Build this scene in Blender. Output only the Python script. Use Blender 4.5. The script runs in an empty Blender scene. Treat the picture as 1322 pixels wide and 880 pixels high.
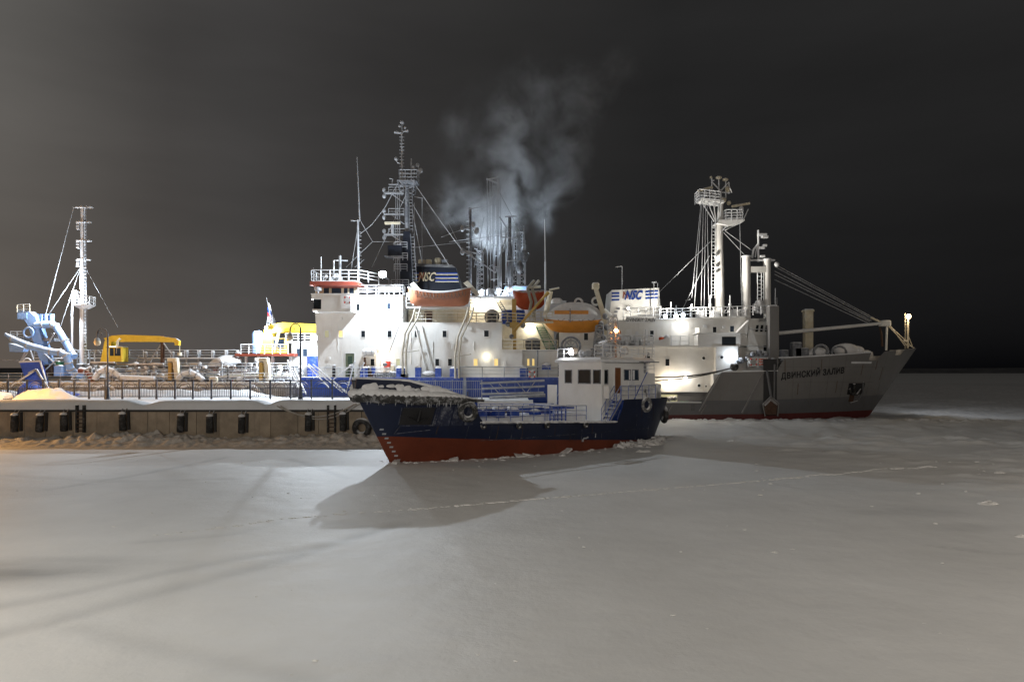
import bpy, bmesh, math, random
import numpy as np
from mathutils import Vector, Matrix
random.seed(7); rng = np.random.default_rng(7)
sc = bpy.context.scene
COL = sc.collection
R = math.radians
# ------------------------------------------------------------------ camera
EYE = 6.0; F = 881.3
cam = bpy.data.cameras.new('camera'); cam.lens = 24; cam.sensor_width = 36
cam.shift_y = 40/1322; cam.clip_end = 30000; cam.clip_start = .1
co = bpy.data.objects.new('camera', cam); COL.objects.link(co)
co.location = (0, 0, EYE); co.rotation_euler = (R(90), 0, 0); sc.camera = co
# ------------------------------------------------------------------ view
sc.view_settings.view_transform = 'Standard'; sc.view_settings.look = 'None'
sc.view_settings.exposure = 0; sc.view_settings.gamma = 1
sc.render.engine = 'CYCLES'
try:
    sc.cycles.use_denoising = True
    sc.cycles.max_bounces = 6; sc.cycles.diffuse_bounces = 3; sc.cycles.glossy_bounces = 2
    sc.cycles.volume_bounces = 1; sc.cycles.volume_step_rate = 1.5
    sc.cycles.sample_clamp_indirect = 4; sc.cycles.caustics_reflective = False; sc.cycles.caustics_refractive = False
except Exception: pass
# ------------------------------------------------------------------ night sky (low cloud lit by the town, brightest to the left)
w = bpy.data.worlds.new('World'); sc.world = w; w.use_nodes = True
nt = w.node_tree; N = nt.nodes; LK = nt.links
bg = N['Background']
def wn(t, **k):
    n = N.new(t)
    for a, b in k.items(): setattr(n, a, b)
    return n
tc = wn('ShaderNodeTexCoord'); sep = wn('ShaderNodeSeparateXYZ'); LK.new(tc.outputs['Generated'], sep.inputs[0])
def wm(op, a, b=None, clamp=False):
    n = wn('ShaderNodeMath', operation=op, use_clamp=clamp)
    for i, x in enumerate((a, b)):
        if x is None: continue
        if isinstance(x, (int, float)): n.inputs[i].default_value = x
        else: LK.new(x, n.inputs[i])
    return n.outputs[0]
at = wm('ARCTAN2', sep.outputs[0], sep.outputs[1])           # azimuth from the view axis, + to the right
def ramp(src, pts):
    n = wn('ShaderNodeValToRGB'); LK.new(src, n.inputs[0]); e = n.color_ramp.elements
    while len(e) < len(pts): e.new(.5)
    for i, (p, c) in enumerate(pts): e[i].position = p; e[i].color = (*c, 1)
    return n.outputs[0]
azn = wm('MULTIPLY_ADD', at, 1/(2*math.pi)); azn.node.inputs[2].default_value = .5   # 0..1, .5 straight ahead
# upper sky: brighter to the left
up = ramp(azn, [(.0, (.05,.047,.044)), (.30, (.135,.130,.120)), (.397, (.128,.126,.120)), (.424, (.055,.054,.0535)), (.455, (.045,.0435,.043)), (.50, (.032,.0315,.031)), (.535, (.0235,.0233,.0233)), (.60, (.0265,.0262,.0262)), (.72, (.022,.0215,.0215)), (1, (.05,.047,.044))])
lo = ramp(azn, [(.0, (.06,.050,.042)), (.30, (.17,.138,.110)), (.40, (.142,.116,.096)), (.44, (.102,.094,.089)), (.47, (.050,.046,.045)), (.535, (.0075,.0075,.0082)), (.60, (.0022,.0022,.0028)), (.72, (.006,.0058,.0068)), (1, (.06,.050,.042))])
el = wm('MULTIPLY', sep.outputs[2], -4.3); el = wm('EXPONENT', el); el = wm('MINIMUM', el, 1.0)
nz = wn('ShaderNodeTexNoise'); nz.inputs['Scale'].default_value = 2.2; nz.inputs['Detail'].default_value = 4
mp = wn('ShaderNodeMapping'); mp.inputs['Scale'].default_value = (1, 1, 4); LK.new(tc.outputs['Generated'], mp.inputs[0]); LK.new(mp.outputs[0], nz.inputs['Vector'])
mx = wn('ShaderNodeMix', data_type='RGBA'); LK.new(el, mx.inputs[0]); LK.new(up, mx.inputs[6]); LK.new(lo, mx.inputs[7])
hs = wn('ShaderNodeMix', data_type='RGBA', blend_type='MULTIPLY'); hs.inputs[0].default_value = 1
cl = wm('MULTIPLY_ADD', nz.outputs[0], .75); cl.node.inputs[2].default_value = .63
LK.new(mx.outputs[2], hs.inputs[6]); LK.new(cl, hs.inputs[7])
LK.new(hs.outputs[2], bg.inputs[0]); bg.inputs[1].default_value = .82

# ------------------------------------------------------------------ helpers
def PX(px, Y): return (px-661)/F*Y
def PZ(py, Y): return EYE-(py-480)/F*Y
def P3(px, py, Y): return (PX(px, Y), Y, PZ(py, Y))
def GY(py): return EYE*F/(py-480)              # depth of a ground pixel
def wloc(o):
    v = Vector((0,0,0))
    while o: v += o.location; o = o.parent
    return v
def tag(o, label=None, cat=None, group=None, kind=None):
    if label: o['label'] = label
    if cat: o['category'] = cat
    if group: o['group'] = group
    if kind: o['kind'] = kind
    return o
def empty(name, loc, label, cat, group=None, rz=0):
    o = bpy.data.objects.new(name, None); COL.objects.link(o); o.location = loc; o.rotation_euler = (0,0,rz)
    o.empty_display_size = .3
    return tag(o, label, cat, group)
def obj(name, me, parent=None, loc=(0,0,0)):
    o = bpy.data.objects.new(name, me); COL.objects.link(o); o.location = loc
    if parent: o.parent = parent
    return o
def copy_tree(o, parent=None):
    c = o.copy(); COL.objects.link(c)
    if parent: c.parent = parent
    for ch in list(o.children): copy_tree(ch, c)
    return c
class MB:
    def __init__(s): s.v = []; s.f = []
    def add(s, vs, fs):
        n = len(s.v); s.v += [tuple(p) for p in vs]; s.f += [tuple(i+n for i in f) for f in fs]; return s
    def box(s, x0, x1, y0, y1, z0, z1):
        return s.add([(x0,y0,z0),(x1,y0,z0),(x1,y1,z0),(x0,y1,z0),(x0,y0,z1),(x1,y0,z1),(x1,y1,z1),(x0,y1,z1)],
                     [(0,3,2,1),(4,5,6,7),(0,1,5,4),(1,2,6,5),(2,3,7,6),(3,0,4,7)])
    def cbox(s, x0, x1, y0, y1, z0, z1, c=.06):
        """box with bevelled vertical and top edges"""
        pl = [(x0+c,y0),(x1-c,y0),(x1,y0+c),(x1,y1-c),(x1-c,y1),(x0+c,y1),(x0,y1-c),(x0,y0+c)]
        cx, cy = (x0+x1)/2, (y0+y1)/2
        top = [(cx+(x-cx)*(1-2*c/max(x1-x0,.01)), cy+(y-cy)*(1-2*c/max(y1-y0,.01))) for x, y in pl]
        return s.loft([[(x,y,z0) for x,y in pl], [(x,y,z1-c) for x,y in pl], [(x,y,z1) for x,y in top]], caps=True)
    def loft(s, rings, caps=True, closed=True):
        n = len(rings[0]); vs = [p for r in rings for p in r]; fs = []
        for i in range(len(rings)-1):
            for j in range(n if closed else n-1):
                k = (j+1) % n
                fs.append((i*n+j, i*n+k, (i+1)*n+k, (i+1)*n+j))
        if caps:
            fs.append(tuple(range(n))[::-1]); fs.append(tuple((len(rings)-1)*n+j for j in range(n)))
        return s.add(vs, fs)
    def tube(s, p, q, r, n=6, r2=None, caps=True):
        p, q = Vector(p), Vector(q); d = q-p
        if d.length < 1e-6: return s
        d.normalize(); a = Vector((0,0,1)) if abs(d.z) < .9 else Vector((1,0,0))
        u = d.cross(a).normalized(); v = d.cross(u); r2 = r if r2 is None else r2
        rings = [[c+(u*math.cos(t)+v*math.sin(t))*rr for t in [2*math.pi*j/n for j in range(n)]] for c, rr in ((p, r), (q, r2))]
        return s.loft(rings, caps)
    def path(s, pts, r, n=6):
        pts = [Vector(p) for p in pts]; rings = []; u = None
        for i, p in enumerate(pts):
            d = (pts[min(i+1,len(pts)-1)]-pts[max(i-1,0)]).normalized()
            if u is None:
                a = Vector((0,0,1)) if abs(d.z) < .9 else Vector((1,0,0)); u = d.cross(a).normalized()
            else: u = (u-d*u.dot(d)).normalized()
            v = d.cross(u); rr = r[i] if isinstance(r, (list, tuple)) else r
            rings.append([p+(u*math.cos(t)+v*math.sin(t))*rr for t in [2*math.pi*j/n for j in range(n)]])
        return s.loft(rings, True)
    def prism(s, poly, y0, y1):                     # poly in x,z, extruded along y
        n = len(poly)
        return s.add([(x,y0,z) for x,z in poly]+[(x,y1,z) for x,z in poly],
                     [tuple(range(n)), tuple(range(2*n-1,n-1,-1))]+[(i,i+n,(i+1)%n+n,(i+1)%n) for i in range(n)])
    def lathe(s, c, prof, n=12):                    # prof: (r,z) about a vertical axis at c
        return s.loft([[(c[0]+r*math.cos(2*math.pi*j/n), c[1]+r*math.sin(2*math.pi*j/n), c[2]+z) for j in range(n)] for r, z in prof], True)
    def torus(s, c, axis, Rr, r, n=18, m=8):
        a = Vector(axis).normalized(); b = Vector((0,0,1)) if abs(a.z) < .9 else Vector((1,0,0))
        u = a.cross(b).normalized(); v = a.cross(u); c = Vector(c); vs = []; fs = []
        for i in range(n):
            t = 2*math.pi*i/n; d = u*math.cos(t)+v*math.sin(t)
            for j in range(m):
                q = 2*math.pi*j/m; vs.append(c+d*(Rr+r*math.cos(q))+a*(r*math.sin(q)))
        for i in range(n):
            for j in range(m):
                fs.append((i*m+j, ((i+1)%n)*m+j, ((i+1)%n)*m+(j+1)%m, i*m+(j+1)%m))
        return s.add(vs, fs)
    def disc(s, c, axis, r, th, n=14):
        a = Vector(axis).normalized()*th/2; c = Vector(c)
        return s.tube(c-a, c+a, r, n)
    def ball(s, c, r, n=10, sx=1, sy=1, sz=1):
        prof = [(max(.001, r*math.sin(math.pi*i/8)), -r*math.cos(math.pi*i/8)) for i in range(9)]
        k = len(s.v); s.lathe((0,0,0), prof, n)
        for i in range(k, len(s.v)):
            x, y, z = s.v[i]; s.v[i] = (c[0]+x*sx, c[1]+y*sy, c[2]+z*sz)
        return s
    def rail(s, pts, h=1.0, step=1.4, r=.03, bars=3):
        pts = [Vector(p) for p in pts]
        for a, b in zip(pts[:-1], pts[1:]):
            k = max(1, round((b-a).length/step))
            for i in range(k+1):
                p = a.lerp(b, i/k); s.tube(p, p+Vector((0,0,h)), r*1.15, 4)
            for j in range(bars):
                z = Vector((0,0,h*(j+1)/bars)); s.tube(a+z, b+z, r*1.2 if j == bars-1 else r*.8, 4)
        return s
    def ladder(s, p, q, wv, step=.35, r=.035):       # two stringers p->q, wv = width vector
        p, q, wv = Vector(p), Vector(q), Vector(wv)
        s.tube(p, q, r, 4); s.tube(p+wv, q+wv, r, 4)
        k = max(2, int((q-p).length/step))
        for i in range(1, k): a = p.lerp(q, i/k); s.tube(a, a+wv, r*.8, 4)
        return s
    def lattice(s, p, q, wd, n=8, r=.03, top=None):  # square lattice tower from p up to q
        p, q = Vector(p), Vector(q); top = wd if top is None else top
        def cor(t):
            c = p.lerp(q, t); h = (wd+(top-wd)*t)/2
            return [c+Vector((a*h, b*h, 0)) for a, b in ((-1,-1),(1,-1),(1,1),(-1,1))]
        for i in range(n):
            A, B = cor(i/n), cor((i+1)/n)
            for j in range(4):
                s.tube(A[j], B[j], r, 4); s.tube(B[j], B[(j+1)%4], r*.8, 4); s.tube(A[j], B[(j+1)%4] if i % 2 else A[j].lerp(B[(j+1)%4], 1), r*.7, 4)
        return s
    def build(s, name, mat, parent=None, smooth=False, kind=None, local=False, loc=None):
        me = bpy.data.meshes.new(name)
        vs = np.array(s.v, dtype=float)
        if local: off = np.zeros(3)
        elif parent is not None: off = np.array(wloc(parent))
        elif loc is not None: off = np.array(loc)
        else: off = np.array([(vs[:,0].min()+vs[:,0].max())/2, (vs[:,1].min()+vs[:,1].max())/2, vs[:,2].min()])
        me.from_pydata((vs-off).tolist(), [], s.f)
        bm = bmesh.new(); bm.from_mesh(me); bmesh.ops.recalc_face_normals(bm, faces=bm.faces[:]); bm.to_mesh(me); bm.free()
        if smooth:
            me.polygons.foreach_set('use_smooth', [True]*len(me.polygons))
            try: me.set_sharp_from_angle(angle=R(42))
            except Exception: pass
        me.materials.append(mat)
        o = obj(name, me, parent, (0,0,0) if parent is not None or local else tuple(off))
        if kind: o['kind'] = kind
        return o
def text_part(name, body, mat, parent, org, width=None, size=1.0, depth=.03, shear=0, bold=0, xdir=(1,0,0), tilt=0):
    cu = bpy.data.curves.new(name, 'FONT'); cu.body = body; cu.size = size; cu.extrude = depth/2; cu.offset = bold; cu.resolution_u = 2
    t = bpy.data.objects.new('t', cu); COL.objects.link(t); bpy.context.view_layer.update()
    me = bpy.data.meshes.new_from_object(t.evaluated_get(bpy.context.evaluated_depsgraph_get()))
    bpy.data.objects.remove(t)
    n = len(me.vertices); a = np.zeros(n*3); me.vertices.foreach_get('co', a); a = a.reshape(-1,3)
    a[:,0] -= a[:,0].min(); a[:,1] -= a[:,1].min()
    if width: a[:,0] *= width/a[:,0].max()
    a[:,0] += shear*a[:,1]
    X = np.array(xdir, float); X /= np.linalg.norm(X); nrm = np.cross(X, (0,0,1.0))
    off = np.array(wloc(parent))
    p = np.array(org, float)-off + a[:,[0]]*X + a[:,[1]]*np.array((0,0,1.0)) + a[:,[2]]*nrm + a[:,[1]]*tilt*nrm
    me.vertices.foreach_set('co', p.ravel()); me.materials.clear(); me.materials.append(mat); me.name = name
    o = obj(name, me, parent); o['kind'] = 'stuff' if False else ''
    del o['kind']
    return o
# ------------------------------------------------------------------ materials
def snow_of(nd, lk, base, amount, lo=.35, hi=.75):
    g = nd.new('ShaderNodeNewGeometry'); s = nd.new('ShaderNodeSeparateXYZ'); lk.new(g.outputs['Normal'], s.inputs[0])
    n = nd.new('ShaderNodeTexNoise'); n.inputs['Scale'].default_value = 1.3; n.inputs['Detail'].default_value = 5; lk.new(g.outputs['Position'], n.inputs['Vector'])
    a = nd.new('ShaderNodeMath'); a.operation = 'MULTIPLY_ADD'; lk.new(n.outputs[0], a.inputs[0]); a.inputs[1].default_value = .7; a.inputs[2].default_value = -.35
    b = nd.new('ShaderNodeMath'); b.operation = 'ADD'; lk.new(s.outputs[2], b.inputs[0]); lk.new(a.outputs[0], b.inputs[1])
    m = nd.new('ShaderNodeMapRange'); m.inputs[1].default_value = lo; m.inputs[2].default_value = hi; m.inputs[4].default_value = amount; lk.new(b.outputs[0], m.inputs[0])
    x = nd.new('ShaderNodeMix'); x.data_type = 'RGBA'; lk.new(m.outputs[0], x.inputs[0]); lk.new(base, x.inputs[6]); x.inputs[7].default_value = (.80,.80,.81,1)
    return x.outputs[2]
def mat(name, col, rough=.5, var=.12, vscale=.8, streak=0, streak_col=(.16,.07,.03), snow=0, metal=0, bump=0, bscale=8, emit=None, estr=0, spec=.4, panel=0, objvar=0, frost=0):
    m = bpy.data.materials.new(name); m.use_nodes = True; nd = m.node_tree.nodes; lk = m.node_tree.links; b = nd['Principled BSDF']
    b.inputs['Roughness'].default_value = rough; b.inputs['Metallic'].default_value = metal
    b.inputs['Specular IOR Level'].default_value = spec
    if emit:
        b.inputs['Emission Color'].default_value = (*emit,1); b.inputs['Emission Strength'].default_value = estr; b.inputs['Base Color'].default_value = (*col,1); return m
    g = nd.new('ShaderNodeNewGeometry')
    n = nd.new('ShaderNodeTexNoise'); n.inputs['Scale'].default_value = vscale; n.inputs['Detail'].default_value = 6; n.inputs['Roughness'].default_value = .65; lk.new(g.outputs['Position'], n.inputs['Vector'])
    cr = nd.new('ShaderNodeValToRGB'); e = cr.color_ramp.elements
    e[0].position = .3; e[1].position = .72
    e[0].color = (*[c*(1-var) for c in col],1); e[1].color = (*[min(1,c*(1+var)) for c in col],1)
    lk.new(n.outputs[0], cr.inputs[0]); out = cr.outputs[0]
    if streak:
        mp = nd.new('ShaderNodeMapping'); mp.inputs['Scale'].default_value = (2.2,2.2,.16); lk.new(g.outputs['Position'], mp.inputs[0])
        s = nd.new('ShaderNodeTexNoise'); s.inputs['Scale'].default_value = 1; s.inputs['Detail'].default_value = 6; s.inputs['Roughness'].default_value = .7; lk.new(mp.outputs[0], s.inputs['Vector'])
        mr = nd.new('ShaderNodeMapRange'); mr.inputs[1].default_value = .56; mr.inputs[2].default_value = .80; mr.inputs[4].default_value = streak; lk.new(s.outputs[0], mr.inputs[0])
        x = nd.new('ShaderNodeMix'); x.data_type = 'RGBA'; lk.new(mr.outputs[0], x.inputs[0]); lk.new(out, x.inputs[6]); x.inputs[7].default_value = (*streak_col,1); out = x.outputs[2]
    if objvar:
        oi = nd.new('ShaderNodeObjectInfo'); mr = nd.new('ShaderNodeMapRange'); mr.inputs[3].default_value = 1-objvar; mr.inputs[4].default_value = 1+objvar; lk.new(oi.outputs['Random'], mr.inputs[0])
        x = nd.new('ShaderNodeMix'); x.data_type = 'RGBA'; x.blend_type = 'MULTIPLY'; x.inputs[0].default_value = 1; lk.new(out, x.inputs[6]); lk.new(mr.outputs[0], x.inputs[7]); out = x.outputs[2]
    if frost:
        f = nd.new('ShaderNodeTexNoise'); f.inputs['Scale'].default_value = 2.5; f.inputs['Detail'].default_value = 7; f.inputs['Roughness'].default_value = .7; lk.new(g.outputs['Position'], f.inputs['Vector'])
        mr = nd.new('ShaderNodeMapRange'); mr.inputs[1].default_value = .48; mr.inputs[2].default_value = .7; mr.inputs[4].default_value = frost; lk.new(f.outputs[0], mr.inputs[0])
        x = nd.new('ShaderNodeMix'); x.data_type = 'RGBA'; lk.new(mr.outputs[0], x.inputs[0]); lk.new(out, x.inputs[6]); x.inputs[7].default_value = (.72,.73,.75,1); out = x.outputs[2]
    if snow: out = snow_of(nd, lk, out, snow)
    lk.new(out, b.inputs['Base Color'])
    if bump or panel:
        hsrc = None
        if bump:
            q = nd.new('ShaderNodeTexNoise'); q.inputs['Scale'].default_value = bscale; q.inputs['Detail'].default_value = 5; lk.new(g.outputs['Position'], q.inputs['Vector']); hsrc = q.outputs[0]
        else:                                         # slightly dished plating
            q = nd.new('ShaderNodeTexNoise'); q.inputs['Scale'].default_value = .9; q.inputs['Detail'].default_value = 2; lk.new(g.outputs['Position'], q.inputs['Vector']); hsrc = q.outputs[0]
        bp = nd.new('ShaderNodeBump'); bp.inputs['Strength'].default_value = bump or panel; bp.inputs['Distance'].default_value = .1; lk.new(hsrc, bp.inputs['Height']); lk.new(bp.outputs[0], b.inputs['Normal'])
    return m
M = {}
M['white'] = mat('white_ship_paint', (.74,.73,.70), .45, .07, .7, streak=.35, streak_col=(.42,.33,.24), panel=.25, snow=.9)
M['white_clean'] = mat('clean_white_paint', (.76,.76,.75), .45, .05, 1.2, snow=.9, panel=.15)
M['white_iced'] = mat('iced_white_steel', (.70,.71,.73), .55, .12, 2, snow=1)
M['iced'] = mat('ice_coated_rigging', (.35,.36,.38), .6, .25, 1.5, snow=.7)
M['iced_dark'] = mat('frosted_dark_steel', (.16,.17,.19), .6, .3, 2, snow=.8, frost=.45)
M['blue_hull'] = mat('bright_blue_hull_paint', (.013,.052,.29), .4, .15, .6, streak=.5, streak_col=(.01,.03,.16), snow=.9, panel=.3)
M['blue'] = mat('blue_deck_paint', (.016,.06,.33), .45, .15, 2, snow=1, frost=.2)
M['navy'] = mat('navy_hull_paint', (.0065,.012,.036), .42, .3, .5, streak=.35, streak_col=(.025,.025,.03), snow=.9, panel=.35)
M['navy_funnel'] = mat('navy_funnel_paint', (.0035,.007,.017), .6, .2, 1, snow=.5)
M['red'] = mat('red_antifouling_paint', (.125,.024,.008), .6, .22, .5, streak=.5, streak_col=(.06,.02,.01), panel=.3)
M['dark_red'] = mat('dark_red_boot_paint', (.11,.022,.020), .6, .2, .6, streak=.4, streak_col=(.05,.02,.02))
M['brown_red'] = mat('red_brown_fascia', (.25,.055,.035), .5, .15, 1, snow=.9)
M['grey_hull'] = mat('light_grey_hull_paint', (.19,.185,.18), .45, .08, .5, streak=.35, streak_col=(.13,.10,.08), snow=.9, panel=.3)
M['grey_low'] = mat('slate_grey_hull_paint', (.125,.126,.132), .5, .1, .5, streak=.4, streak_col=(.09,.075,.065), snow=.6, panel=.3)
M['dark_hull'] = mat('dark_dredger_hull', (.34,.33,.315), .5, .25, .6, streak=.4, streak_col=(.45,.43,.40), snow=1, frost=.75)
M['orange'] = mat('orange_lifeboat_paint', (.35,.13,.065), .45, .12, 1.5, streak=.3, streak_col=(.30,.12,.05), snow=.9)
M['orange_deep'] = mat('deep_orange_lifeboat_paint', (.55,.085,.020), .45, .15, 1.5, snow=.9)
M['amber'] = mat('amber_lifeboat_hull', (.60,.24,.030), .45, .12, 1.5, streak=.3, streak_col=(.35,.12,.03), snow=.9)
M['yellow'] = mat('yellow_crane_paint', (.74,.52,.055), .42, .1, 1.5, streak=.25, streak_col=(.3,.18,.04), snow=1)
M['ochre'] = mat('ochre_crane_paint', (.42,.27,.07), .5, .2, 1.5, snow=.9)
M['cream'] = mat('cream_steel_paint', (.62,.55,.40), .5, .15, 1.5, snow=1, frost=.3)
M['blue_frost'] = mat('frosted_blue_rail', (.06,.11,.34), .5, .2, 2, snow=1, frost=.45)
M['rubber_white'] = mat('snow_crusted_rubber', (.16,.16,.16), .8, .4, 2.5, snow=1, frost=.9)
M['davit'] = mat('frosted_davit_steel', (.50,.46,.37), .55, .2, 1.5, snow=1, frost=.35)
M['green'] = mat('green_stair_paint', (.05,.20,.11), .5, .2, 2, snow=1)
M['brown'] = mat('brown_door_paint', (.16,.06,.02), .5, .2, 3)
M['mast_brown'] = mat('brown_mast_paint', (.16,.07,.04), .5, .2, 3, frost=.3)
M['rust'] = mat('rusty_iron', (.075,.040,.025), .8, .4, 3, snow=.6)
M['black'] = mat('black_steel', (.018,.018,.02), .5, .2, 2, snow=.9)
M['black_plain'] = mat('black_lettering', (.012,.012,.014), .5, .1)
M['rubber'] = mat('black_rubber', (.022,.021,.020), .75, .3, 3, snow=.95, frost=.15)
M['rubber_frost'] = mat('frosted_black_rubber', (.030,.029,.028), .75, .3, 3, snow=1, frost=.55)
M['fence'] = mat('dark_fence_iron', (.022,.026,.040), .5, .2, 2, snow=.9, frost=.1)
M['grate'] = mat('grey_gangway_steel', (.28,.30,.34), .5, .2, 2, snow=1, frost=.3)
M['rope'] = mat('frosty_rope', (.36,.32,.27), .9, .2, 6, snow=.6)
M['rope_dark'] = mat('dark_mooring_rope', (.10,.09,.075), .9, .2, 6, snow=.3)
M['conc'] = mat('stained_concrete', (.34,.275,.205), .85, .25, .9, streak=.7, streak_col=(.13,.105,.085), bump=.3, bscale=5, objvar=.14, snow=.8)
M['conc_dark'] = mat('dark_cap_beam', (.035,.033,.032), .7, .3, 2, snow=.9)
M['glass'] = mat('dark_window_glass', (.012,.016,.020), .35, .1, 1, spec=.12)
M['glass_blue'] = mat('dim_blue_window_glass', (.025,.04,.065), .35, .2, 2, spec=.15)
M['lit'] = mat('lamp_lit_window', (.5,.4,.2), .5, emit=(1,.70,.22), estr=.75)
M['lit_dim'] = mat('dimly_lit_window', (.3,.3,.2), .5, emit=(.85,.80,.45), estr=.30)
M['lit_white'] = mat('bright_lit_window', (.8,.8,.7), .5, emit=(1,.93,.78), estr=1.2)
M['room'] = mat('dim_green_corridor', (.12,.14,.09), .6, .2, 2)
M['logo_blue'] = mat('logo_blue_paint', (.012,.05,.27), .4, .1)
M['logo_brown'] = mat('logo_red_brown_paint', (.26,.075,.035), .4, .1)
M['logo_cream'] = mat('logo_cream_paint', (.68,.58,.40), .4, .1)
M['flag_white'] = mat('white_flag_cloth', (.75,.75,.75), .8, .05); M['flag_blue'] = mat('blue_flag_cloth', (.02,.07,.40), .8, .05); M['flag_red'] = mat('red_flag_cloth', (.50,.03,.03), .8, .05)
M['ring_red'] = mat('red_lifebuoy_band', (.55,.06,.04), .5, .1)
M['tarp'] = mat('blue_tarpaulin', (.055,.12,.62), .55, .2, 1.5, bump=.4, bscale=3)
M['tarp_dark'] = mat('dark_frosted_tarpaulin', (.045,.048,.055), .6, .3, 2, frost=.5, snow=.8)
M['snow'] = mat('packed_snow', (.76,.76,.77), .8, .05, .6, bump=.5, bscale=5)
M['rubble'] = mat('dirty_ice_rubble', (.62,.56,.50), .8, .35, 1.6, bump=.7, bscale=4)
M['rubble_clean'] = mat('clean_ice_rubble', (.62,.61,.60), .7, .2, 1.4, bump=.6, bscale=4)
M['chunk'] = mat('pale_ice_block', (.74,.73,.71), .5, .12, 4, bump=.5, bscale=6)
M['globe'] = mat('frosted_lamp_glass', (.62,.50,.34), .4, .1, 4, snow=.7)
M['forest'] = mat('far_dark_forest', (.11,.11,.115), .9, .3, .02)
M['bank'] = mat('embankment_snow', (.7,.7,.7), .8, .08, .5)
def emis(name, c, s): return mat(name, (.8,.8,.8), emit=c, estr=s)
M['lamp_cool'] = emis('cool_flood_lens', (.82,.91,1), 60); M['lamp_warm'] = emis('warm_lamp_lens', (1,.72,.38), 35); M['lamp_white'] = emis('neutral_lamp_lens', (1,.93,.80), 45)
M['lamp_orange'] = emis('sodium_lamp_glass', (1,.55,.18), 6)
def light(parent, pos, power, col, radius=.12, spot=None, blend=.4, aim=None):
    l = bpy.data.lights.new('lamp_light', 'SPOT' if spot else 'POINT'); l.energy = power; l.color = col; l.shadow_soft_size = radius
    o = bpy.data.objects.new('lamp_light', l); COL.objects.link(o)
    if spot:
        l.spot_size = R(spot); l.spot_blend = blend
        o.rotation_euler = Vector(aim).to_track_quat('-Z', 'Y').to_euler()
    o.location = Vector(pos)-wloc(parent); o.parent = parent
    return o
SMOKE = .62
COOL = (.80,.90,1); WARM = (1,.74,.42); NEUT = (1,.95,.85); SOD = (1,.52,.16)
def wall_lamp(parent, pos, power, col, m, r=.16, out=.38, sp=None):
    """a bulkhead lamp: cage base, round lens; pos is on the wall, light leaves towards the camera"""
    x, y, z = pos
    b = MB().box(x-r*1.1, x+r*1.1, y-.1, y, z-r*.9, z+r*.9).build('lamp_base', M['iced_dark'], parent)
    l = MB().ball((x, y-.16, z), r, 10); l.build('lamp_lens', M[m], b)
    light(b, (x, y-.2-out, z-.05), power, col)
    return b
# framed windows: frame (part) > pane (sub-part); mesh data shared by size
_wc = {}
def window(parent, x, y, z, wd, h, pane='glass', frame='white_clean', t=.07, name='window'):
    k = (round(wd,2), round(h,2), pane, frame, name)
    if k not in _wc:
        f = MB(); a, b = wd/2, h/2
        f.box(-a-t, a+t, -.06, .02, b, b+t).box(-a-t, a+t, -.06, .02, -b-t, -b).box(-a-t, -a, -.058, .02, -b, b).box(a, a+t, -.058, .02, -b, b)
        fo = f.build(name, M[frame], local=True)
        po = MB().box(-a, a, -.015, .015, -b, b).build('pane', M[pane], local=True); po.parent = fo
        _wc[k] = (fo.data, po.data); bpy.data.objects.remove(po); bpy.data.objects.remove(fo)
    o = obj(name, _wc[k][0], parent, Vector((x, y, z))-wloc(parent)); obj('pane', _wc[k][1], o)
    return o
def porthole(parent, x, y, z, r):
    k = ('p', round(r,2))
    if k not in _wc:
        fo = MB().torus((0,0,0), (0,1,0), r, .05, 16, 6).build('porthole', M['white_clean'], local=True)
        po = MB().disc((0,.01,0), (0,1,0), r, .03).build('pane', M['glass'], local=True)
        _wc[k] = (fo.data, po.data); bpy.data.objects.remove(po); bpy.data.objects.remove(fo)
    o = obj('porthole', _wc[k][0], parent, Vector((x, y, z))-wloc(parent)); obj('pane', _wc[k][1], o)
def lifebuoy(p, label, axis=(0,1,0), r=.38):
    t = empty('lifebuoy', p, label, 'lifebuoy', 'lifebuoys hung on the ships')
    MB().torus(p, axis, r, .09, 20, 8).build('ring', M['white_clean'], t, True)
    a = Vector(axis).normalized(); b = Vector((0,0,1)); u = a.cross(b).normalized(); v = a.cross(u)
    for k in range(4):
        ang = math.pi/4+k*math.pi/2; c = Vector(p)+(u*math.cos(ang)+v*math.sin(ang))*r; tg = -u*math.sin(ang)+v*math.cos(ang)
        MB().tube(c-tg*.09, c+tg*.09, .105, 8).build('band', M['ring_red'], t, True)
    return t
def tyre(p, axis, r, label, m='rubber_frost', w=.16):
    t = empty('tyre_fender', p, label, 'tyre', 'tyres hung on the tanker')
    MB().torus(p, axis, r-w, w, 24, 10).build('tyre', M[m], t, True)
    a = Vector(axis).normalized()*.05; q = Vector(p)+Vector((0,0,r*.9))
    MB().tube(q, q+Vector((0,0,.7))-a, .03, 5).build('chain', M['rubber'], t)
    return t
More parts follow.
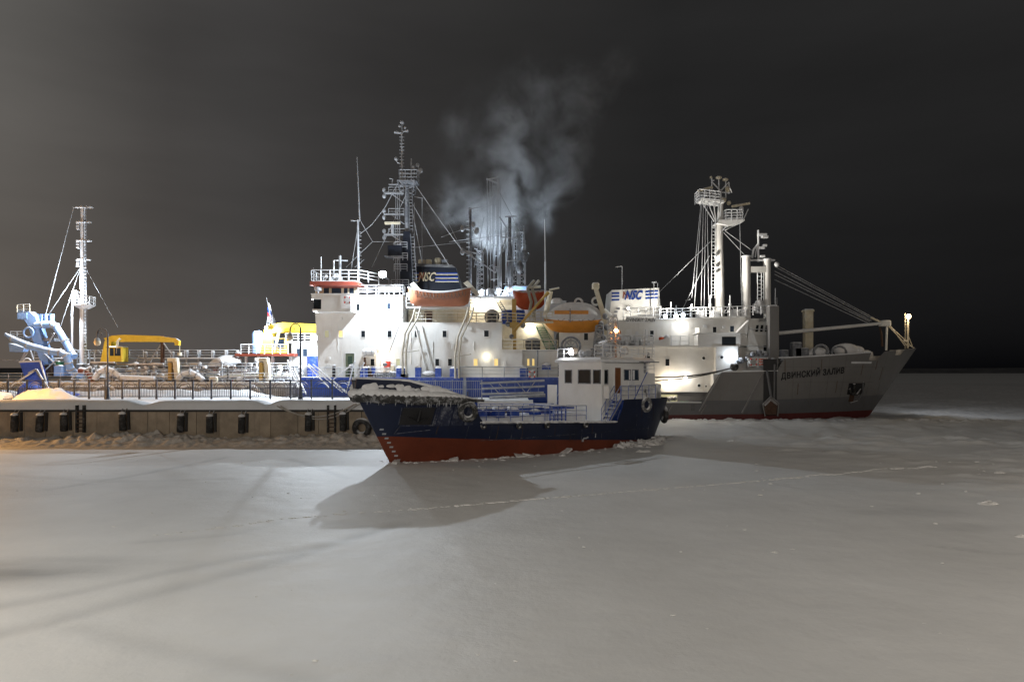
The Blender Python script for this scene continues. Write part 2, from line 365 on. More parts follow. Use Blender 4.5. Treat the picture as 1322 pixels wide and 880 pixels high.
# value noise
_perm = rng.random((256,256))
def vnoise(x, y):
    x0 = np.floor(x).astype(int); y0 = np.floor(y).astype(int); fx = x-x0; fy = y-y0
    fx = fx*fx*(3-2*fx); fy = fy*fy*(3-2*fy); g = lambda i, j: _perm[i%256, j%256]
    return (g(x0,y0)*(1-fx)+g(x0+1,y0)*fx)*(1-fy)+(g(x0,y0+1)*(1-fx)+g(x0+1,y0+1)*fx)*fy
def fbm(x, y, o=4):
    r = 0; a = .5
    for i in range(o): r = r+a*vnoise(x*2**i+17.3*i, y*2**i+9.1*i); a *= .5
    return r
def grid_obj(name, xs, ys, zf, material, kind, parent=None, smooth=True, attr=None):
    Xg, Yg = np.meshgrid(xs, ys); Z = zf(Xg, Yg)
    nx, ny = len(xs), len(ys)
    v = np.stack([Xg.ravel(), Yg.ravel(), Z.ravel()], 1)
    i = np.arange(nx*ny).reshape(ny, nx)
    q = np.stack([i[:-1,:-1], i[:-1,1:], i[1:,1:], i[1:,:-1]], -1).reshape(-1,4)
    me = bpy.data.meshes.new(name); me.vertices.add(len(v)); me.vertices.foreach_set('co', v.ravel())
    me.loops.add(q.size); me.loops.foreach_set('vertex_index', q.ravel().astype(np.int32))
    me.polygons.add(len(q)); me.polygons.foreach_set('loop_start', np.arange(0, q.size, 4, dtype=np.int32))
    me.update(calc_edges=True); me.validate()
    if smooth: me.polygons.foreach_set('use_smooth', [True]*len(me.polygons))
    if attr is not None:
        a = me.attributes.new('wear_shade', 'FLOAT', 'POINT'); a.data.foreach_set('value', attr(Xg, Yg).ravel().astype(np.float32))
    me.materials.append(material); o = obj(name, me, parent)
    if kind: o['kind'] = kind
    return o
# generic hull in (s,t,z): s along the ship, two skins lofted between zlo(s) and zhi(s)
def hull_mb(T, stern, stem, half, zlo, zhi, us, nz=6, close_ends=True):
    mb = MB()
    for sg in (-1, 1):
        rows = []
        for u in us:
            # top height first, at the deck line; s depends on z
            row = []
            for k in range(nz+1):
                z = None
                s_ = None
                f = k/nz
                s_ = stern(2.0)+(stem(2.0)-stern(2.0))*u
                for _ in range(4):
                    z = zlo(s_)+(zhi(s_)-zlo(s_))*f
                    s_ = stern(z)+(stem(z)-stern(z))*u
                row.append(T(s_, sg*half(s_, z), z))
            rows.append(row)
        vs = [p for r in rows for p in r]; fs = []
        m = nz+1
        for i in range(len(rows)-1):
            for j in range(nz):
                fs.append((i*m+j, (i+1)*m+j, (i+1)*m+j+1, i*m+j+1))
        mb.add(vs, fs)
    m = nz+1; n = len(us)
    if close_ends:
        for i in (0, n-1):
            for j in range(nz):
                a, b = i*m+j, n*m+i*m+j
                mb.f.append((a, a+1, b+1, b))
    return mb
# ================================================================== SETTING
def gp(px, py): Y = GY(py); return (PX(px, Y), Y)       # a spot on the ice
def seg_dist(X, Y, pts):
    d = np.full(X.shape, 1e9)
    for (x0, y0), (x1, y1) in zip(pts[:-1], pts[1:]):
        dx, dy = x1-x0, y1-y0; L = dx*dx+dy*dy+1e-9
        t = np.clip(((X-x0)*dx+(Y-y0)*dy)/L, 0, 1)
        d = np.minimum(d, np.hypot(X-(x0+t*dx), Y-(y0+t*dy)))
    return d
tracks = [([gp(-40,826), gp(60,805), gp(200,765), gp(330,733), (gp(400,712)), gp(470,690), gp(520,676)], .34, .50),
          ([gp(-40,790), gp(100,764), gp(200,742), gp(300,722), gp(420,706)], .30, .42),
          ([gp(60,632), gp(150,618), gp(230,603), gp(292,590)], .22, .45),
          ([gp(375,592), gp(410,603), gp(446,617)], .22, .45),
          ([gp(100,810), gp(220,838), gp(330,862), gp(400,878)], .28, .30),
          ([gp(0,614), gp(130,622), gp(300,619)], .3, .18),
          ([gp(180,700), gp(300,690), gp(380,668)], .25, .25),
          ([gp(1204,703), gp(1245,709), gp(1290,714), gp(1330,714)], .12, .35)]
patch = [(gp(-10,738), 3.4, 1.2, 1.0), (gp(60,726), 3.6, .9, .45), (gp(1185,660), 3.0, 1.6, .30), (gp(1240,680), 2.4, .8, .25), (gp(440,676), 1.0, .6, .25), (gp(468,682), .5, .8, .25)]  # dark ice patches; the last two entries paint shadow stripes as darker colour
def ice_z(X, Y):
    near = np.clip((140-Y)/60, 0, 1)*np.clip((Y-2)/8, 0, 1)
    z = .05*(fbm(X/9+40, Y/6+40)-.5)+.045*(fbm(X/1.7+11, Y/2.4+5)-.5)
    hum = np.clip((X-14)/14, 0, 1)*np.clip((Y-24)/10, 0, 1)
    z = z+hum*.30*np.clip(fbm(X/2.2+3, Y/1.8+8, 5)-.44, 0, 1)*2
    hum2 = np.clip((X-9)/6, 0, 1)*np.clip((Y-46)/12, 0, 1)
    z = z+hum2*.60*np.clip(fbm(X/3.0+33, Y/1.8+18, 5)-.47, 0, 1)*2
    for pts, wd, s in tracks:
        d = seg_dist(X, Y, pts); z = z-.014*s*2*np.exp(-(d/wd)**2)+.012*np.exp(-((d-wd*2)/wd)**2)
    return z*near
def ice_wear_shade(X, Y):
    a = np.zeros(X.shape)
    n = fbm(X/1.1+7, Y/1.1+3, 4)
    for pts, wd, s in tracks: a = np.maximum(a, .72*s*np.exp(-(seg_dist(X, Y, pts)/(wd*1.25))**2)*(.5+1.0*n))
    for (x, y), rx, ry, s in patch: a = np.maximum(a, s*np.exp(-(((X-x)/rx)**2+((Y-y)/ry)**2))*(.35+1.3*np.clip(fbm(X/2.5, Y/.5, 5), 0, 1)))
    far = np.clip((Y-88)/30, 0, 1)
    return np.clip(np.maximum(a, far*.75*np.clip(fbm(X/9+2, Y/14+2, 5)*1.6-.35, 0, 1)), 0, 1)
m = bpy.data.materials.new('snow_covered_ice'); m.use_nodes = True; nd = m.node_tree.nodes; lk = m.node_tree.links; b = nd['Principled BSDF']
b.inputs['Roughness'].default_value = .62; b.inputs['Specular IOR Level'].default_value = .25
at_ = nd.new('ShaderNodeAttribute'); at_.attribute_name = 'wear_shade'
g = nd.new('ShaderNodeNewGeometry')
n1 = nd.new('ShaderNodeTexNoise'); n1.inputs['Scale'].default_value = .16; n1.inputs['Detail'].default_value = 7; n1.inputs['Roughness'].default_value = .6; lk.new(g.outputs['Position'], n1.inputs['Vector'])
c1 = nd.new('ShaderNodeValToRGB'); c1.color_ramp.elements[0].position = .3; c1.color_ramp.elements[1].position = .75
c1.color_ramp.elements[0].color = (.66,.655,.64,1); c1.color_ramp.elements[1].color = (.80,.795,.78,1); lk.new(n1.outputs[0], c1.inputs[0])
x = nd.new('ShaderNodeMix'); x.data_type = 'RGBA'; lk.new(at_.outputs['Fac'], x.inputs[0]); lk.new(c1.outputs[0], x.inputs[6]); x.inputs[7].default_value = (.33,.335,.335,1); lk.new(x.outputs[2], b.inputs['Base Color'])
n2 = nd.new('ShaderNodeTexNoise'); n2.inputs['Scale'].default_value = 7; n2.inputs['Detail'].default_value = 8; n2.inputs['Roughness'].default_value = .7; lk.new(g.outputs['Position'], n2.inputs['Vector'])
bp = nd.new('ShaderNodeBump'); bp.inputs['Strength'].default_value = .22; bp.inputs['Distance'].default_value = .06; lk.new(n2.outputs[0], bp.inputs['Height'])
n3 = nd.new('ShaderNodeTexNoise'); n3.inputs['Scale'].default_value = .8; n3.inputs['Detail'].default_value = 6; lk.new(g.outputs['Position'], n3.inputs['Vector'])
bp2 = nd.new('ShaderNodeBump'); bp2.inputs['Strength'].default_value = .25; bp2.inputs['Distance'].default_value = .25; lk.new(n3.outputs[0], bp2.inputs['Height']); lk.new(bp.outputs[0], bp2.inputs['Normal']); lk.new(bp2.outputs[0], b.inputs['Normal'])
M['ice'] = m
xs = np.concatenate([[-9000,-4000,-2000,-900,-400,-200,-120,-85], np.arange(-62, 62.01, .34), [85,120,200,400,900,2000,4000,9000]])
ys = np.concatenate([[-60,-20,-3,4], np.arange(9, 62, .22), np.arange(62, 140, 1.0), [150,170,200,240,300,400,600,1000,1800,3200,9000]])
grid_obj('frozen_sea', xs, ys, ice_z, M['ice'], 'structure', attr=ice_wear_shade)
# hummocked ice beyond the ship
xs = np.arange(38, 210, .8); ys = np.concatenate([np.arange(88, 140, .6), np.arange(140, 330, 2.2)])
def far_z(X, Y):
    e = np.minimum(np.clip((X-38)/6, 0, 1)*np.clip((210-X)/8, 0, 1), np.clip((Y-88)/6, 0, 1)*np.clip((330-Y)/20, 0, 1))
    return -.12+e*(.15+.75*np.clip(fbm(X/5+9, Y/3+4, 5)-.40, 0, 1)*1.7)
grid_obj('hummocked_ice', xs, ys, far_z, M['rubble_clean'], 'structure', smooth=False)
# far shore: a low wooded ridge across the bay
mb = MB(); pts = []
for i, xx in enumerate(np.linspace(-7000, 7000, 90)):
    h = 17+14*float(fbm(np.array([xx/700+3.0]), np.array([.5]))[0]); pts.append((xx, h))
for (xa, ha), (xb, hb) in zip(pts[:-1], pts[1:]):
    k = len(mb.v); mb.v += [(xa,3000,-2),(xb,3000,-2),(xb,3080,hb),(xa,3080,ha),(xb,3500,hb*.8),(xa,3500,ha*.8)]
    mb.f += [(k,k+1,k+2,k+3),(k+3,k+2,k+4,k+5)]
mb.build('far_shore', M['forest'], kind='structure')
# the embankment the photographer stands on, with street lamps and added fill lamps (all outside the frame)
ez = 3.3
pl = [(-75,-70),(75,-70),(75,31),(41,31),(41,11),(21,10),(20,-1.5),(-16,-1.5),(-16.5,11),(-75,11)]
MB().loft([[(x*1.0,y,-.6) for x, y in pl], [(x,y,ez) for x, y in pl]]).build('embankment', M['bank'], kind='structure')
def tall_lamp(x, y, zb, H, power, col, label):
    t = empty('street_lamp', (x, y, zb), label, 'street lamp', 'tall street lamps on the embankment')
    MB().tube((x,y,zb), (x,y,H), .12, 8, .06).path([(x,y,H-.1),(x,y+.5,H+.3),(x,y+1.6,H+.45)], .05).build('post', M['iced_dark'], t)
    hd = MB().cbox(x-.18, x+.18, y+1.4, y+2.1, H+.36, H+.54, .05).build('lamp_head', M['iced_dark'], t)
    MB().box(x-.14, x+.14, y+1.45, y+2.05, H+.33, H+.358).build('lamp_lens', M['lamp_white'], hd)
    light(hd, (x, y+1.75, H+.15), power, col, .25)
tall_lamp(-20, 6.4, ez, 12, 7200, (1,.955,.86), 'tall grey street lamp on the embankment left of the camera')
tall_lamp(25, 4.4, ez, 12, 5300, (1,.90,.78), 'tall grey street lamp on the embankment right of the camera')
tall_lamp(45, 24.4, ez, 12, 4300, (1,.88,.76), 'added fill lamp on a tall grey post far along the right embankment')  # unseen lamp added to brighten the ice at the right
tall_lamp(-3, -31.6, ez, 11.5, 27000, (1,.92,.82), 'added fill lamp on a tall grey post behind the camera')  # unseen fill lamp, added to light the tanker and quay fronts
# ------------------------------------------------------------------ quay
QX0, QX1, QY0, QY1 = -78, 2.0, 58.0, 80.5
MB().box(QX0, QX1, QY0+.25, QY1, -1, 2.60).build('quay', M['conc'], kind='structure')
quay = bpy.data.objects['quay']
joints = [PX(p, QY0) for p in range(-34, 690, 32)]
joints = [j+random.uniform(-.25,.25) for j in joints if j < QX1-.6]+[QX1]
for a, c in zip(joints[:-1], joints[1:]):
    MB().box(a+.02, c-.02, QY0+random.uniform(0,.03), QY0+.25, -.4, 2.62).build('concrete_panel', M['conc'], quay)
MB().box(QX0, QX1, QY0-.09, QY0+.5, 2.62, 2.80).build('cap_beam', M['conc_dark'], quay)
# snow lying on the quay: a bank along the edge with gaps, flat behind
gaps = [(PX(198,60), 1.0), (PX(352,60), .7)]
def qz(X, Y):
    e = np.clip((Y-QY0+.04)/.35, 0, 1)
    bank = .60*np.exp(-((Y-QY0-1.0)/1.2)**4)*(.90+.22*fbm(X/5+3, Y/3, 3))
    for gx, gw in gaps: bank = bank*(1-.62*np.exp(-((X-gx-(Y-QY0)*.25)/gw)**2))
    bk = .85*np.clip((Y-76.6)/2.2, 0, 1)*np.clip((-27-X)/4, 0, 1)*(.35+1.1*fbm(X/2.2+9, Y/2+1, 4))
    tr = .05*np.exp(-((Y-63.2)/.4)**2)+.05*np.exp(-((Y-65.2)/.4)**2)
    return 2.80+e**.6*(.16+bank+.10*fbm(X/3, Y/2.2+4, 5)-tr*1.0+bk)
grid_obj('quay_snow', np.arange(QX0, QX1+.01, .28), np.concatenate([np.arange(QY0-.04, QY0+4, .16), np.arange(QY0+4, QY1-.1, .35)]), qz, M['snow'], 'structure')
QZ = 3.02
# broken ice pushed up at the foot of the wall
def rz(X, Y):
    t = np.clip((Y-53.6)/2.2, 0, 1)
    n = np.abs(fbm(X/.9+5, Y/.7+2, 5)-.5)*2; n2 = fbm(X/.42+1, Y/.36+7, 3)
    return -.12+t**1.1*(.36+.58*n+.48*n2)*(1+.25*np.sin(X*.35))*np.clip((Y-53.2)/.6, 0, 1)
grid_obj('ice_rubble', np.arange(-62, -3.0, .13), np.arange(53.2, 58.1, .13), rz, M['rubble'], 'stuff', smooth=False)
# fenders along the wall
fpx = [19, 51, 83, 159, 233, 271, 312, 398, 443]; words = ['leftmost', 'second from the left', 'third from the left, beside the ladder', 'standing alone right of the left ladder', 'fifth from the left', 'sixth from the left', 'below the middle of the rope-free wall', 'left of the right-hand ladder, under the rope', 'rightmost, next to the tanker bow']
words[6] = 'seventh from the left, before the rope begins'
f0 = None
for k, p in enumerate(fpx):
    x = PX(p, 57.6)+.0; loc = (x, 57.55, .95)
    lab = 'black rubber fender on the quay wall, '+words[k]
    if f0 is None:
        f0 = empty('rubber_fender', loc, lab, 'fender', 'rubber fenders along the quay wall')
        MB().lathe(loc, [(.23,0),(.28,.06),(.28,1.35),(.23,1.42)], 14).build('rubber_body', M['rubber'], f0, True)
        MB().lathe((x,57.55,2.37), [(.28,-.02),(.29,.05),(.20,.15),(.02,.2)], 12).build('snow_cap', M['snow'], f0, True)
        MB().tube((x+.2,57.6,2.4), (x+.26,57.85,2.78), .05, 6).tube((x-.1,57.6,2.4), (x-.1,57.85,2.78), .05, 6).build('chain', M['rubber'], f0)
        MB().box(x+.28, x+.42, 57.78, 57.99, 1.0, 2.6).build('backing_post', M['conc_dark'], f0)
    else:
        c = copy_tree(f0); c.location = (loc[0], loc[1], loc[2]+random.uniform(-.12,.12)); c['label'] = lab; c.rotation_euler.y = R(random.uniform(-3,3))
for p, lab in ((104,'rusty iron ladder on the quay wall between the third and fourth fenders'), (428,'rusty iron ladder on the quay wall near the tanker bow')):
    x = PX(p, 57.8); t = empty('quay_ladder', (x,57.8,.9), lab, 'ladder', 'iron ladders on the quay wall')
    MB().box(x-.36, x-.24, 57.65, 57.97, .9, 3.2).build('stringer', M['rubber'], t); MB().box(x+.24, x+.36, 57.65, 57.97, .9, 3.2).build('stringer', M['rubber'], t)
    for k in range(6): MB().box(x-.24, x+.24, 57.68, 57.78, 1.0+.32*k, 1.08+.32*k).build('rung', M['rust'], t)
# mooring line draped over the edge
rp = []
for k in range(31):
    u = k/30; x = PX(358,57.8)+(PX(462,57.8)-PX(358,57.8))*u
    rp.append((x, 57.72-2.5*max(0,u-.8), 3.15+.55*u*u*.3-1.02*math.sin(math.pi*min(1,u*1.02))**.9*.95))
tag(MB().path(rp, .07, 6).path([(x+.3, y+.02, z-.22*math.sin(math.pi*i/30)) for i, (x, y, z) in enumerate(rp)], .05, 5).build('mooring_rope', M['rope'], smooth=True), 'frosty double mooring rope sagging over the quay edge beside the tanker bow', 'rope')
# ------------------------------------------------------------------ quay fence
FY = 74.5; post_px = [34+k*24.1 for k in range(-2, 18)]+[457, 478, 500]
post_px = [-14, 10, 35, 56, 76, 96, 115, 136, 158, 180, 202, 226, 249, 273, 298, 323, 349, 375, 402, 429, 457]
fb = FY; fz0 = QZ+.02
t = empty('quay_fence', (PX(220,FY), FY, fz0), 'dark iron fence with arch-pattern panels running along the snowy quay', 'fence')
pm = MB().box(-.085,.085,-.085,.085,0,2.15).build('post', M['fence'], local=True); pd = pm.data; bpy.data.objects.remove(pm)
xsf = [PX(p, FY) for p in post_px]
for x in xsf: obj('post', pd, t, Vector((x, FY, fz0))-t.location)
def fence_panel(w_, bars=9):
    mb = MB()
    for z in (.28, 1.18, 2.02): mb.box(0, w_, -.03, .03, z-.042, z+.042)
    for k in range(1, bars+1):
        x = w_*k/(bars+1); mb.box(x-.022, x+.022, -.018, .018, .28, 1.18)
    pr = []
    for rr in (.40*w_, .27*w_):
        mb.path([(w_/2+rr*math.cos(a), 0, 1.18+min(.78, rr)*math.sin(a)) for a in [math.pi*i/12 for i in range(13)]], .035, 4)
    return mb
for a, c in zip(xsf[:-1], xsf[1:]):
    o = fence_panel(c-a-.17).build('fence_panel', M['fence'], t, local=True, kind='stuff'); o.location = Vector((a+.085, FY, fz0))-t.location
# plainer barred gate section nearer the tanker
GYp = 70.5; gz = QZ+.05
t = empty('barred_gate', (PX(560,GYp), GYp, gz), 'grey barred steel railing and gate behind the tanker bow, in front of the blue hull', 'railing')
gx = [PX(p, GYp) for p in (478, 500, 520, 541, 562, 584, 600, 622)]
for k, x in enumerate(gx):
    wd = .16 if k in (6,) else .06
    MB().box(x-wd/1.2, x+wd/1.2, GYp-wd, GYp+wd, gz-.1, gz+(2.35 if k == 6 else 2.1)).build('post', M['grate'], t)
for a, c in zip(gx[:-1], gx[1:]):
    mb = MB()
    for z in (.15, 1.15, 2.0): mb.box(a, c, GYp-.03, GYp+.03, gz+z-.03, gz+z+.035)
    n = max(3, int((c-a)/.2))
    for i in range(1, n): xx = a+(c-a)*i/n; mb.box(xx-.018, xx+.018, GYp-.014, GYp+.014, gz+.15, gz+2.0)
    mb.build('bars', M['grate'], t, kind='stuff')
# folded gangway lying on the quay edge
gY = 66
t = empty('gangway', P3(664,512,gY), 'folded steel gangway with snow-laden rails lying on the quay behind the tanker deck', 'gangway')
p0 = [P3(620,495,gY), P3(622,502,gY), P3(622,509,gY)]; p1 = [P3(703,491.5,gY), P3(703,499,gY), P3(702,507,gY)]
for a, c in zip(p0, p1): MB().tube(a, c, .085, 6).tube((a[0],a[1],a[2]+.07), (c[0],c[1],c[2]+.07), .07, 6).build('rail', M['grate'], t)
for k in range(8):
    a = Vector(p0[0]).lerp(Vector(p1[0]), (k+.3)/8); c = Vector(p0[2]).lerp(Vector(p1[2]), (k+.3)/8); MB().tube(a, c, .035, 4).build('strut', M['blue_frost'], t)
for a, c in ((1,2),(2,3),(4,5),(6,5)):
    MB().tube(Vector(p0[0]).lerp(Vector(p1[0]), a/7), Vector(p0[2]).lerp(Vector(p1[2]), c/7), .04, 4).build('brace', M['grate'], t)
a, c = Vector(P3(632,513.5,gY-.4)), Vector(P3(704,510,gY-.4)); MB().tube(a, c, .16, 8).build('toe_beam', M['grate'], t)
# ------------------------------------------------------------------ gooseneck lamps on the quay
def goose(x, y, H, label, lit=False):
    t = empty('street_lamp', (x, y, QZ-.1), label, 'street lamp', 'gooseneck lamps along the quay'); z0 = QZ-.1
    MB().lathe((x,y,z0), [(.30,0),(.30,.3),(.20,.7),(.13,1.5),(.12,1.7)], 10).build('base', M['fence'], t, True)
    R_ = .50
    pts = [(x,y,z0+1.5), (x,y,z0+H-R_)]+[(x-R_+R_*math.cos(a), y, z0+H-R_+R_*math.sin(a)) for a in [math.pi*i/10 for i in range(1, 11)]]
    pts += [(x-2*R_, y, z0+H-R_-.25)]
    mb = MB().path(pts, [.085]*2+[.055]*(len(pts)-2), 8).tube((x,y,z0+2.9), (x,y,z0+3.05), .13, 8).tube((x,y,z0+5.4), (x,y,z0+5.5), .12, 8)
    mb.path([(x-2*R_+.25+.18*math.cos(a), y, z0+H-R_+.0+.18*math.sin(a)) for a in [math.pi*(1-i/7) for i in range(11)]], .03, 6)
    mb.build('post', M['fence'], t, True)
    gx_, gz_ = x-2*R_, z0+H-R_-.25
    hd = MB().lathe((gx_,y,gz_), [(.05,0),(.07,-.08),(.2,-.22),(.29,-.34)], 12).build('lamp_cap', M['fence'], t, True)
    gl = MB().ball((gx_,y,gz_-.58), .30, 12, sz=1.05).build('globe', M['lamp_orange' if lit else 'globe'], t, True)
    if lit:
        light(gl, (gx_, y, gz_-.95), 12500, SOD, .2)
goose(PX(139,66), 66, 7.25, 'unlit black gooseneck street lamp on the quay in front of the yellow crane at left')
goose(PX(388,66), 66, 7.75, 'unlit black gooseneck street lamp on the quay near the white ship')
goose(-51.5, 61.6, 7.4, 'glowing sodium gooseneck street lamp at the far left of the quay', True)
# snow heap and a parked car at the left end of the quay
hx = PX(62, 71)
grid_obj('snow_heap', np.arange(hx-5.4, hx+5.4, .25), np.arange(67.6, 73.6, .22), lambda X, Y: 2.7+1.75*np.exp(-((X-hx)/3.0)**2-((Y-70.5)/1.4)**2)*(.55+.9*fbm(X/1.0, Y/.8, 4))+.30*fbm(X/.45, Y/.4, 4), M['snow'], None)
tag(bpy.data.objects['snow_heap'], 'large shovelled heap of snow on the quay left of the blue tarpaulin', 'snow heap')
cx, cy, cz = PX(11, 69)-2.15, 69, QZ
t = empty('parked_car', (cx, cy, cz), 'pale car with a snow-covered roof parked at the left end of the quay', 'car')
sec = []
for x, zt, hw in ((-2.15,.62,.74),(-2.0,.86,.82),(-1.2,.95,.86),(1.0,.98,.86),(1.9,.84,.80),(2.12,.55,.70)):
    sec.append([(cx+x,cy-hw,cz+.28),(cx+x,cy-hw,cz+zt-.12),(cx+x,cy-hw+.12,cz+zt),(cx+x,cy+hw-.12,cz+zt),(cx+x,cy+hw,cz+zt-.12),(cx+x,cy+hw,cz+.28)])
MB().loft(sec).build('body', M['white_clean'], t)
cb = MB().loft([[(cx+a*s,cy-hw,z),(cx+b_*s,cy-hw,z),(cx+b_*s,cy+hw,z),(cx+a*s,cy+hw,z)] for a, b_, hw, z, s in ((-1.5,1.1,.76,cz+.9,1),(-1.1,.6,.62,cz+1.42,1))]).build('cabin', M['glass'], t)
MB().cbox(cx-1.18, cx+.68, cy-.68, cy+.68, cz+1.41, cz+1.56, .05).build('roof', M['snow'], t)
for sx in (-1.3, 1.35):
    for sy in (-.8, .8): MB().disc((cx+sx,cy+sy,cz+.32), (0,1,0), .32, .2, 16).build('wheel', M['rubber'], t)
# ------------------------------------------------------------------ marks on the ice
tr = [gp(530,657), gp(690,644), gp(880,629), gp(1020,617), gp(1160,605), gp(1207,603)]
tl = [gp(205,690), gp(300,679), gp(380,668), gp(530,657)]
mb = MB()
def crumbs(pts, step, wmin, wmax, prob):
    for (x0,y0), (x1,y1) in zip(pts[:-1], pts[1:]):
        L = math.hypot(x1-x0, y1-y0); k = int(L/step)
        for i in range(k):
            if random.random() > prob: continue
            u = i/k; x = x0+(x1-x0)*u+random.uniform(-.14,.14); y = y0+(y1-y0)*u+random.uniform(-.10,.10); r = random.uniform(wmin, wmax)
            z = float(ice_z(np.array([[x]]), np.array([[y]]))[0,0])
            mb.ball((x, y, z-.01), r, 6, random.uniform(.9,2.2), random.uniform(.7,1.2), .45)
crumbs(tr, .16, .06, .12, .95); crumbs(tr, .5, .10, .17, .6); crumbs(tl, .20, .05, .10, .8); crumbs([gp(1150,606), gp(1207,603)], .2, .10, .2, 1)
for k in range(150):
    x = random.uniform(-28,34); y = random.uniform(12,52); r = random.uniform(.012,.05)*(1+(x > 12)*.8)
    mb.ball((x, y, float(ice_z(np.array([[x]]), np.array([[y]]))[0,0])), r, 6, random.uniform(.9,2), 1, .6)
mb.build('snow_crumbs', M['chunk'], kind='stuff')
chunks = [(1275,650,.52,.35,'widest'),(1262,598,.40,.5,'upright tilted'),(1291,610,.42,.3,'low'),(1200,603,.40,.25,'flat'),(1000,712,.16,.22,'small lone'),(1023,708,.10,.3,'tiny dark'),(1192,804,.13,.35,'foreground'),(1215,817,.12,.35,'second foreground'),(1250,837,.11,.35,'nearest'),(1265,613,.3,.4,'narrow'),(830,583,.6,.25,'broad low'),(948,570,.9,.06,'long flat'),(1320,692,.3,.3,'edge')]
where = ['widest pale ice block lying on the snow at right, reddish side lit','upright tilted ice block standing on the ice at far right','low ice block right of the upright one','flat ice slab at the end of the trail of crumbs','small lone snow lump in the middle of the right foreground','tiny snow lump just right of the lone one','left of three small snow lumps in the right foreground','middle of three small snow lumps in the right foreground','nearest and rightmost of three small snow lumps','narrow ice block below the upright tilted one','broad low ice mound at the tanker stern','long flat ice slab between the tanker and the grey ship','ice lump at the right edge of the picture']
for (p, q, r, h, _), lab in zip(chunks, where):
    x, y = gp(p, q); mb = MB(); r *= .72; mb.ball((x, y, -.03), r, 9, 1.35, .8, h*.7+.15)
    mb.v = [(vx+random.uniform(-.16,.16)*r, vy+random.uniform(-.16,.16)*r, max(-.04, vz+random.uniform(-.12,.12)*r)) for vx, vy, vz in mb.v]
    o = mb.build('ice_block', M['chunk']); tag(o, lab if 'red' not in lab else 'widest pale ice block lying on the snow at right', 'ice block', 'loose ice blocks on the frozen sea')
# crushed ice along the grey ship and to the right of it
def bz(X, Y):
    t = np.exp(-((Y-81.4-.02*X)/1.6)**2)+.55*np.exp(-((Y-76)/2.2)**2)*np.clip((X-30)/25, 0, 1)
    n = np.abs(fbm(X/1.5+55, Y/1.0+12, 5)-.5)*2; n2 = np.clip(fbm(X/.9+4, Y/.6+6, 4)-.42, 0, 1)*2.2
    e = np.clip((X-12)/6, 0, 1)*np.clip((66-X)/6, 0, 1)
    return -.10+t*(.10+.40*n+.55*n2)*e
grid_obj('broken_ice', np.arange(12, 66, .2), np.arange(72, 86, .17), bz, M['rubble_clean'], 'stuff', smooth=False)
# ================================================================== SHIP A: dredger at the left
YA = 88.0
def a(px, py, Y=YA): return P3(px, py, Y)
A = empty('dredger_ship', (-50, 92, 0), 'suction dredger with snow-covered deck pipes, white mast and yellow cranes at the left', 'ship')
def rect_hull(x0, x1, y0, y1, r):
    pl = []
    for cx, cy, a0 in ((x1-r,y0+r,-90),(x1-r,y1-r,0),(x0+r,y1-r,90),(x0+r,y0+r,180)):
        for k in range(5): t = R(a0+22.5*k); pl.append((cx+r*math.cos(t), cy+r*math.sin(t)))
    return pl
pl = rect_hull(-82, -25.9, 84.2, 99, 2.0)
MB().loft([[(x,y,-.5) for x,y in pl],[(x,y,4.55) for x,y in pl]]).build('hull', M['dark_hull'], A)
MB().loft([[(x,y,4.5) for x,y in pl],[(x,y,4.75) for x,y in pl]]).build('deck_snow', M['snow'], A)
# hull side frames (rubbing strakes with snow)
for z in (3.0, 4.2): MB().tube((-80,84.1,z), (-27,84.1,z), .14, 6).build('rubbing_strake', M['dark_hull'], A)
for k, (x0, x1) in enumerate(((-42,-37),(-34,-30.5),(-52,-48))):
    MB().path([(x0+(x1-x0)*i/10, 83.95, 3.1+1.25*math.sin(math.pi*i/10)) for i in range(11)], .16, 6).build('hose_arch', M['white_iced'], A, True)
MB().rail([(-80,84.5,4.75),(-27,84.5,4.75)], 1.1, 1.6, .022).build('deck_rail', M['white_iced'], A, kind='stuff')
MB().rail([(-63,90,7.9),(-36,90,7.9)], 1.0, 1.8, .025).build('walkway_rail', M['white_iced'], A, kind='stuff')
MB().box(-63,-36,89.9,91.2,7.75,7.9).build('walkway', M['white_iced'], A)
# main mast
bx, _, bz_ = a(107,470); tx, _, tz = a(107,266)
mt = MB().tube((bx,88,4.7), (bx,88,tz), .40, 12, .25).build('mast', M['white_iced'], A, True)
MB().ladder((bx+.42,87.6,5.5), (bx+.32,87.6,tz), (.34,0,0), .42, .05).build('ladder', M['iced_dark'], mt, kind='stuff')
for py, wd in ((268,1.2),(287,1.0),(311,1.0),(335,.9)):
    z = PZ(py,88); MB().box(bx-wd*.7, bx+wd, 87.7, 88.3, z-.06, z+.06).build('crosstree', M['white_iced'], mt)
    if py != 268:
        mb = MB()
        for dz in (0,-.35,-.7): mb.box(bx-.75, bx-.4, 87.8, 88.2, z-.25+dz, z-.05+dz)
        mb.build('signal_lamps', M['white_iced'], mt, kind='stuff')
pz = PZ(394,88)
MB().lathe((bx+.2,88,pz), [(.5,-.5),(1.25,-.05),(1.25,.05)], 14).build('platform', M['white_iced'], mt)
ring = [(bx+.2+1.2*math.cos(t), 88+1.2*math.sin(t), pz+.05) for t in [2*math.pi*i/12 for i in range(13)]]
MB().rail(ring, 1.05, .6, .04).build('platform_rail', M['white_iced'], mt, kind='stuff')
MB().tube((bx-1.1,87.6,5), (bx-1.1,87.6,PZ(384,88)), .09, 6).build('lamp_pipe', M['white_iced'], mt)
lp = a(97,380,87.4); b_ = MB().cbox(lp[0]-.3, lp[0]+.3, 87.3, 88, lp[2]-.3, lp[2]+.5).build('mast_lamp', M['white_iced'], mt)
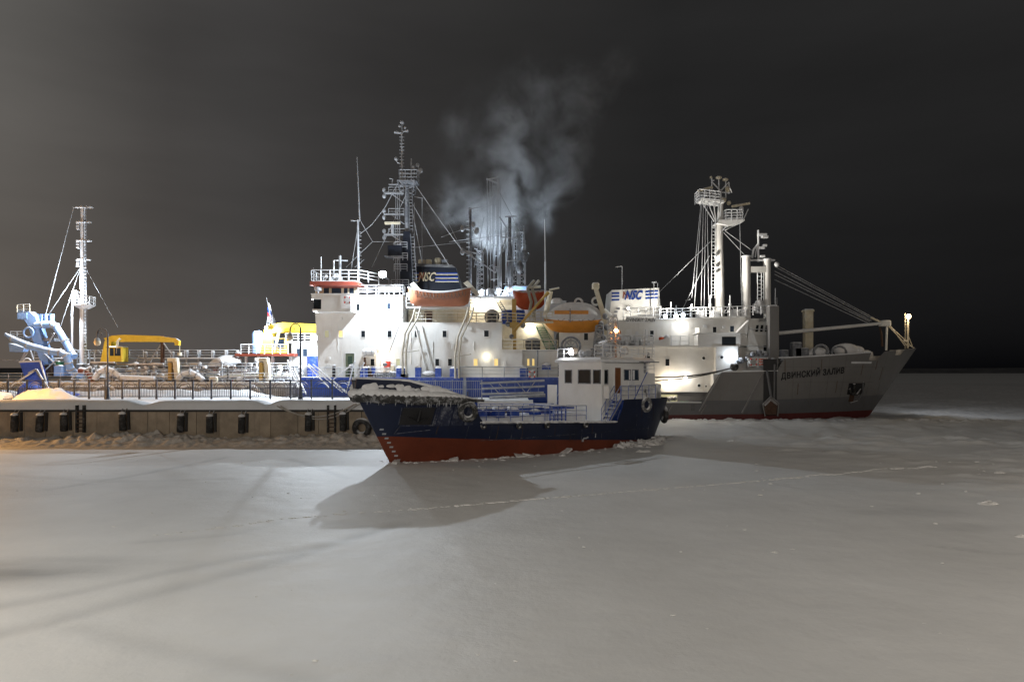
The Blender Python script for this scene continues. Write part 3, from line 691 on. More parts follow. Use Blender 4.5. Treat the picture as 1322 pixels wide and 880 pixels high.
MB().ball((lp[0],87.2,lp[2]), .2, 10).build('lamp_lens', M['lamp_white'], b_); light(b_, (lp[0]-.2,86.6,lp[2]-.1), 8000, COOL, .15)
for p, q, r in (((95,268),(58,410),.038),((104,345),(60,410),.02),((104,345),(72,440),.02),((110,345),(152,422),.02),((92,400),(92,470),.03),((66,430),(108,458),.03)):
    MB().tube(a(*p), a(*q), r, 5).build('stay', M['iced'], A)
MB().tube(a(94,268), a(104,268), .06, 5).build('stay_arm', M['iced'], mt)
MB().tube(a(-60,464), a(24,465), .05, 5).build('stay', M['iced'], A)
# dredge pipe and its gantry
def pipe(pts, r, name, m='white_iced', par=A, rings=True):
    o = MB().path(pts, r, 12).build(name, M[m], par, True)
    if rings:
        for i in range(1, len(pts)-1):
            d = (Vector(pts[i+1])-Vector(pts[i-1])).normalized(); c = Vector(pts[i])
            MB().tube(c-d*.09, c+d*.09, (r if not isinstance(r, list) else r[i])*1.18, 12).build('pipe_flange', M['iced'], o)
    return o
M['pale_blue'] = mat('pale_blue_steel', (.24,.40,.72), .5, .12, 1.2, snow=1, frost=.2)
Yp = 85.2
pipe([P3(7,431,Yp), P3(16,437,Yp), P3(36,446,Yp), P3(66,454,Yp), P3(78,455,Yp), P3(86,459,Yp), P3(88.5,468,Yp), P3(91,476,Yp+.5), P3(98,482,Yp+1), P3(106,485,Yp+1.5)], [.18,.34]+[.42]*4+[.42,.42,.45,.45], 'suction_pipe', 'pale_blue')
pipe([P3(46,420,87.5), P3(56,419,87.5), P3(68,418.5,87.5), P3(72,421,87.5), P3(84,440,87.5), P3(92,455,87.3), P3(96,460,87)], .42, 'discharge_pipe', 'pale_blue')
gan = MB().prism([(PX(30,88),PZ(409,88)),(PX(25,88),PZ(404,88)),(PX(26,88),PZ(400,88)),(PX(40,88),PZ(402,88)),(PX(48,88),PZ(409,88)),(PX(66,88),PZ(470,88)),(PX(56,88),PZ(470,88)),(PX(38,88),PZ(418,88))], 87.6, 88.5).build('gantry_leg', M['pale_blue'], A)
MB().prism([(PX(30,91),PZ(409,91)),(PX(40,91),PZ(402,91)),(PX(48,91),PZ(409,91)),(PX(66,91),PZ(470,91)),(PX(56,91),PZ(470,91)),(PX(38,91),PZ(418,91))], 91, 91.9).build('gantry_leg', M['pale_blue'], A)
MB().box(PX(26,88),PX(38,88),87.5,92,PZ(412,88),PZ(404,88)).build('gantry_head', M['pale_blue'], A)
MB().rail([(PX(26,88),87.5,PZ(403,88)),(PX(42,88),87.5,PZ(402,88))], .9, .8, .05).build('gantry_rail', M['cream'], A, kind='stuff')
MB().prism([(PX(15,86.5),PZ(443,86.5)),(PX(35,86.5),PZ(449,86.5)),(PX(33,86.5),PZ(454,86.5)),(PX(16,86.5),PZ(454,86.5))], 86.0, 87).build('pipe_cradle', M['pale_blue'], A)
MB().torus(a(37,429,87), (0,1,0), .62, .12, 16, 6).build('sheave', M['pale_blue'], A, True)
for p in (50, 56, 63):
    x, _, z = a(p,408); MB().lathe((x,88.6,z-.9), [(.28,0),(.30,1.2)], 10).build('winch_drum', M['pale_blue'], A, True)
MB().box(PX(28,88),PX(66,88),87.8,90,PZ(440,88),PZ(436,88)).build('gantry_platform', M['iced_dark'], A)
MB().rail([(PX(15,88),87.8,PZ(438,88)),(PX(32,88),87.8,PZ(438,88))], 1.0, .8, .04).build('gantry_rail', M['iced'], A, kind='stuff')
for p, q in (((35,450),(26,467)),((38,448),(44,466)),((26,467),(38,452)),((70,430),(62,445)),((56,455),(72,470)),((58,478),(75,462))):
    MB().tube(a(*p,87), a(*q,87), .09, 6).build('gantry_brace', M['iced'], A)
# blue plate leaning over the side
q = [P3(25,467,84.6), P3(52,466,84.6), P3(61,497,83.6), P3(35,497,83.6)]
MB().loft([[Vector(p) for p in q],[Vector(p)+Vector((0,.35,.1)) for p in q]]).build('blue_ramp_plate', M['tarp'], A)
MB().tube(q[0], q[1], .12, 6).tube(q[1], q[2], .12, 6).build('plate_edge', M['white_iced'], A)
pa = P3(47,477,83.4); MB().tube(P3(8,502,82.6), pa, .10, 6).build('ramp_ram', M['white_iced'], A); MB().tube(P3(37,482,83.3), pa, .17, 6).build('ram_cylinder', M['iced_dark'], A); MB().tube(pa, P3(66,506,82.6), .10, 6).build('ramp_ram', M['white_iced'], A); MB().tube(pa, P3(53,487,83.2), .17, 6).build('ram_cylinder', M['iced_dark'], A)
MB().torus(a(35,468,86), (0,1,0), .55, .09, 16, 6).build('wire_ring', M['white_iced'], A, True)
# tarpaulin on the quay
mb = MB(); n = 9
tv = []
for i in range(n):
    u = i/(n-1); x0 = PX(30+70*u, 77.5); zt = 3.0+(1.75-1.2*u)*(1+.12*math.sin(9*u))
    tv.append([(x0,76.2+.3*math.sin(7*u),3.0),(x0,76.8,3.0+(zt-3)*.7),(x0,77.6,zt),(x0,78.6,3.0+(zt-3)*.6),(x0,79.4,2.98)])
mb.loft(tv); tag(mb.build('tarpaulin', M['tarp']), 'bright blue tarpaulin spread over a heap on the quay below the dredger', 'tarpaulin')
# machinery at the foot of the mast
for k, (p, q, wd, h, m_) in enumerate(((62,478,12,16,'rust'),(78,478,12,14,'pale_blue'),(76,468,8,5,'green'),(105,474,9,10,'iced_dark'),(120,473,10,8,'iced_dark'))):
    x, _, z = a(p,q,87.5); w2 = wd/20; h2 = h/10
    MB().cbox(x-w2, x+w2, 87, 89, z-h2/2, z+h2/2, .12).build('deck_machinery', M[m_], A)
M['rust2'] = mat('red_lead_pipe', (.22,.075,.05), .6, .3, 2, snow=.9)
pipe([a(104,478,85.5), a(112,479,85.2), a(118,485,85.2), a(118,494,85.2)], .42, 'pipe_bend', 'rust2')
pipe([a(122,489,85), a(128,480,84.9), a(138,475.5,84.9), a(148,480,84.9), a(156,487,84.9), a(200,489,84.9)], .36, 'deck_hose', 'white_iced')
pipe([a(230,489,84.9), a(236,483,84.9), a(246,480,84.9), a(254,484,84.9), a(262,490,84.9)], .34, 'deck_hose', 'white_iced')
for p in (116, 122, 100):
    x, _, z = a(p,455,89); MB().path([(x,89,5),(x,89,z),(x+.25,89,z+.3),(x+.7,89,z+.2),(x+.8,89,z-.1)], .09, 6).build('vent_pipe', M['iced'], A, True)
# deck pipelines, valves and posts
random.seed(21)
for k, (q, Yq, r, x0, x1) in enumerate(((470,91,.16,120,385),(475.5,90,.2,118,300),(480,88.5,.22,118,330),(484.5,87,.2,120,376),(488,86,.18,120,372),(473,89,.12,210,385))):
    xa, xb = PX(x0,Yq), PX(x1,Yq); z = PZ(q,Yq)
    o = MB().tube((xa,Yq,z), (xb,Yq,z), r, 10).build('deck_pipe', M['rust' if k in (1,) else 'cream' if k in (0,3) else 'iced_dark'], A, True)
    MB().box(xa, xb, Yq-r*.75, Yq+r*.75, z+r*.75, z+r*1.35).build('pipe_snow', M['snow'], o)
    xx = xa+1
    while xx < xb:
        MB().box(xx-.09, xx+.09, Yq-.12, Yq+.12, 4.75, z).build('pipe_stand', M['iced_dark'], o); xx += random.uniform(3,5)
def valve(x, y, z0, h):
    o = MB().lathe((x,y,z0), [(.16,0),(.16,h*.5),(.34,h*.52),(.34,h*.62),(.14,h*.66),(.14,h*.84),(.30,h*.86),(.30,h*.93),(.05,h)], 10).build('valve', M['iced'], A, True)
    MB().torus((x,y-.35,z0+h*.57), (0,1,0), .24, .04, 12, 5).build('handwheel', M['iced'], o, True)
    MB().ball((x,y,z0+h), .28, 8, sz=.5).build('snow_cap', M['snow'], o, True)
for p in (132,168,190,200,212,228,252,258,270,286,300,324,331,362,388,352,146,176):
    Yq = random.choice((86.3,88,89.5)); valve(PX(p,Yq), Yq, 4.7, random.uniform(1.7,3.0))
for p, q in ((188,455),(223,455),(241,453),(257,453),(275,454),(292,453),(307,454)):
    x, _, z = a(p,q,90.5); o = MB().lathe((x,90.5,4.7), [(.16,0),(.16,z-5.2),(.25,z-5.1),(.25,z-4.75),(.1,z-4.6)], 10).build('mushroom_vent', M['iced'], A, True)
    MB().ball((x,90.5,z+.05), .25, 8, sz=.5).build('snow_cap', M['snow'], o, True)
for k in range(46):                                   # lumps of snow-covered fittings on the deck
    p = random.uniform(118,372); Yq = random.uniform(85.2,90); x = PX(p,Yq); h = random.uniform(.25,.9); w2 = random.uniform(.2,.75)
    MB().cbox(x-w2, x+w2, Yq-.35, Yq+.35, 4.72, 4.75+h, .08).build('deck_fitting', M[random.choice(('iced_dark','white_iced','rust','iced_dark','cream'))], A)
M['grime'] = mat('dark_grimy_deck_steel', (.07,.065,.06), .6, .4, 3, snow=1, frost=.3)
random.seed(33)
for k in range(70):                                   # clutter: low pipes, hydrants and brackets, each capped with snow
    p = random.uniform(112,380); Yq = random.uniform(85,91); x = PX(p,Yq); h = random.uniform(.4,2.1); r = random.uniform(.06,.16)
    o = MB().tube((x,Yq,4.7), (x,Yq,4.7+h), r, 6).tube((x,Yq,4.7+h*.8), (x+random.uniform(-.9,.9),Yq,4.7+h*.8), r*.8, 6).build('deck_standpipe', M['grime' if k % 3 else 'iced'], A, True)
    MB().ball((x,Yq,4.72+h), r*1.9, 7, sz=.7).build('snow_cap', M['snow'], o, True)
for k in range(26):
    p = random.uniform(115,340); Yq = random.uniform(85.2,91); x = PX(p,Yq); ln = random.uniform(1.5,5); z = random.uniform(5.1,7.2); r = random.uniform(.08,.2)
    o = MB().tube((x,Yq,z), (x+ln,Yq+random.uniform(-.3,.3),z), r, 8).build('deck_pipe', M['grime' if k % 4 else 'rust'], A, True)
    MB().box(x+.05, x+ln-.05, Yq-r*.8, Yq+r*.8, z+r*.7, z+r*1.5).build('pipe_snow', M['snow'], o)
for q0, x0_, x1_ in ((487,118,380),(480,200,380)):
    MB().rail([(PX(x0_,86.2),86.2,PZ(q0,86.2)),(PX(x1_,86.2),86.2,PZ(q0,86.2))], 1.1, 1.1, .03, 3).build('deck_rail', M['iced'], A, kind='stuff')
for p in (166, 176): MB().ladder(a(p,488,86.2), a(p+14,458,87.4), (.9,0,0), .4, .05).build('deck_stair', M['iced'], A, kind='stuff')
# fork-shaped cradle posts
for p in (224, 341):
    x, _, zt = a(p,462,85.6); x = x+.2
    o = MB().prism([(x-.75,4.9),(x-.35,4.9),(x-.30,zt-.6),(x-.72,zt-.5)], 85.3, 85.9).build('cradle_post', M['ochre'], A)
    MB().prism([(x+.15,4.8),(x+.62,4.8),(x+.35,zt),(x-.2,zt)], 85.25, 85.95).build('cradle_arm', M['cream'], o)
    MB().cbox(x-.85, x+.38, 85.2, 86, zt-.45, zt+.05, .1).build('cradle_head', M['cream'], o)
# covered boat on deck
bx0, bx1 = PX(271,88.5), PX(311,88.5); bzz = PZ(470,88.5)
rg = []
for i in range(9):
    u = i/8; x = bx0+(bx1-bx0)*u; k = max(.12, math.sin(math.pi*min(.97,u+.03))**.5)
    rg.append([(x, 88.5+1.0*k*math.cos(t), bzz-.1+(1.0 if math.sin(t) > 0 else .6)*k*math.sin(t)+.5*u) for t in [2*math.pi*j/12 for j in range(12)]])
tag(MB().loft(rg).build('covered_workboat', M['white_iced'], smooth=True), 'snow-covered workboat lying on the dredger deck left of the crane platform', 'boat')
for p in (280, 302): x = PX(p,88.5); MB().box(x-.12,x+.12,87.8,89.2,4.7,bzz-.3).build('boat_chock', M['brown_red'], A)
# yellow cranes
def crane(px0, Yc, boom, col, cab, label_):
    o = MB().prism([(PX(p,Yc),PZ(q,Yc)) for p, q in col], Yc-.5, Yc+.6).build('crane_column', M['yellow'], A)
    MB().prism([(PX(p,Yc),PZ(q,Yc)) for p, q in boom], Yc-.85, Yc-.3).build('crane_boom', M['yellow'], o)
    c0, c1, q0, q1 = cab
    x0, x1, z0, z1 = PX(c0,Yc), PX(c1,Yc), PZ(q1,Yc), PZ(q0,Yc)
    MB().cbox(x0, x1, Yc-1.1, Yc+.4, z0, z1, .12).build('crane_cab', M['yellow'], o)
    MB().box(x0+.25, x0+.72, Yc-1.13, Yc-1.09, z0+.75, z1-.25).build('cab_window', M['glass_blue'], o); MB().box(x0+.85, x1-.2, Yc-1.13, Yc-1.09, z0+.75, z1-.25).build('cab_window', M['glass_blue'], o)
    return o
c1_ = crane(135, 87.5, [(139,437),(150,433.5),(166,432.5),(210,434),(231,437),(235,440),(234.5,446),(230,446),(229,442),(205,441.5),(160,441.5),(142,441)], [(132.5,467),(148,467),(146,440),(138,440)], (146,164,447,467), '')
MB().path([a(151,456,86.5), a(152,440,86.5), a(155,437,86.5)], .14, 8).build('boom_ram', M['cream'], c1_, True)
MB().tube(a(232,446,87.2), a(232,455,87.2), .05, 5).tube(a(232,455,87.2), a(232,459,87.2), .28, 8).build('crane_hook', M['cream'], c1_)
MB().tube(a(210,433,87.4), a(210,470,87.4), .26, 8).build('boom_rest', M['rust'], A); MB().tube(a(210,441,87.3), a(196,462,87.3), .08, 6).build('boom_rest_brace', M['iced'], A); MB().tube(a(210,441,87.3), a(223,460,87.3), .08, 6).build('boom_rest_brace', M['iced'], A)
c2_ = crane(340, 90, [(344,427),(352,419),(368,416.5),(412,419),(425,420),(425,429),(412,431),(360,429.5),(352,431)], [(337,457),(352,457),(354,430),(343,427)], (354,372,436,457), '')
MB().path([a(355,452,88.8), a(360,430,88.8), a(363,424,88.8)], .18, 8).build('boom_ram', M['cream'], c2_, True)
# crane platform
MB().box(PX(311,90), PX(386,90), 88, 92, PZ(460,90), PZ(456.5,90)).build('crane_platform', M['brown_red'], A)
MB().rail([(PX(311,88),88,PZ(457,88)),(PX(372,88),88,PZ(457,88))], 1.25, 1.0, .045, 4).build('platform_rail', M['white_iced'], A, kind='stuff')
for p in (318, 334, 352, 375): MB().box(PX(p,89)-.12, PX(p,89)+.12, 88.8, 89.2, 4.7, PZ(459,89)).build('platform_leg', M['white_iced'], A)
MB().lathe((PX(333,91),91,PZ(456,91)), [(.7,0),(.75,2.6),(.5,3.0)], 12).build('vent_trunk', M['pale_blue'], A, True)
# dredger's deckhouse next to the white ship
hx0, hx1 = PX(378,90), PX(413,90)
MB().box(hx0, hx1+1.2, 89.5, 97, 4.7, PZ(443,90)).build('deckhouse', M['white'], A)
MB().box(hx0-.6, hx1+1.2, 88.6, 97, PZ(443,90), PZ(441,90)).build('deckhouse_roof', M['white_clean'], A)
MB().rail([(hx0-.5,88.7,PZ(441,90)),(hx1,88.7,PZ(441,90))], 1.0, .9, .05).build('roof_rail', M['white_clean'], A, kind='stuff')
for p in (386, 394): window(A, PX(p,89.5), 89.48, PZ(455,89.5), .55, 1.0, 'glass_blue')
MB().lathe((PX(404,88),88,4.7), [(.75,0),(.75,3.4),(.6,3.5)], 14).build('ventilation_trunk', M['blue'], A, True)
fl = P3(406,436,87.5)
o = MB().cbox(fl[0]-.35, fl[0]+.35, fl[1], fl[1]+.4, fl[2]-.3, fl[2]+.3).tube((fl[0],fl[1]+.3,fl[2]), (fl[0],89.6,fl[2]+.3), .08, 6).build('floodlight', M['iced_dark'], A)
MB().disc((fl[0],fl[1]-.02,fl[2]), (0,1,0), .42, .04, 16).build('lens', M['lamp_cool'], o)
light(o, (fl[0],fl[1]-.6,fl[2]), 14000, COOL, .2, 165, .3, (-.45,-1,-.28)); light(o, (fl[0]-.3,fl[1]-.9,fl[2]-.3), 1700, COOL, .2)
fl = P3(344,423,88.6); o = MB().cbox(fl[0]-.22, fl[0]+.22, 88.6, 88.9, fl[2]-.2, fl[2]+.2, .04).build('crane_lamp', M['ochre'], A)
MB().ball((fl[0],88.5,fl[2]), .19, 10).build('lens', M['lamp_warm'], o); light(o, (fl[0]-.3,88.0,fl[2]-.1), 3400, COOL, .15)
# small flood on the gantry that lights the pipes and the blue plate
fl = a(88,470,84.6)
# gangway stairs from the dredger's deck to the quay
GW = empty('gangway', P3(392,508,79), 'steep snowy gangway stair leading from the dredger deck down to the quay', 'gangway')
for p, q in (((374,476),(389,508)),((380,476),(395,508))): MB().tube(P3(*p,83), P3(*q,79), .09, 6).build('stringer', M['white_iced'], GW)
mb = MB()
for k in range(8): u = (k+.5)/8; c = Vector(P3(374,477,83)).lerp(Vector(P3(389,508,79)), u); e = Vector(P3(380,477,83)).lerp(Vector(P3(395,508,79)), u); mb.tube(c, e, .09, 4)
mb.build('treads', M['white_iced'], GW, kind='stuff')
MB().rail([P3(371,475,82.8), P3(386,507,78.8)], 1.0, 1.2, .04, 2).build('handrail', M['white_iced'], GW, kind='stuff')
# flag and its mast
fm = empty('flag', a(348,417,91), 'white, blue and red flag on a staff above the yellow crane', 'flag')
MB().tube(a(352,421,91), a(344,384,91), .05, 6).build('staff', M['iced'], fm); MB().lattice(a(351,424,91.3), a(349,402,91.3), 1.1, 5, .05, .3).build('lattice_foot', M['iced'], fm, kind='stuff')
for k, mm in enumerate(('flag_white','flag_blue','flag_red')):
    top = [a(345.2,389+7*k,91), a(348.5+.6*k,393+7*k,91.1), a(349.5,396+6*k,90.8)]; bot = [a(345.2+.9,396+7*k,91), a(349+.6*k,400+7*k,91.1), a(350.5,402+6*k,90.8)]
    MB().add(top+bot, [(0,1,4,3),(1,2,5,4)]).add([(x,y+.02,z) for x,y,z in top+bot], [(0,3,4,1),(1,4,5,2)]).build('stripe', M[mm], fm)

# ================================================================== SHIP B: white ship with blue hull
YB = 82.0
def b(px, py, Y=YB): return P3(px, py, Y)
B = empty('white_ship', (-10, 90, 0), 'large white ship with bright blue hull, navy funnel and tall mast in the middle', 'ship')
pl = rect_hull(-25.8, 7.2, 82, 96, 1.6)
MB().loft([[(x,y,-.5) for x,y in pl],[(x,y,5.30) for x,y in pl]]).build('hull', M['blue_hull'], B)
MB().loft([[(x,y,5.26) for x,y in pl],[(x,y,5.38) for x,y in pl]]).build('deck', M['white_iced'], B)
MB().box(-25.6, 7, 81.9, 82.02, 5.05, 5.35).build('sheer_strake', M['blue'], B)
DZ = 5.38
FYb = 83.2                                             # the long white side wall
def fx(px): return PX(px, FYb)
def fz(py): return PZ(py, FYb)
x0, x1, x2, x3 = fx(411), fx(520), fx(648), fx(721)
MB().prism([(x0+.05,DZ),(x1,DZ),(x1,fz(380.5)),(x0-.75,fz(380.5)),(x0-.4,fz(402))], FYb, 94).build('forward_house', M['white'], B)
MB().box(x1, x2, FYb, 94, DZ, fz(416)).build('middle_house', M['white'], B)
MB().prism([(x2,DZ),(x3-4.4,DZ),(x3-4.4,fz(452.5)),(x2,fz(452.5))], FYb, 94).build('after_house', M['white'], B)
MB().box(x3-4.4, x3, FYb+1.2, 94, DZ, fz(452.5)).build('after_house_end', M['white'], B)
MB().box(x2-.5, x3+.1, FYb-.12, 94, fz(452.5), fz(451.2)).build('boat_deck_edge', M['white'], B)
# faint plating seams and a doubler on the side wall
for px_ in (440, 470, 530, 592): MB().box(fx(px_)-.03, fx(px_)+.03, FYb-.012, FYb+.01, DZ+.05, fz(417)).build('plate_seam', M['white'], B)
MB().box(x0, x2, FYb-.014, FYb+.01, fz(448), fz(447.5)).build('plate_seam', M['white'], B)
# bridge wing and bridge
wy = 80.2; wx0, wx1 = PX(402,wy), PX(453,wy); wz0, wz1 = PZ(402,wy), PZ(380,wy)
wg = MB().box(wx0+1.15, wx1, wy, 84.6, wz0+.28, wz1).box(wx0, wx0+1.15, wy, 84.6, wz0+1.45, wz1).box(wx0+.12, wx1, wy-.02, 84.6, wz0, wz0+.28).build('bridge_wing', M['white'], B)
MB().box(wx0+.16, wx0+1.15, wy+.35, 84, wz0+.28, wz0+1.45).build('wing_window', M['glass'], wg)
MB().box(wx0-.05, wx1+.03, wy-.06, 84.6, wz1-.0, wz1+.12).build('wing_coaming', M['white_clean'], wg)
px_ = PX(441,wy-.05)
MB().box(PX(440,wy), wx1+.02, wy-.05, wy, wz0+.32, wz1+.1).build('wing_panel', M['white_clean'], wg)
by = 84.4; bx0, bx1 = PX(407,by), PX(461,by); bz0, bz1 = PZ(382,by), PZ(368,by)
br = MB().box(bx0, bx1, by, 92, bz0-.6, bz1+.1).build('bridge', M['cream'], B)
for p0_, p1_ in ((418,425),(428,441),(444,449),(451,457)): window(B, (PX(p0_,by)+PX(p1_,by))/2, by-.01, (bz0+bz1)/2+.05, (p1_-p0_)/10.6, .85, 'glass_blue', 'cream')
MB().lathe((PX(410,82),82.2,wz1), [(.1,0),(.1,.6),(.42,.7),(.45,1.1),(.1,1.2)], 10).build('wing_searchlight', M['iced'], B, True)
rf = MB().box(PX(400,81.5), PX(462,81.5), 81.5, 93, PZ(368,81.5), PZ(363,81.5)).build('bridge_roof', M['brown_red'], B)
MB().box(PX(401,81.6)+.1, PX(461,81.6), 81.7, 92.8, PZ(363,81.5), PZ(363,81.5)+.14).build('roof_snow', M['snow'], rf)
MB().rail([(PX(402,81.6),88,PZ(363,81.6)+.1),(PX(402,81.6),81.6,PZ(363,81.6)+.1),(PX(462,81.6),81.6,PZ(363,81.6)+.1),(PX(486,81.6),83,PZ(366,81.6)+.1)], 1.25, 1.1, .05, 3).build('roof_rail', M['white_iced'], rf, kind='stuff')
MB().tube(b(404.5,363), b(404.5,346), .05, 5).tube(b(402.5,348), b(406,348), .05, 5).build('wind_gauge', M['iced'], rf)
MB().tube(b(414.5,363), b(414.5,331.5), .06, 5).build('whip_aerial', M['white_iced'], rf)
MB().tube(b(439,363,84), b(439,330,84), .16, 8).tube(b(434,336,84), b(449,336.5,84), .09, 6).build('signal_mast', M['iced'], rf); MB().path([b(431,363,84), b(431,336,84), b(437,336,84)], .10, 6).build('signal_arm', M['white_iced'], rf)
for p, q, r in ((433,357,.55),(437,360,.5),(428,360,.4),(421,357,.3)):
    x, y, z = b(p,q,83.5); MB().ball((x,y,z), r, 9, sz=.8).build('roof_fitting', M['white_iced'], rf, True)
# flying bridge deck gear between the bridge and the big lamp
for p, q, w2, h in ((466,374,.55,1.3),(478,375,.8,.9),(486,373,.5,1.1),(472,379,1.2,.4)):
    x, y, z = b(p,q,85); MB().cbox(x-w2, x+w2, 85, 86.5, fz(381), z+h/2, .1).build('deck_box', M['white_iced'], B)
MB().rail([(PX(462,FYb),FYb+.1,fz(380.5)),(x1,FYb+.1,fz(380.5)),(x1,90,fz(380.5))], 1.2, 1.0, .05).build('house_rail', M['white_iced'], B, kind='stuff')
MB().box(PX(488,83.6), PX(517,83.6), 83.6, 86, PZ(375,83.6), PZ(367,83.6)).build('awning_box', M['white_clean'], B)
for p in (489, 502, 516): MB().tube((PX(p,83.7),83.7,fz(381)), (PX(p,83.7),83.7,PZ(374,83.7)), .06, 5).build('awning_post', M['white_clean'], B)
# big floodlight
fl = P3(494,354,80.4)
o = MB().cbox(fl[0]-.42, fl[0]+.42, fl[1], fl[1]+.35, fl[2]-.34, fl[2]+.34).tube((fl[0],fl[1]+.3,fl[2]-.1), (fl[0],84.5,fl[2]-.1), .09, 6).tube((fl[0],84.5,fl[2]-.1), (fl[0],84.5,fz(381)), .10, 6).build('floodlight', M['iced_dark'], B)
MB().disc((fl[0],fl[1]-.02,fl[2]), (0,1,0), .40, .04, 18).build('lens', M['lamp_cool'], o)
light(o, (fl[0],fl[1]-.4,fl[2]), 17000, COOL, .18, 126, .4, (-.28,-1,-.34)); light(o, (fl[0],fl[1]-.5,fl[2]-.15), 8200, COOL, .2)
# windows
for p in (422, 440, 469, 503, 538, 574): window(B, fx(p), FYb-.01, fz(431), .46, .78, 'lit' if p == 440 else 'lit_dim' if p == 422 else 'glass')
window(B, fx(462), FYb-.01, fz(396.5), .46, .78); window(B, fx(502), FYb-.01, fz(395), .42, .7, 'glass_blue')
for p, k in ((481,'glass'),(514,'lit_dim'),(564.5,'glass'),(581,'glass'),(614,'lit'),(640.5,'lit')): window(B, fx(p), FYb-.01, fz(467.5), .46, .82, k)
window(B, fx(628), FYb-.01, fz(430.5), .55, .75)
for p in (682, 688.5): window(B, PX(p,FYb+1.2), FYb+1.19, PZ(467.5,FYb+1.2), .26, .85, 'lit')
M['door_green'] = mat('dark_green_door', (.03,.06,.04), .5, .2, 2)
# open doorway into a dim corridor
dx0, dx1, dz1 = fx(446), fx(457.5), fz(456)
MB().box(dx0, dx1, FYb-.03, FYb-.005, DZ+.02, dz1).build('doorway', M['room'], B); MB().box(dx0-.08, dx0, FYb-.09, FYb, DZ, dz1+.08).box(dx1, dx1+.08, FYb-.09, FYb, DZ, dz1+.08).box(dx0, dx1, FYb-.085, FYb, dz1, dz1+.08).build('door_frame', M['white_clean'], B)
MB().box(dx0+.3, dx1-.25, FYb-.05, FYb-.031, DZ+.05, dz1-.35).build('inner_door', M['door_green'], B)
MB().prism([(dx0-.45,DZ),(dx0-.05,DZ),(dx0-.05,dz1),(dx0-.15,dz1)], FYb-.7, FYb-.62).build('door_leaf', M['white_clean'], B)
def wl(px_, py_, y, *k): x, _, z = P3(px_, py_, y); return wall_lamp(B, (x, y, z), *k)
wl(628, 460, FYb, 30, (1,.92,.68), 'lamp_warm', .11); wl(497, 461, FYb, 70, (1,.85,.6), 'lamp_warm')
# doorway box, fire box, ventilators, gear along the side deck
for p, q, wd, h, mm in ((500,470,.75,.75,'ring_red'),(482,478,.5,1.0,'blue'),(507,478,.5,1.3,'cream'),(479,482,.4,1.0,'rust')):
    x, _, z = b(p,q,83); MB().cbox(x-wd/2, x+wd/2, 82.8, FYb-.01, z-h/2, z+h/2, .05).build('wall_box', M[mm], B)
for p, q, h, w2 in ((471,487,4.0,.14),(431,487,1.9,.2),(453,487,1.9,.2),(475,488,1.5,.2)):
    x, _, _z = b(p,q,82.6); o = MB().tube((x,82.6,DZ), (x,82.6,DZ+h/2*1.0+.4), w2, 8).build('vent_post', M['black' if p != 471 else 'rust'], B, True); MB().ball((x,82.6,DZ+h/2+.45), w2*1.3, 8, sz=.6).build('snow_cap', M['snow'], o, True)
for p, w2, h in ((518,.62,1.5),(540,.4,1.6),(566,.4,1.5),(587,.62,1.45),(470,.5,1.5),(522,.5,.6),(553,.9,.6)):
    x, _, _z = b(p,487,82.4); o = MB().cbox(x-w2/1.1, x+w2/1.1, 82.1, 82.8, DZ-.1, DZ+h*.75, .05).build('bulwark_locker', M['blue' if h > 1 else 'iced_dark'], B); MB().ball((x,82.45,DZ+h*.75), w2*.95, 8, sz=.35, sy=.6).build('snow_cap', M['snow'], o, True)
for p in (497, 503, 508, 512, 488): x, _, z = b(p,483,82.5); MB().ball((x,82.5,z), random.uniform(.3,.5), 8).build('winch_part', M['iced_dark'], B, True)
MB().rail([(-25.5,82.1,DZ),(fx(505),82.1,DZ)], 1.15, 1.5, .03, 3).build('side_rail', M['white_iced'], B, kind='stuff')
MB().rail([(fx(595),82.1,DZ),(7,82.1,DZ)], 1.25, 2.6, .035, 3).build('side_rail', M['grate'], B, kind='stuff')
o = MB().cbox(fx(672)-.1, fx(682), 82.3, 83.1, DZ, DZ+1.15, .1).build('blue_locker', M['blue'], B)
MB().cbox(PX(700,82.7), PX(711,82.7), 82.6, 83.6, PZ(477,82.7), PZ(470.5,82.7), .05).build('blue_box', M['blue'], B); MB().ball(P3(705.5,470,83), .6, 8, sz=.45).build('snow_cap', M['snow'], B, True)
MB().tube(P3(694,490,82.9), P3(694,452,82.9), .09, 6).build('drain_pipe', M['iced_dark'], B)
lifebuoy(P3(687,483,81.95), 'white lifebuoy with red bands on the white ship\'s side rail above the gangway'); lifebuoy(P3(448.5,387,79.95), 'lifebuoy on the white panel of the bridge wing, below the red-brown roof', r=.42)
# inflatable raft canister on the wall
cx_, _, cz_ = P3(477,454,82.7)
t = empty('raft_canister', (cx_,82.7,cz_), 'white snow-topped life-raft canister mounted on the white ship\'s side wall', 'life raft')
MB().path([(cx_-.85,82.7,cz_),(cx_-.7,82.7,cz_),(cx_+.7,82.7,cz_),(cx_+.85,82.7,cz_)], [.25,.40,.40,.25], 12).build('canister', M['white_clean'], t, True); MB().torus((cx_-.35,82.7,cz_), (1,0,0), .41, .03, 12, 5).torus((cx_+.35,82.7,cz_), (1,0,0), .41, .03, 12, 5).build('strap', M['iced_dark'], t); MB().box(cx_-.6, cx_+.6, 82.5, FYb-.02, cz_-.55, cz_-.4).build('cradle', M['white_clean'], t)
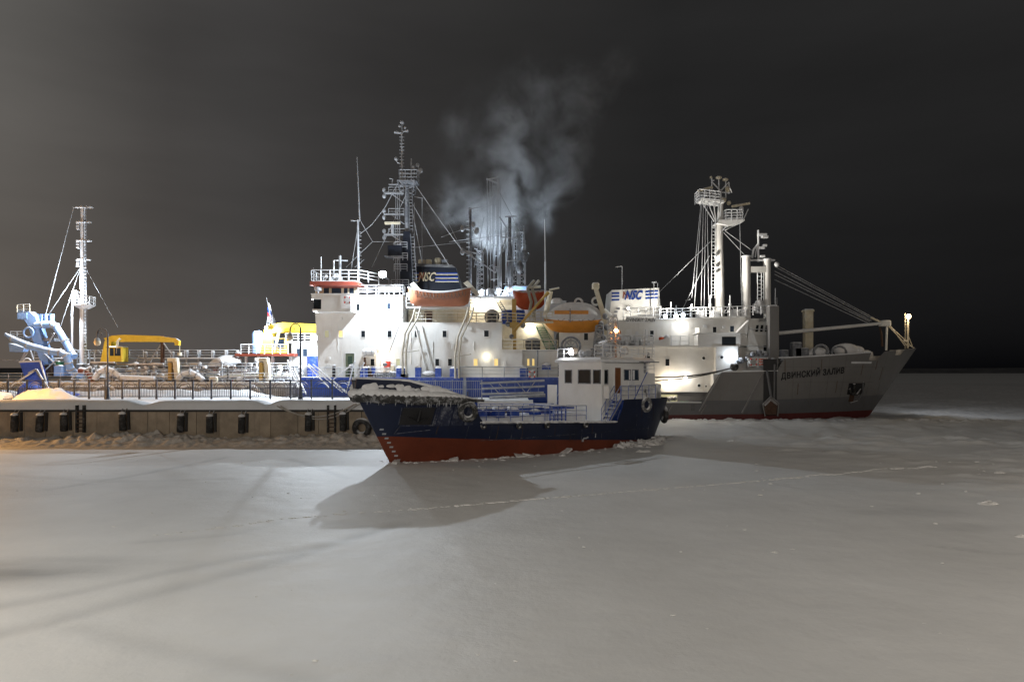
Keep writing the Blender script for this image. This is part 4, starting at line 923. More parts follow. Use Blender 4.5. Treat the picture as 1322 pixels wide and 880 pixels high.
# lifeboat and davits
def lifeboat(name, x0_, x1_, y, zk, zg, hw, label, mh, mc, rake=.9, canopy=.55, sheer=.45, pw=3.2, ris=.55):
    t = empty(name, ((x0_+x1_)/2, y, zk), label, 'lifeboat', 'lifeboats')
    rg = []; cp = []; n = 13
    for i in range(n):
        u = i/(n-1); k = max(.10, (1-abs(2*u-1)**pw)); x = x0_+(x1_-x0_)*u; sh = sheer*(2*u-1)**2
        zz = zk+(zg-zk)*(1-k)*ris
        xs_ = lambda f: x+(-rake if u < .5 else rake)*(1-f)*abs(2*u-1)**4*-1
        rg.append([(xs_(0),y,zz),(xs_(.35),y-hw*k*.62,zz+(zg-zz)*.25),(xs_(.7),y-hw*k*.93,zz+(zg-zz)*.6),(xs_(1),y-hw*k,zg+sh),(xs_(1),y+hw*k,zg+sh),(xs_(.7),y+hw*k*.93,zz+(zg-zz)*.6),(xs_(.35),y+hw*k*.62,zz+(zg-zz)*.25)])
        cz = canopy*max(.15, (1-abs(2*u-1)**2.6))
        cp.append([(x,y-hw*k*1.02,zg+sh),(x,y-hw*k*.9,zg+sh+cz*.55),(x,y-hw*k*.4,zg+sh+cz),(x,y+hw*k*.4,zg+sh+cz),(x,y+hw*k*.9,zg+sh+cz*.55),(x,y+hw*k*1.02,zg+sh)])
    MB().loft(rg).build('hull', M[mh], t, True); MB().loft(cp).build('canopy', M[mc], t, True)
    mb = MB().path([r_[3] for r_ in rg], .06, 5); mb.build('gunwale', M[mc], t)
    return t, rg
Yl = 82.4
lb, rg = lifeboat('lifeboat', PX(527,Yl), PX(608,Yl), Yl, PZ(395.5,Yl), PZ(379,Yl), 1.15, 'weathered orange lifeboat with snow cover hung in davits below the navy funnel', 'orange', 'white_iced', .35, .28, .75, 9, .25)
mb = MB()
for i in range(15):
    u0 = .08+.84*i/15; xx = PX(527,Yl)+(PX(608,Yl)-PX(527,Yl))*u0; z = PZ(379,Yl)+.7*(2*u0-1)**2-.12
    mb.path([(xx,Yl-1.13,z), (xx+.15,Yl-1.17,z-.45), (xx+.32,Yl-1.16,z-.75), (xx+.48,Yl-1.17,z-.45), (xx+.52,Yl-1.13,z)], .028, 4)
mb.build('grab_line', M['rope_dark'], lb, kind='stuff')
MB().tube(P3(526,378,Yl), P3(534,394,Yl-.05), .2, 8, .1).build('bow_cap', M['white_iced'], lb)
for (pb, pt) in (((520,475),(535,398)),((588,480),(604,396))):
    for dx in (0, .42):
        pts = [P3(pb[0],pb[1]+8,81.9), P3(pb[0]-.5,pb[1]-20,81.7), P3(pb[0]+3,pb[1]-45,81.5), P3(pt[0]-2,pt[1]+12,81.3), P3(pt[0]+1,pt[1],81.5)]
        pts = [(x+dx+(.2 if k_ > 2 and dx else 0),y,z) for k_, (x, y, z) in enumerate(pts)]
        MB().path(pts, [.14,.13,.12,.11,.10], 8).build('davit_arm', M['davit'], B, True)
    x, y, z = P3(pb[0]+1,pb[1]-20,81.8); MB().tube((x,y,z), (x+1.7,83,z+.3), .07, 6).build('davit_stay', M['davit'], B)
    x, y, z = P3(pt[0]-1,pt[1]-30,83); MB().prism([(x-.4,z),(x+.1,z+.3),(x+1.6,z-1.3),(x+1.2,z-1.6)], 82.4, 82.9).build('davit_head', M['davit'], B)
MB().tube(P3(523,400,82), P3(498,467,82), .035, 5).build('boat_fall', M['rope_dark'], B)
MB().ball(P3(497,470,82), .26, 8).build('fall_block', M['iced_dark'], B, True)
for xx in (548, 556): MB().tube(P3(xx,470,FYb-.3), P3(xx-12,420,FYb-.12), .10, 5).build('deck_strut', M['white'], B)
# conduits, vents and patches on the long side wall
for p, q0, q1 in ((436,418,452),(492,440,487),(531,420,470),(597,455,487),(612,440,452),(559,440,462)): MB().tube(P3(p,q0,FYb-.05), P3(p,q1,FYb-.05), .045, 5).build('conduit', M['white'], B)
for p, q, w2, h2 in ((425,472,.25,.18),(440,411,.2,.2),(486,449,.3,.2),(549,452,.35,.22),(585,447,.22,.3),(607,424,.25,.2),(596,437,.3,.25),(522,441,.2,.3),(652,470,.2,.35),(425,462,.15,.15)): x, _, z = P3(p,q,FYb); MB().cbox(x-w2, x+w2, FYb-.16, FYb-.005, z-h2, z+h2, .03).build('vent_cover', M['white'], B)
for p in (548, 590): MB().box(fx(p)-.38, fx(p)+.38, FYb-.06, FYb-.005, DZ+.1, DZ+2.0).build('weather_door', M['white'], B)
# recessed promenade behind the lifeboat
MB().box(fx(522), fx(604), 86.5, 93.5, fz(416), fz(396)).build('promenade_house', M['cream'], B); MB().box(fx(521), fx(606), FYb+.6, 94, fz(396.5), fz(395)).build('boat_deck', M['white'], B)
MB().rail([(fx(536),FYb+.1,fz(416)),(fx(604),FYb+.1,fz(416))], 1.15, 1.3, .045).build('promenade_rail', M['cream'], B, kind='stuff')
MB().rail([(fx(524),FYb+.3,fz(395)),(fx(620),FYb+.3,fz(395))], 1.2, 1.4, .045).build('boat_deck_rail', M['white_iced'], B, kind='stuff')
for p in (540, 553): MB().box(PX(p,86.4)-.5, PX(p,86.4)+.5, 86.3, 86.49, fz(416), fz(399)).build('promenade_door', M['rust' if p == 553 else 'cream'], B)
# house with bright lamps behind the davits
MB().box(PX(607,88), PX(662,88), 88, 94, fz(416), PZ(384,88)).build('lamp_house', M['cream'], B)
MB().box(PX(605,86), PX(664,86), 86, 94, PZ(385,86), PZ(382.5,86)).build('lamp_house_roof', M['white_iced'], B)
for p in (618, 634): wl(p, 391, 88, 200, NEUT, 'lamp_white')
MB().rail([(fx(602),FYb+.1,fz(416)),(fx(655),FYb+.1,fz(416)),(fx(690),FYb+2,fz(416))], 1.15, 1.3, .05).build('boat_deck_rail', M['cream'], B, kind='stuff')
o = MB().ball(P3(635,409,85.5), .95, 12, sz=1.05).build('covered_winch', M['tarp_dark'], B, True)
for p in (655, 670): x, _, z = P3(p,406,86); MB().lathe((x,86,fz(416)), [(.75,0),(.75,1.7),(.7,1.75)], 14).build('blue_drum', M['blue'], B, True)
MB().ladder(P3(640,388,85), P3(655,412,85), (.5,0,0), .3, .06).build('stair', M['iced_dark'], B, kind='stuff')
# right hand upper block with the green stair
MB().box(PX(645,87), PX(715,87), 87, 94, fz(452), PZ(417,87)).build('upper_house', M['cream'], B); MB().box(PX(640,85.6), PX(720,85.6), 85.6, 94, PZ(417,85.6), PZ(414.5,85.6)).build('upper_deck_edge', M['cream'], B)
MB().rail([(PX(684,85.7),85.7,PZ(414.5,85.7)),(PX(720,85.7),85.7,PZ(414.5,85.7)),(PX(722,92),92,PZ(415,92))], 1.2, .7, .05).build('upper_rail', M['cream'], B, kind='stuff')
for p in (686, 718-.5): wl(p-1, 423, 87, 150, NEUT, 'lamp_white')
st = MB().ladder(P3(691,420,86.4), P3(706,452,84.6), (1.05,0,0), .33, .075).build('green_stair', M['green'], B, kind='stuff')
mb = MB()
for k in range(11):
    c = Vector(P3(691,420,86.4)).lerp(Vector(P3(706,452,84.6)), (k+.5)/11); mb.box(c.x+.06, c.x+1.0, c.y-.14, c.y+.14, c.z-.02, c.z+.05)
mb.build('stair_treads', M['green'], B, kind='stuff')
MB().tube(P3(698,414,86.3), P3(718,446,84.5), .05, 5).tube(P3(688,414,86.3), P3(704,444,84.5), .04, 5).build('stair_handrail', M['green'], B)
MB().rail([(x2,FYb+.1,fz(452)),(x3-4.3,FYb+.1,fz(452)),(x3,FYb+1.4,fz(452))], 1.3, 1.2, .05).build('boat_deck_rail', M['cream'], B, kind='stuff')
o = MB().lathe((PX(688,84.8),84.8,fz(452)), [(.85,0),(.95,.5),(.95,1.2),(.6,1.55),(.1,1.65)], 12).build('covered_reel', M['tarp_dark'], B, True)
# ochre stores crane
yc = 84.2
MB().box(PX(661,yc), PX(666.5,yc), yc-.25, yc+.25, PZ(452,yc), PZ(386,yc)).build('crane_post', M['ochre'], B); MB().box(PX(658,yc), PX(670,yc), yc-.4, yc+.4, PZ(423,yc), PZ(416,yc)).build('crane_slew', M['ochre'], B)
MB().tube(P3(664,427,yc-.4), P3(706,379,yc-1.2), .17, 8, .15).tube(P3(704,381,yc-1.2), P3(708,377,yc-1.2), .25, 8).build('crane_jib', M['ochre'], B)
for p, q in ((656,418),(675,420),(661,434)): MB().ball(P3(p,q,yc), .35, 8).build('crane_winch', M['iced_dark'], B, True)
# funnel
Yf = 87.0
pf = lambda p, q: (PX(p,Yf), PZ(q,Yf))
def frus(pb, pt, y0, y1): return [[(pb[0][0],y0,pb[0][1]),(pb[1][0],y0,pb[1][1]),(pb[1][0],y1,pb[1][1]),(pb[0][0],y1,pb[0][1])],[(pt[0][0],y0+.3,pt[0][1]),(pt[1][0],y0+.3,pt[1][1]),(pt[1][0],y1-.3,pt[1][1]),(pt[0][0],y1-.3,pt[0][1])]]
fu = MB().loft(frus((pf(531,382),pf(598,382)), (pf(534,343),pf(588,345)), Yf, Yf+5)).loft(frus((pf(534,343),pf(588,345)), (pf(537,339),pf(583,341)), Yf+.3, Yf+4.7)).build('funnel', M['navy_funnel'], B)
for k, q in enumerate((351.5,356.5,361)):
    yy = Yf+.30*(382-q)/39-.015
    for (pa_, pb_) in ((534,540.5),(562,594-(360-q)*.2-2)):
        MB().box(PX(pa_,Yf), PX(pb_,Yf), yy-.02, yy+.04, PZ(q+1.9,Yf), PZ(q-.0,Yf)).build('funnel_stripe', M['logo_blue'], fu); MB().box(PX(pa_,Yf), PX(pb_,Yf), yy-.025, yy+.03, PZ(q+2.9,Yf), PZ(q+1.9,Yf)).build('funnel_stripe', M['logo_cream'], fu)
for dx, mm, dy in ((0,'logo_cream',-.05),):
    text_part('funnel_lettering', 'NSC', M[mm], fu, (PX(540,Yf)+dx, Yf+.12+dy, PZ(363,Yf)), width=1.95, size=1.6, depth=.04, shear=.28, bold=.03, tilt=-.06)
text_part('funnel_lettering', 'N', M['logo_brown'], fu, (PX(540,Yf)-.05, Yf-.02, PZ(360,Yf)), width=.6, size=1.2, depth=.04, shear=.28, bold=.02)
for p, q in ((544,338),(553,338),(565,336),(574,338)):
    x, _, z = P3(p,q,89); o = MB().lathe((x,89.3,z-1.2), [(.3,0),(.3,.8),(.42,.85),(.42,1.5),(.3,1.55)], 10).build('exhaust_pipe', M['cream' if p != 574 else 'iced_dark'], fu, True)
# main mast: navy base tower, mast above with yards
Ym = 86.0
mm_ = MB().prism([(PX(514,Ym),PZ(381,Ym)),(PX(536,Ym),PZ(381,Ym)),(PX(530,Ym),PZ(300,Ym)),(PX(522,Ym),PZ(300,Ym))], Ym-.7, Ym+.8).build('mast_tower', M['navy_funnel'], B)
MB().tube((PX(526,Ym),Ym,PZ(310,Ym)), (PX(525,Ym),Ym,PZ(238,Ym)), .34, 10, .22).build('mast', M['iced_dark'], B, True)
mb = MB()
for q_, w_ in ((372,30),(352,22),(338,24),(324,22)):
    z = PZ(q_,Ym); mb.rail([(PX(522-w_/2,Ym),Ym-1.2,z),(PX(522+w_/4,Ym),Ym-1.2,z)], .9, .7, .04)
mb.build('tower_rails', M['iced'], mm_, kind='stuff')
MB().box(PX(503,Ym), PX(521,Ym), Ym-1.3, Ym-.4, PZ(332,Ym), PZ(319,Ym)).build('tower_cabinet', M['navy_funnel'], mm_); MB().box(PX(499,Ym), PX(522,Ym), Ym-1.4, Ym-.2, PZ(334,Ym), PZ(332.5,Ym)).build('tower_platform', M['iced_dark'], mm_)
for q_, pl_, pr_ in ((249.5,496,521),(277,496,522),(303,496,524)):
    z = PZ(q_,Ym); o = MB().box(PX(pl_,Ym), PX(pr_,Ym), Ym-.25, Ym+.25, z-.09, z+.09).build('yard', M['iced'], B)
    for dz in (.45, -.35): MB().ball((PX(pl_,Ym),Ym,z+dz), .24, 8, sz=1.3).build('signal_lamp', M['iced'], o, True)
    MB().rail([(PX(pl_+6,Ym),Ym-.25,z),(PX(pr_,Ym),Ym-.25,z)], .7, .8, .03, 2).build('yard_rail', M['iced'], o, kind='stuff')
    MB().tube((PX(pl_+10,Ym),Ym,z-.1), (PX(pr_,Ym),Ym,z-1.2), .06, 5).build('yard_brace', M['iced'], o)
MB().tube((PX(508,Ym),Ym-.6,PZ(290,Ym)), (PX(508,Ym),Ym-.6,PZ(303,Ym)), .2, 8).build('radar_post', M['iced'], B); MB().cbox(PX(498,Ym), PX(518,Ym), Ym-.9, Ym-.5, PZ(291,Ym), PZ(288,Ym), .04).build('radar_scanner', M['cream'], B)
tz_ = PZ(236,Ym)
MB().box(PX(517,Ym), PX(540,Ym), Ym-1.0, Ym+1.0, tz_-.12, tz_).build('top_platform', M['iced_dark'], B); MB().rail([(PX(517,Ym),Ym-1,tz_),(PX(540,Ym),Ym-1,tz_),(PX(540,Ym),Ym+1,tz_),(PX(517,Ym),Ym+1,tz_),(PX(517,Ym),Ym-1,tz_)], 1.35, .8, .045).build('platform_rail', M['iced'], B, kind='stuff')
MB().lattice((PX(526,Ym),Ym,PZ(250,Ym)), (PX(526,Ym),Ym,tz_), 1.6, 2, .06, 2.2).build('platform_bracket', M['iced_dark'], B, kind='stuff')
MB().tube((PX(519.5,Ym),Ym,PZ(238,Ym)), (PX(518.5,Ym),Ym,PZ(172,Ym)), .14, 8, .10).build('topmast', M['iced'], B, True)
mb = MB()
for k in range(14): z = PZ(232-4.2*k,Ym); mb.tube((PX(519,Ym)-.28,Ym-.1,z), (PX(519,Ym)+.28,Ym-.1,z), .035, 4)
mb.build('topmast_steps', M['iced'], B, kind='stuff')
for p, q, r in ((519,158,.3),(516,163,.2),(523,165,.2)): MB().ball(P3(p,q,Ym), r, 8, sz=.8).build('dome_aerial', M['iced'], B, True)
MB().tube(P3(509,170.5,Ym), P3(520,172,Ym), .2, 8, .1).tube(P3(520,170,Ym), P3(527,168.5,Ym), .1, 8, .2).tube(P3(519,172,Ym), P3(519,158,Ym), .08, 6).build('navigation_lights', M['iced'], B)
MB().path([P3(519,212,Ym), P3(513,210,Ym), P3(511,206,Ym)], .07, 6).ball(P3(511.5,205,Ym), .25, 8).build('lamp_bracket', M['iced'], B)
MB().tube(P3(531,235,Ym), P3(531,205,Ym), .08, 6).ball(P3(534,216,Ym), .25, 8).ball(P3(539,213,Ym), .25, 8).ball(P3(543,220,Ym), .3, 8).path([P3(534,236,Ym), P3(535,218,Ym)], .05, 5).path([P3(540,236,Ym), P3(540,214,Ym)], .05, 5).path([P3(538,226,Ym), P3(545,222,Ym)], .05, 5).build('platform_aerials', M['iced'], B, kind='stuff')
MB().path([P3(506,240,Ym), P3(507,231,Ym), P3(503,230.5,Ym)], .07, 6).box(PX(502,Ym), PX(517,Ym), Ym-.2, Ym+.2, PZ(239,Ym), PZ(238,Ym)).build('yard_bracket', M['iced'], B)
MB().ladder(P3(529,300,Ym-.5), P3(528,245,Ym-.4), (.4,0,0), .4, .04).ladder(P3(534,378,Ym-.9), P3(530,302,Ym-.9), (.45,0,0), .4, .045).build('mast_ladder', M['iced_dark'], B, kind='stuff')
for x_ in (511, 513.5, 516): MB().tube(P3(x_,250,Ym-.5), P3(x_,372,Ym-.9), .035, 4).build('halyard', M['iced'], B)
for p, q in (((535,262),(535,340)),((545,256),(545,345)),((535,254),(546,256))): MB().tube(P3(*p,88), P3(*q,88), .05, 5).build('frame_pole', M['iced'], B)
# forward post, whip aerial and rigging
MB().tube(P3(463,363,84), P3(462,284,84), .16, 8, .12).path([P3(462,290,84), P3(462,285,84), P3(453,284.5,84)], .08, 6).build('forward_post', M['iced'], B, True)
mb = MB()
for k in range(12): z = PZ(355-5*k,84); mb.tube((PX(463,84)-.05,83.9,z), (PX(463,84)+.36,83.9,z), .03, 4)
mb.build('post_steps', M['iced'], B, kind='stuff')
MB().tube(P3(464.5,286,84), P3(461,203,84), .09, 6, .05).build('whip_aerial', M['iced'], B)
rig = [[(464,303),(480,290),(497,268),(517,230)],[(466,286),(481,312),(510,312)],[(481,312),(460,332),(447,345)],[(480,345),(505,292),(524,252)],[(537,240),(572,290),(596,322)],[(532,262),(556,305),(580,343)],[(470,335),(458,345)],[(461,300),(453,350)],[(532,270),(545,338)]]
for pts in rig: MB().path([P3(*p,Ym-.2) for p in pts], .045, 5).build('stay', M['iced'], B)
MB().tube(P3(530,320,Ym), P3(640,308,92), .03, 4).build('stay', M['iced'], B); MB().tube(P3(570,306,Ym), P3(597,296,92), .05, 4).build('stay', M['iced'], B)
# mooring lines to the quay
ropes = ['leftmost of the fan, starting by the dredger deckhouse','second from the left in the fan','third from the left in the fan','short steep one crossing the left-hand ropes','rising to the right towards the open doorway','short one in the middle of the fan','rightmost of the fan, ending at the ship rail']
for k, (p, q) in enumerate((((398,470),(442,506)),((404,470),(446,506)),((410,475),(448,506)),((397,472),(425,500)),((447,507),(458,466)),((430,490),(455,470)),((452,502),(470,468)))):
    MB().tube(P3(*p,82), P3(*q,78), .075, 5).build('mooring_line', M['white_iced'], smooth=True); tag(bpy.context.scene.collection.objects[-1], 'frosted mooring rope of the white ship, '+ropes[k], 'rope', 'mooring ropes of the white ship')

# ================================================================== SHIP C: iced research vessel behind
C = empty('iced_ship', (0, 106, 0), 'frost-coated ship behind the white ship, only its icy rigging and lifeboat showing', 'ship')
pl = rect_hull(-18, 14, 99.5, 112, 2)
MB().loft([[(x,y,-.5) for x,y in pl],[(x,y,7) for x,y in pl]]).build('hull', M['navy'], C)
MB().box(-12, 8, 100.5, 111, 7, 16.5).build('superstructure', M['white_iced'], C)
Yc = 101.0
MB().cbox(PX(660,Yc)-1, PX(683,Yc), Yc, 106, 15, PZ(368,Yc), .2).build('upper_house', M['pale_blue'], C)
MB().rail([(PX(575,Yc),Yc,16.5),(PX(683,Yc),Yc,16.5)], 1.6, 1.2, .06, 4).build('rail', M['iced'], C, kind='stuff')
M['iced_bright'] = mat('thick_rime_ice', (.36,.375,.40), .6, .2, 1.5, snow=.9)
random.seed(5)
def mastp(p, q0, q1, r, m_='iced', Y=Yc, r2=None): return MB().tube(P3(p,q0,Y), P3(p,q1,Y), r, 8, r2 or r*.8).build('mast', M[m_], C, True)
mastp(607, 400, 268, .28, 'iced_dark'); mastp(658, 420, 279, .30, 'iced_dark'); mastp(643.5, 395, 230, .22, 'iced_bright', 103); mastp(638, 395, 240, .20, 'iced_bright', 103.4)
MB().path([P3(628,231,103), P3(643.5,237,103)], .14, 6).path([P3(643,229,103), P3(629,232,103)], .12, 6).path([P3(629,232,103), P3(643.5,229,104)], .1, 6).build('goalpost_top', M['iced_bright'], C)
for p in (629, 632.5, 635.5, 640.5, 646): MB().tube(P3(p,231 if p < 637 else 240,103), P3(p+random.uniform(-3,3),392,102), .07, 5).build('goalpost_wire', M['iced_bright'], C)
for k in range(30):                                     # heavily iced wires and rods in the rig
    p = random.choice([random.uniform(612,632), random.uniform(640,660), random.uniform(660,680), random.uniform(662,677)]); q0 = random.uniform(285,345) if p > 640 else random.uniform(310,360); ln = random.uniform(25,75); Yk = random.uniform(100.4,104.5)
    MB().tube(P3(p,q0,Yk), P3(p+random.uniform(-3,3),min(398,q0+ln),Yk), random.uniform(.035,.085), 5).build('iced_rod', M['iced_bright' if random.random() < .65 else 'iced'], C)
for k in range(40):
    p = random.uniform(610,676); q = random.uniform(305,390); wd = random.uniform(3,10); Yk = random.uniform(100.4,104)
    MB().tube(P3(p,q,Yk), P3(p+wd,q+random.uniform(-1.5,1.5),Yk), random.uniform(.04,.08), 5).build('iced_rung', M['iced_bright' if random.random() < .5 else 'iced'], C)
for x_, w_ in ((666,.9),(674,.9),(620,1.1)): MB().lattice(P3(x_,395,102), P3(x_,300 if x_ > 640 else 325,102), w_, 12, .05, w_*.8).build('lattice_mast', M['iced_bright'], C, kind='stuff')
for p, q in ((597,295),(611,290),(615,300),(597,325),(616,297)): MB().ball(P3(p,q,Yc-.3), .33, 8, sz=1.4).build('mast_lamp', M['iced'], C, True)
for p0_, q0_, p1_, q1_ in ((603,270,618,268),(597,296,607,294),(600,324,615,327),(652,280,667,279),(648,306,668,308),(655,337,668,336),(600,325,640,352),(640,352,655,300),(596,320,610,330),(645,280,655,295)): MB().tube(P3(p0_,q0_,Yc-.2), P3(p1_,q1_,Yc-.2), .11, 6).build('mast_yard', M['iced'], C)
mb = MB()
for k in range(18): z = PZ(380-5.5*k,Yc); mb.tube((PX(605,Yc)-.3,Yc-.35,z), (PX(605,Yc)+.2,Yc-.35,z), .05, 4)
mb.build('mast_steps', M['iced'], C, kind='stuff')
for p0_, q0_, p1_, q1_ in ((607,275,640,262),(625,280,612,345),(632,300,620,345),(596,322,580,290),(643,245,672,300),(580,312,650,303)): MB().tube(P3(p0_,q0_,Yc), P3(p1_,q1_,Yc+1), .05, 5).build('stay', M['iced'], C)
for k in range(16): x, y, z = P3(random.uniform(618,662), random.uniform(372,384), Yc-.6); MB().ball((x,y,z), random.uniform(.3,.7), 7, sz=random.uniform(.7,1.4)).build('ice_lump', M['iced_bright'], C, True)
for p in (671, 677): MB().ball(P3(p,345 if p < 675 else 330,100.5), .55, 8, sz=1.9).build('fender_bundle', M['iced_dark'], C, True)
for p in (620, 650, 668):
    fl = P3(p, 383, 100.2); o = MB().cbox(fl[0]-.2, fl[0]+.2, 100.2, 100.5, fl[2]-.2, fl[2]+.2, .04).build('deck_floodlight', M['iced'], C); light(o, (fl[0],99.8,fl[2]+.6), 420 if p < 660 else 260, COOL, .3)
for px_, aim in ((590,(.40,0,1)),(700,(-.42,.02,1))):
    fl = P3(px_, 376, 104); o = MB().cbox(fl[0]-.25, fl[0]+.25, 103.8, 104.2, fl[2]-.2, fl[2]+.2, .04).tube((fl[0],104,fl[2]-.2), (fl[0],104,12), .08, 6).build('upward_floodlight', M['iced'], C); light(o, (fl[0],104,fl[2]+.5), 14000, (.74,.87,1), .4, 80, .6, aim)
Yl2 = 97.5
lifeboat('lifeboat', PX(662,Yl2), PX(706,Yl2), Yl2, PZ(400,Yl2), PZ(380,Yl2), 1.2, 'deep red-orange lifeboat behind the ochre crane post, partly hidden', 'orange_deep', 'orange_deep', .2, .5, .5)
for p in (684, 690): MB().path([P3(p-2,410,96.2), P3(p+2,390,96), P3(p-3,372,96), P3(p+6,362,96.2)], .22, 8).build('davit_arm', M['davit'], C, True)
MB().tube(P3(683,371,96), P3(698,370,96), .2, 6).build('davit_beam', M['cream'], C)
MB().tube(P3(704,416,95), P3(704,338,95), .16, 8, .12).tube(P3(704,338,95), P3(703,283,95), .10, 6, .05).build('whip_aerial', M['white_iced'], C)
# ================================================================== SHIP D: grey-hulled ship at the right
D = empty('grey_ship', (30, 90, 0), 'grey-hulled ship with white superstructure, cargo boom and Cyrillic name on its bow at the right', 'ship')
def clamp(v, lo=0., hi=1.): return max(lo, min(hi, v))
D_stern = lambda z: 8.0-.25*clamp(z,0,4)
D_stem = lambda z: 46.9+6.3*max(z,-.5)/9.0
def D_half(s, z):
    f = clamp(z/9); s0 = 27+8*f; n = 1.75+.95*f
    t = clamp((s-s0)/(D_stem(z)-s0)); q = clamp((12-s)/(12-D_stern(z)))
    return max(.04, 6*(1-t**n)*(1-.25*q**3))
def D_top(s):
    if s < 23.3: return 2.25
    if s < 25.6: return 2.25+3.75*(s-23.3)/2.3
    if s < 32.75: return 6.0+.15*(s-25.6)/7.1
    z = 7.72+1.38*((s-32.75)/20.4)**1.25
    if 45.0 < s < 46.5: z -= 1.0
    if 48.9 < s < 50.2: z -= .62
    return z
TD = lambda s, t, z: (s, 90+t, z)
def lin(a_, b_, n): return [a_+(b_-a_)*i/n for i in range(n+1)]
def us_for(ss, st, en): return [clamp((s-st)/(en-st)) for s in ss]
ssD = lin(7.5,23,6)+[23.3,24.4,25.6]+lin(26,32.7,4)+[32.76]+lin(33.5,44.6,10)+[44.98,45.02,45.7,46.46,46.52]+lin(47,48.8,4)+[48.88,48.92,49.5,50.16,50.22]+lin(50.6,53.3,6)
usD = sorted(set([0]+us_for(ssD, D_stern(2.), D_stem(2.))+[1]))
ub = lambda s: .62+.42*clamp((s-10)/40); um = lambda s: 2.24 if s < 23 else 2.5+.5*clamp((s-28)/20)
def usz(z): return sorted(set([0]+us_for(ssD, D_stern(z), D_stem(z))+[1]))
hull_mb(TD, D_stern, D_stem, D_half, lambda s: -.6, ub, usD, 3).build('boot_topping', M['dark_red'], D, True)
hull_mb(TD, D_stern, D_stem, D_half, ub, um, usD, 4).build('lower_hull', M['grey_low'], D, True)
# upper hull: run of s is taken at its own top so that the notches stay square
us2 = usD
hull_mb(TD, D_stern, D_stem, D_half, um, D_top, lin(0,1,140), 6).build('upper_hull', M['grey_hull'], D, True)
def deck_mb(T, half, zf, ss, inset=.05):
    mb = MB(); rows = [(T(s, -half(s, zf(s))+inset, zf(s)), T(s, half(s, zf(s))-inset, zf(s))) for s in ss]
    for (p, q), (r_, t_) in zip(rows[:-1], rows[1:]): mb.add([p, q, t_, r_], [(0,1,2,3)])
    return mb
deck_mb(TD, D_half, lambda s: 6.9+.9*((s-32.8)/20)**1.2, lin(32.8,51.5,24)).build('forecastle_deck', M['white_iced'], D)
deck_mb(TD, D_half, lambda s: 5.7, lin(25.6,32.8,6)).build('side_deck', M['white_iced'], D); deck_mb(TD, D_half, lambda s: 1.9, lin(8,25.6,8)).build('low_deck', M['white_iced'], D)
MB().box(32.7, 32.8, 84.2, 95.8, 5.7, 7.7).build('forecastle_bulkhead', M['grey_hull'], D)
MB().path([TD(s, -D_half(s, D_top(s)), D_top(s)+.03) for s in lin(32.8,44.9,12)], .09, 6).build('bulwark_rail', M['white_iced'], D); MB().path([(8,84,2.27),(23.3,84,2.27)], .08, 6).build('low_rail', M['white_clean'], D); MB().path([(25.6,84,6.03),(32.7,84,6.16)], .09, 6).build('side_rail', M['white_clean'], D)
def patch(T, half, s0, s1, z0, z1, off, ns=6, nz=4, sgn=-1, th=.06, jit=0):
    """plate that follows the hull, off metres proud of it"""
    mb = MB(); A_ = []; B_ = []
    for i in range(ns+1):
        for j in range(nz+1):
            s = s0+(s1-s0)*i/ns; z = z0+(z1-z0)*j/nz; h = half(s, z)
            A_.append(T(s, sgn*(h+off), z)); B_.append(T(s, sgn*(h+off-th), z))
    n = len(A_); fs = []; m = nz+1
    for i in range(ns):
        for j in range(nz): q = (i*m+j, (i+1)*m+j, (i+1)*m+j+1, i*m+j+1); fs.append(q); fs.append(tuple(k+n for k in q[::-1]))
    bd = [j for j in range(m)]+[i*m+nz for i in range(1, ns+1)]+[ns*m+j for j in range(nz-1, -1, -1)]+[i*m for i in range(ns-1, 0, -1)]
    for k in range(len(bd)): p, q = bd[k], bd[(k+1) % len(bd)]; fs.append((p, q, q+n, p+n))
    return mb.add(A_+B_, fs)
def bent_text(name, body, mt, parent, T, half, s0, s1, z0, z1, h, off=.03, sgn=-1, local=False):
    cu = bpy.data.curves.new(name, 'FONT'); cu.body = body; cu.size = 1; cu.extrude = .012; cu.offset = .035; cu.resolution_u = 2; cu.space_character = 1.12
    t = bpy.data.objects.new('t', cu); COL.objects.link(t); bpy.context.view_layer.update()
    me = bpy.data.meshes.new_from_object(t.evaluated_get(bpy.context.evaluated_depsgraph_get())); bpy.data.objects.remove(t)
    n = len(me.vertices); c = np.zeros(n*3); me.vertices.foreach_get('co', c); c = c.reshape(-1,3); c[:,0] -= c[:,0].min(); wd = c[:,0].max(); hh = .72
    off0 = np.array(wloc(parent)) if not local else np.zeros(3); out = []
    for x, y, z in c:
        u = x/wd; s = s0+(s1-s0)*u; zz = z0+(z1-z0)*u+y/hh*h
        out.append(np.array(T(s, sgn*(half(s, zz)+off+z), zz))-off0)
    me.vertices.foreach_set('co', np.array(out).ravel()); me.materials.clear(); me.materials.append(M[mt]); me.name = name
    return obj(name, me, parent)
bent_text('bow_name', 'ДВИНСКИЙ ЗАЛИВ', 'black_plain', D, TD, D_half, 33.1, 41.35, 5.12, 5.85, .74)
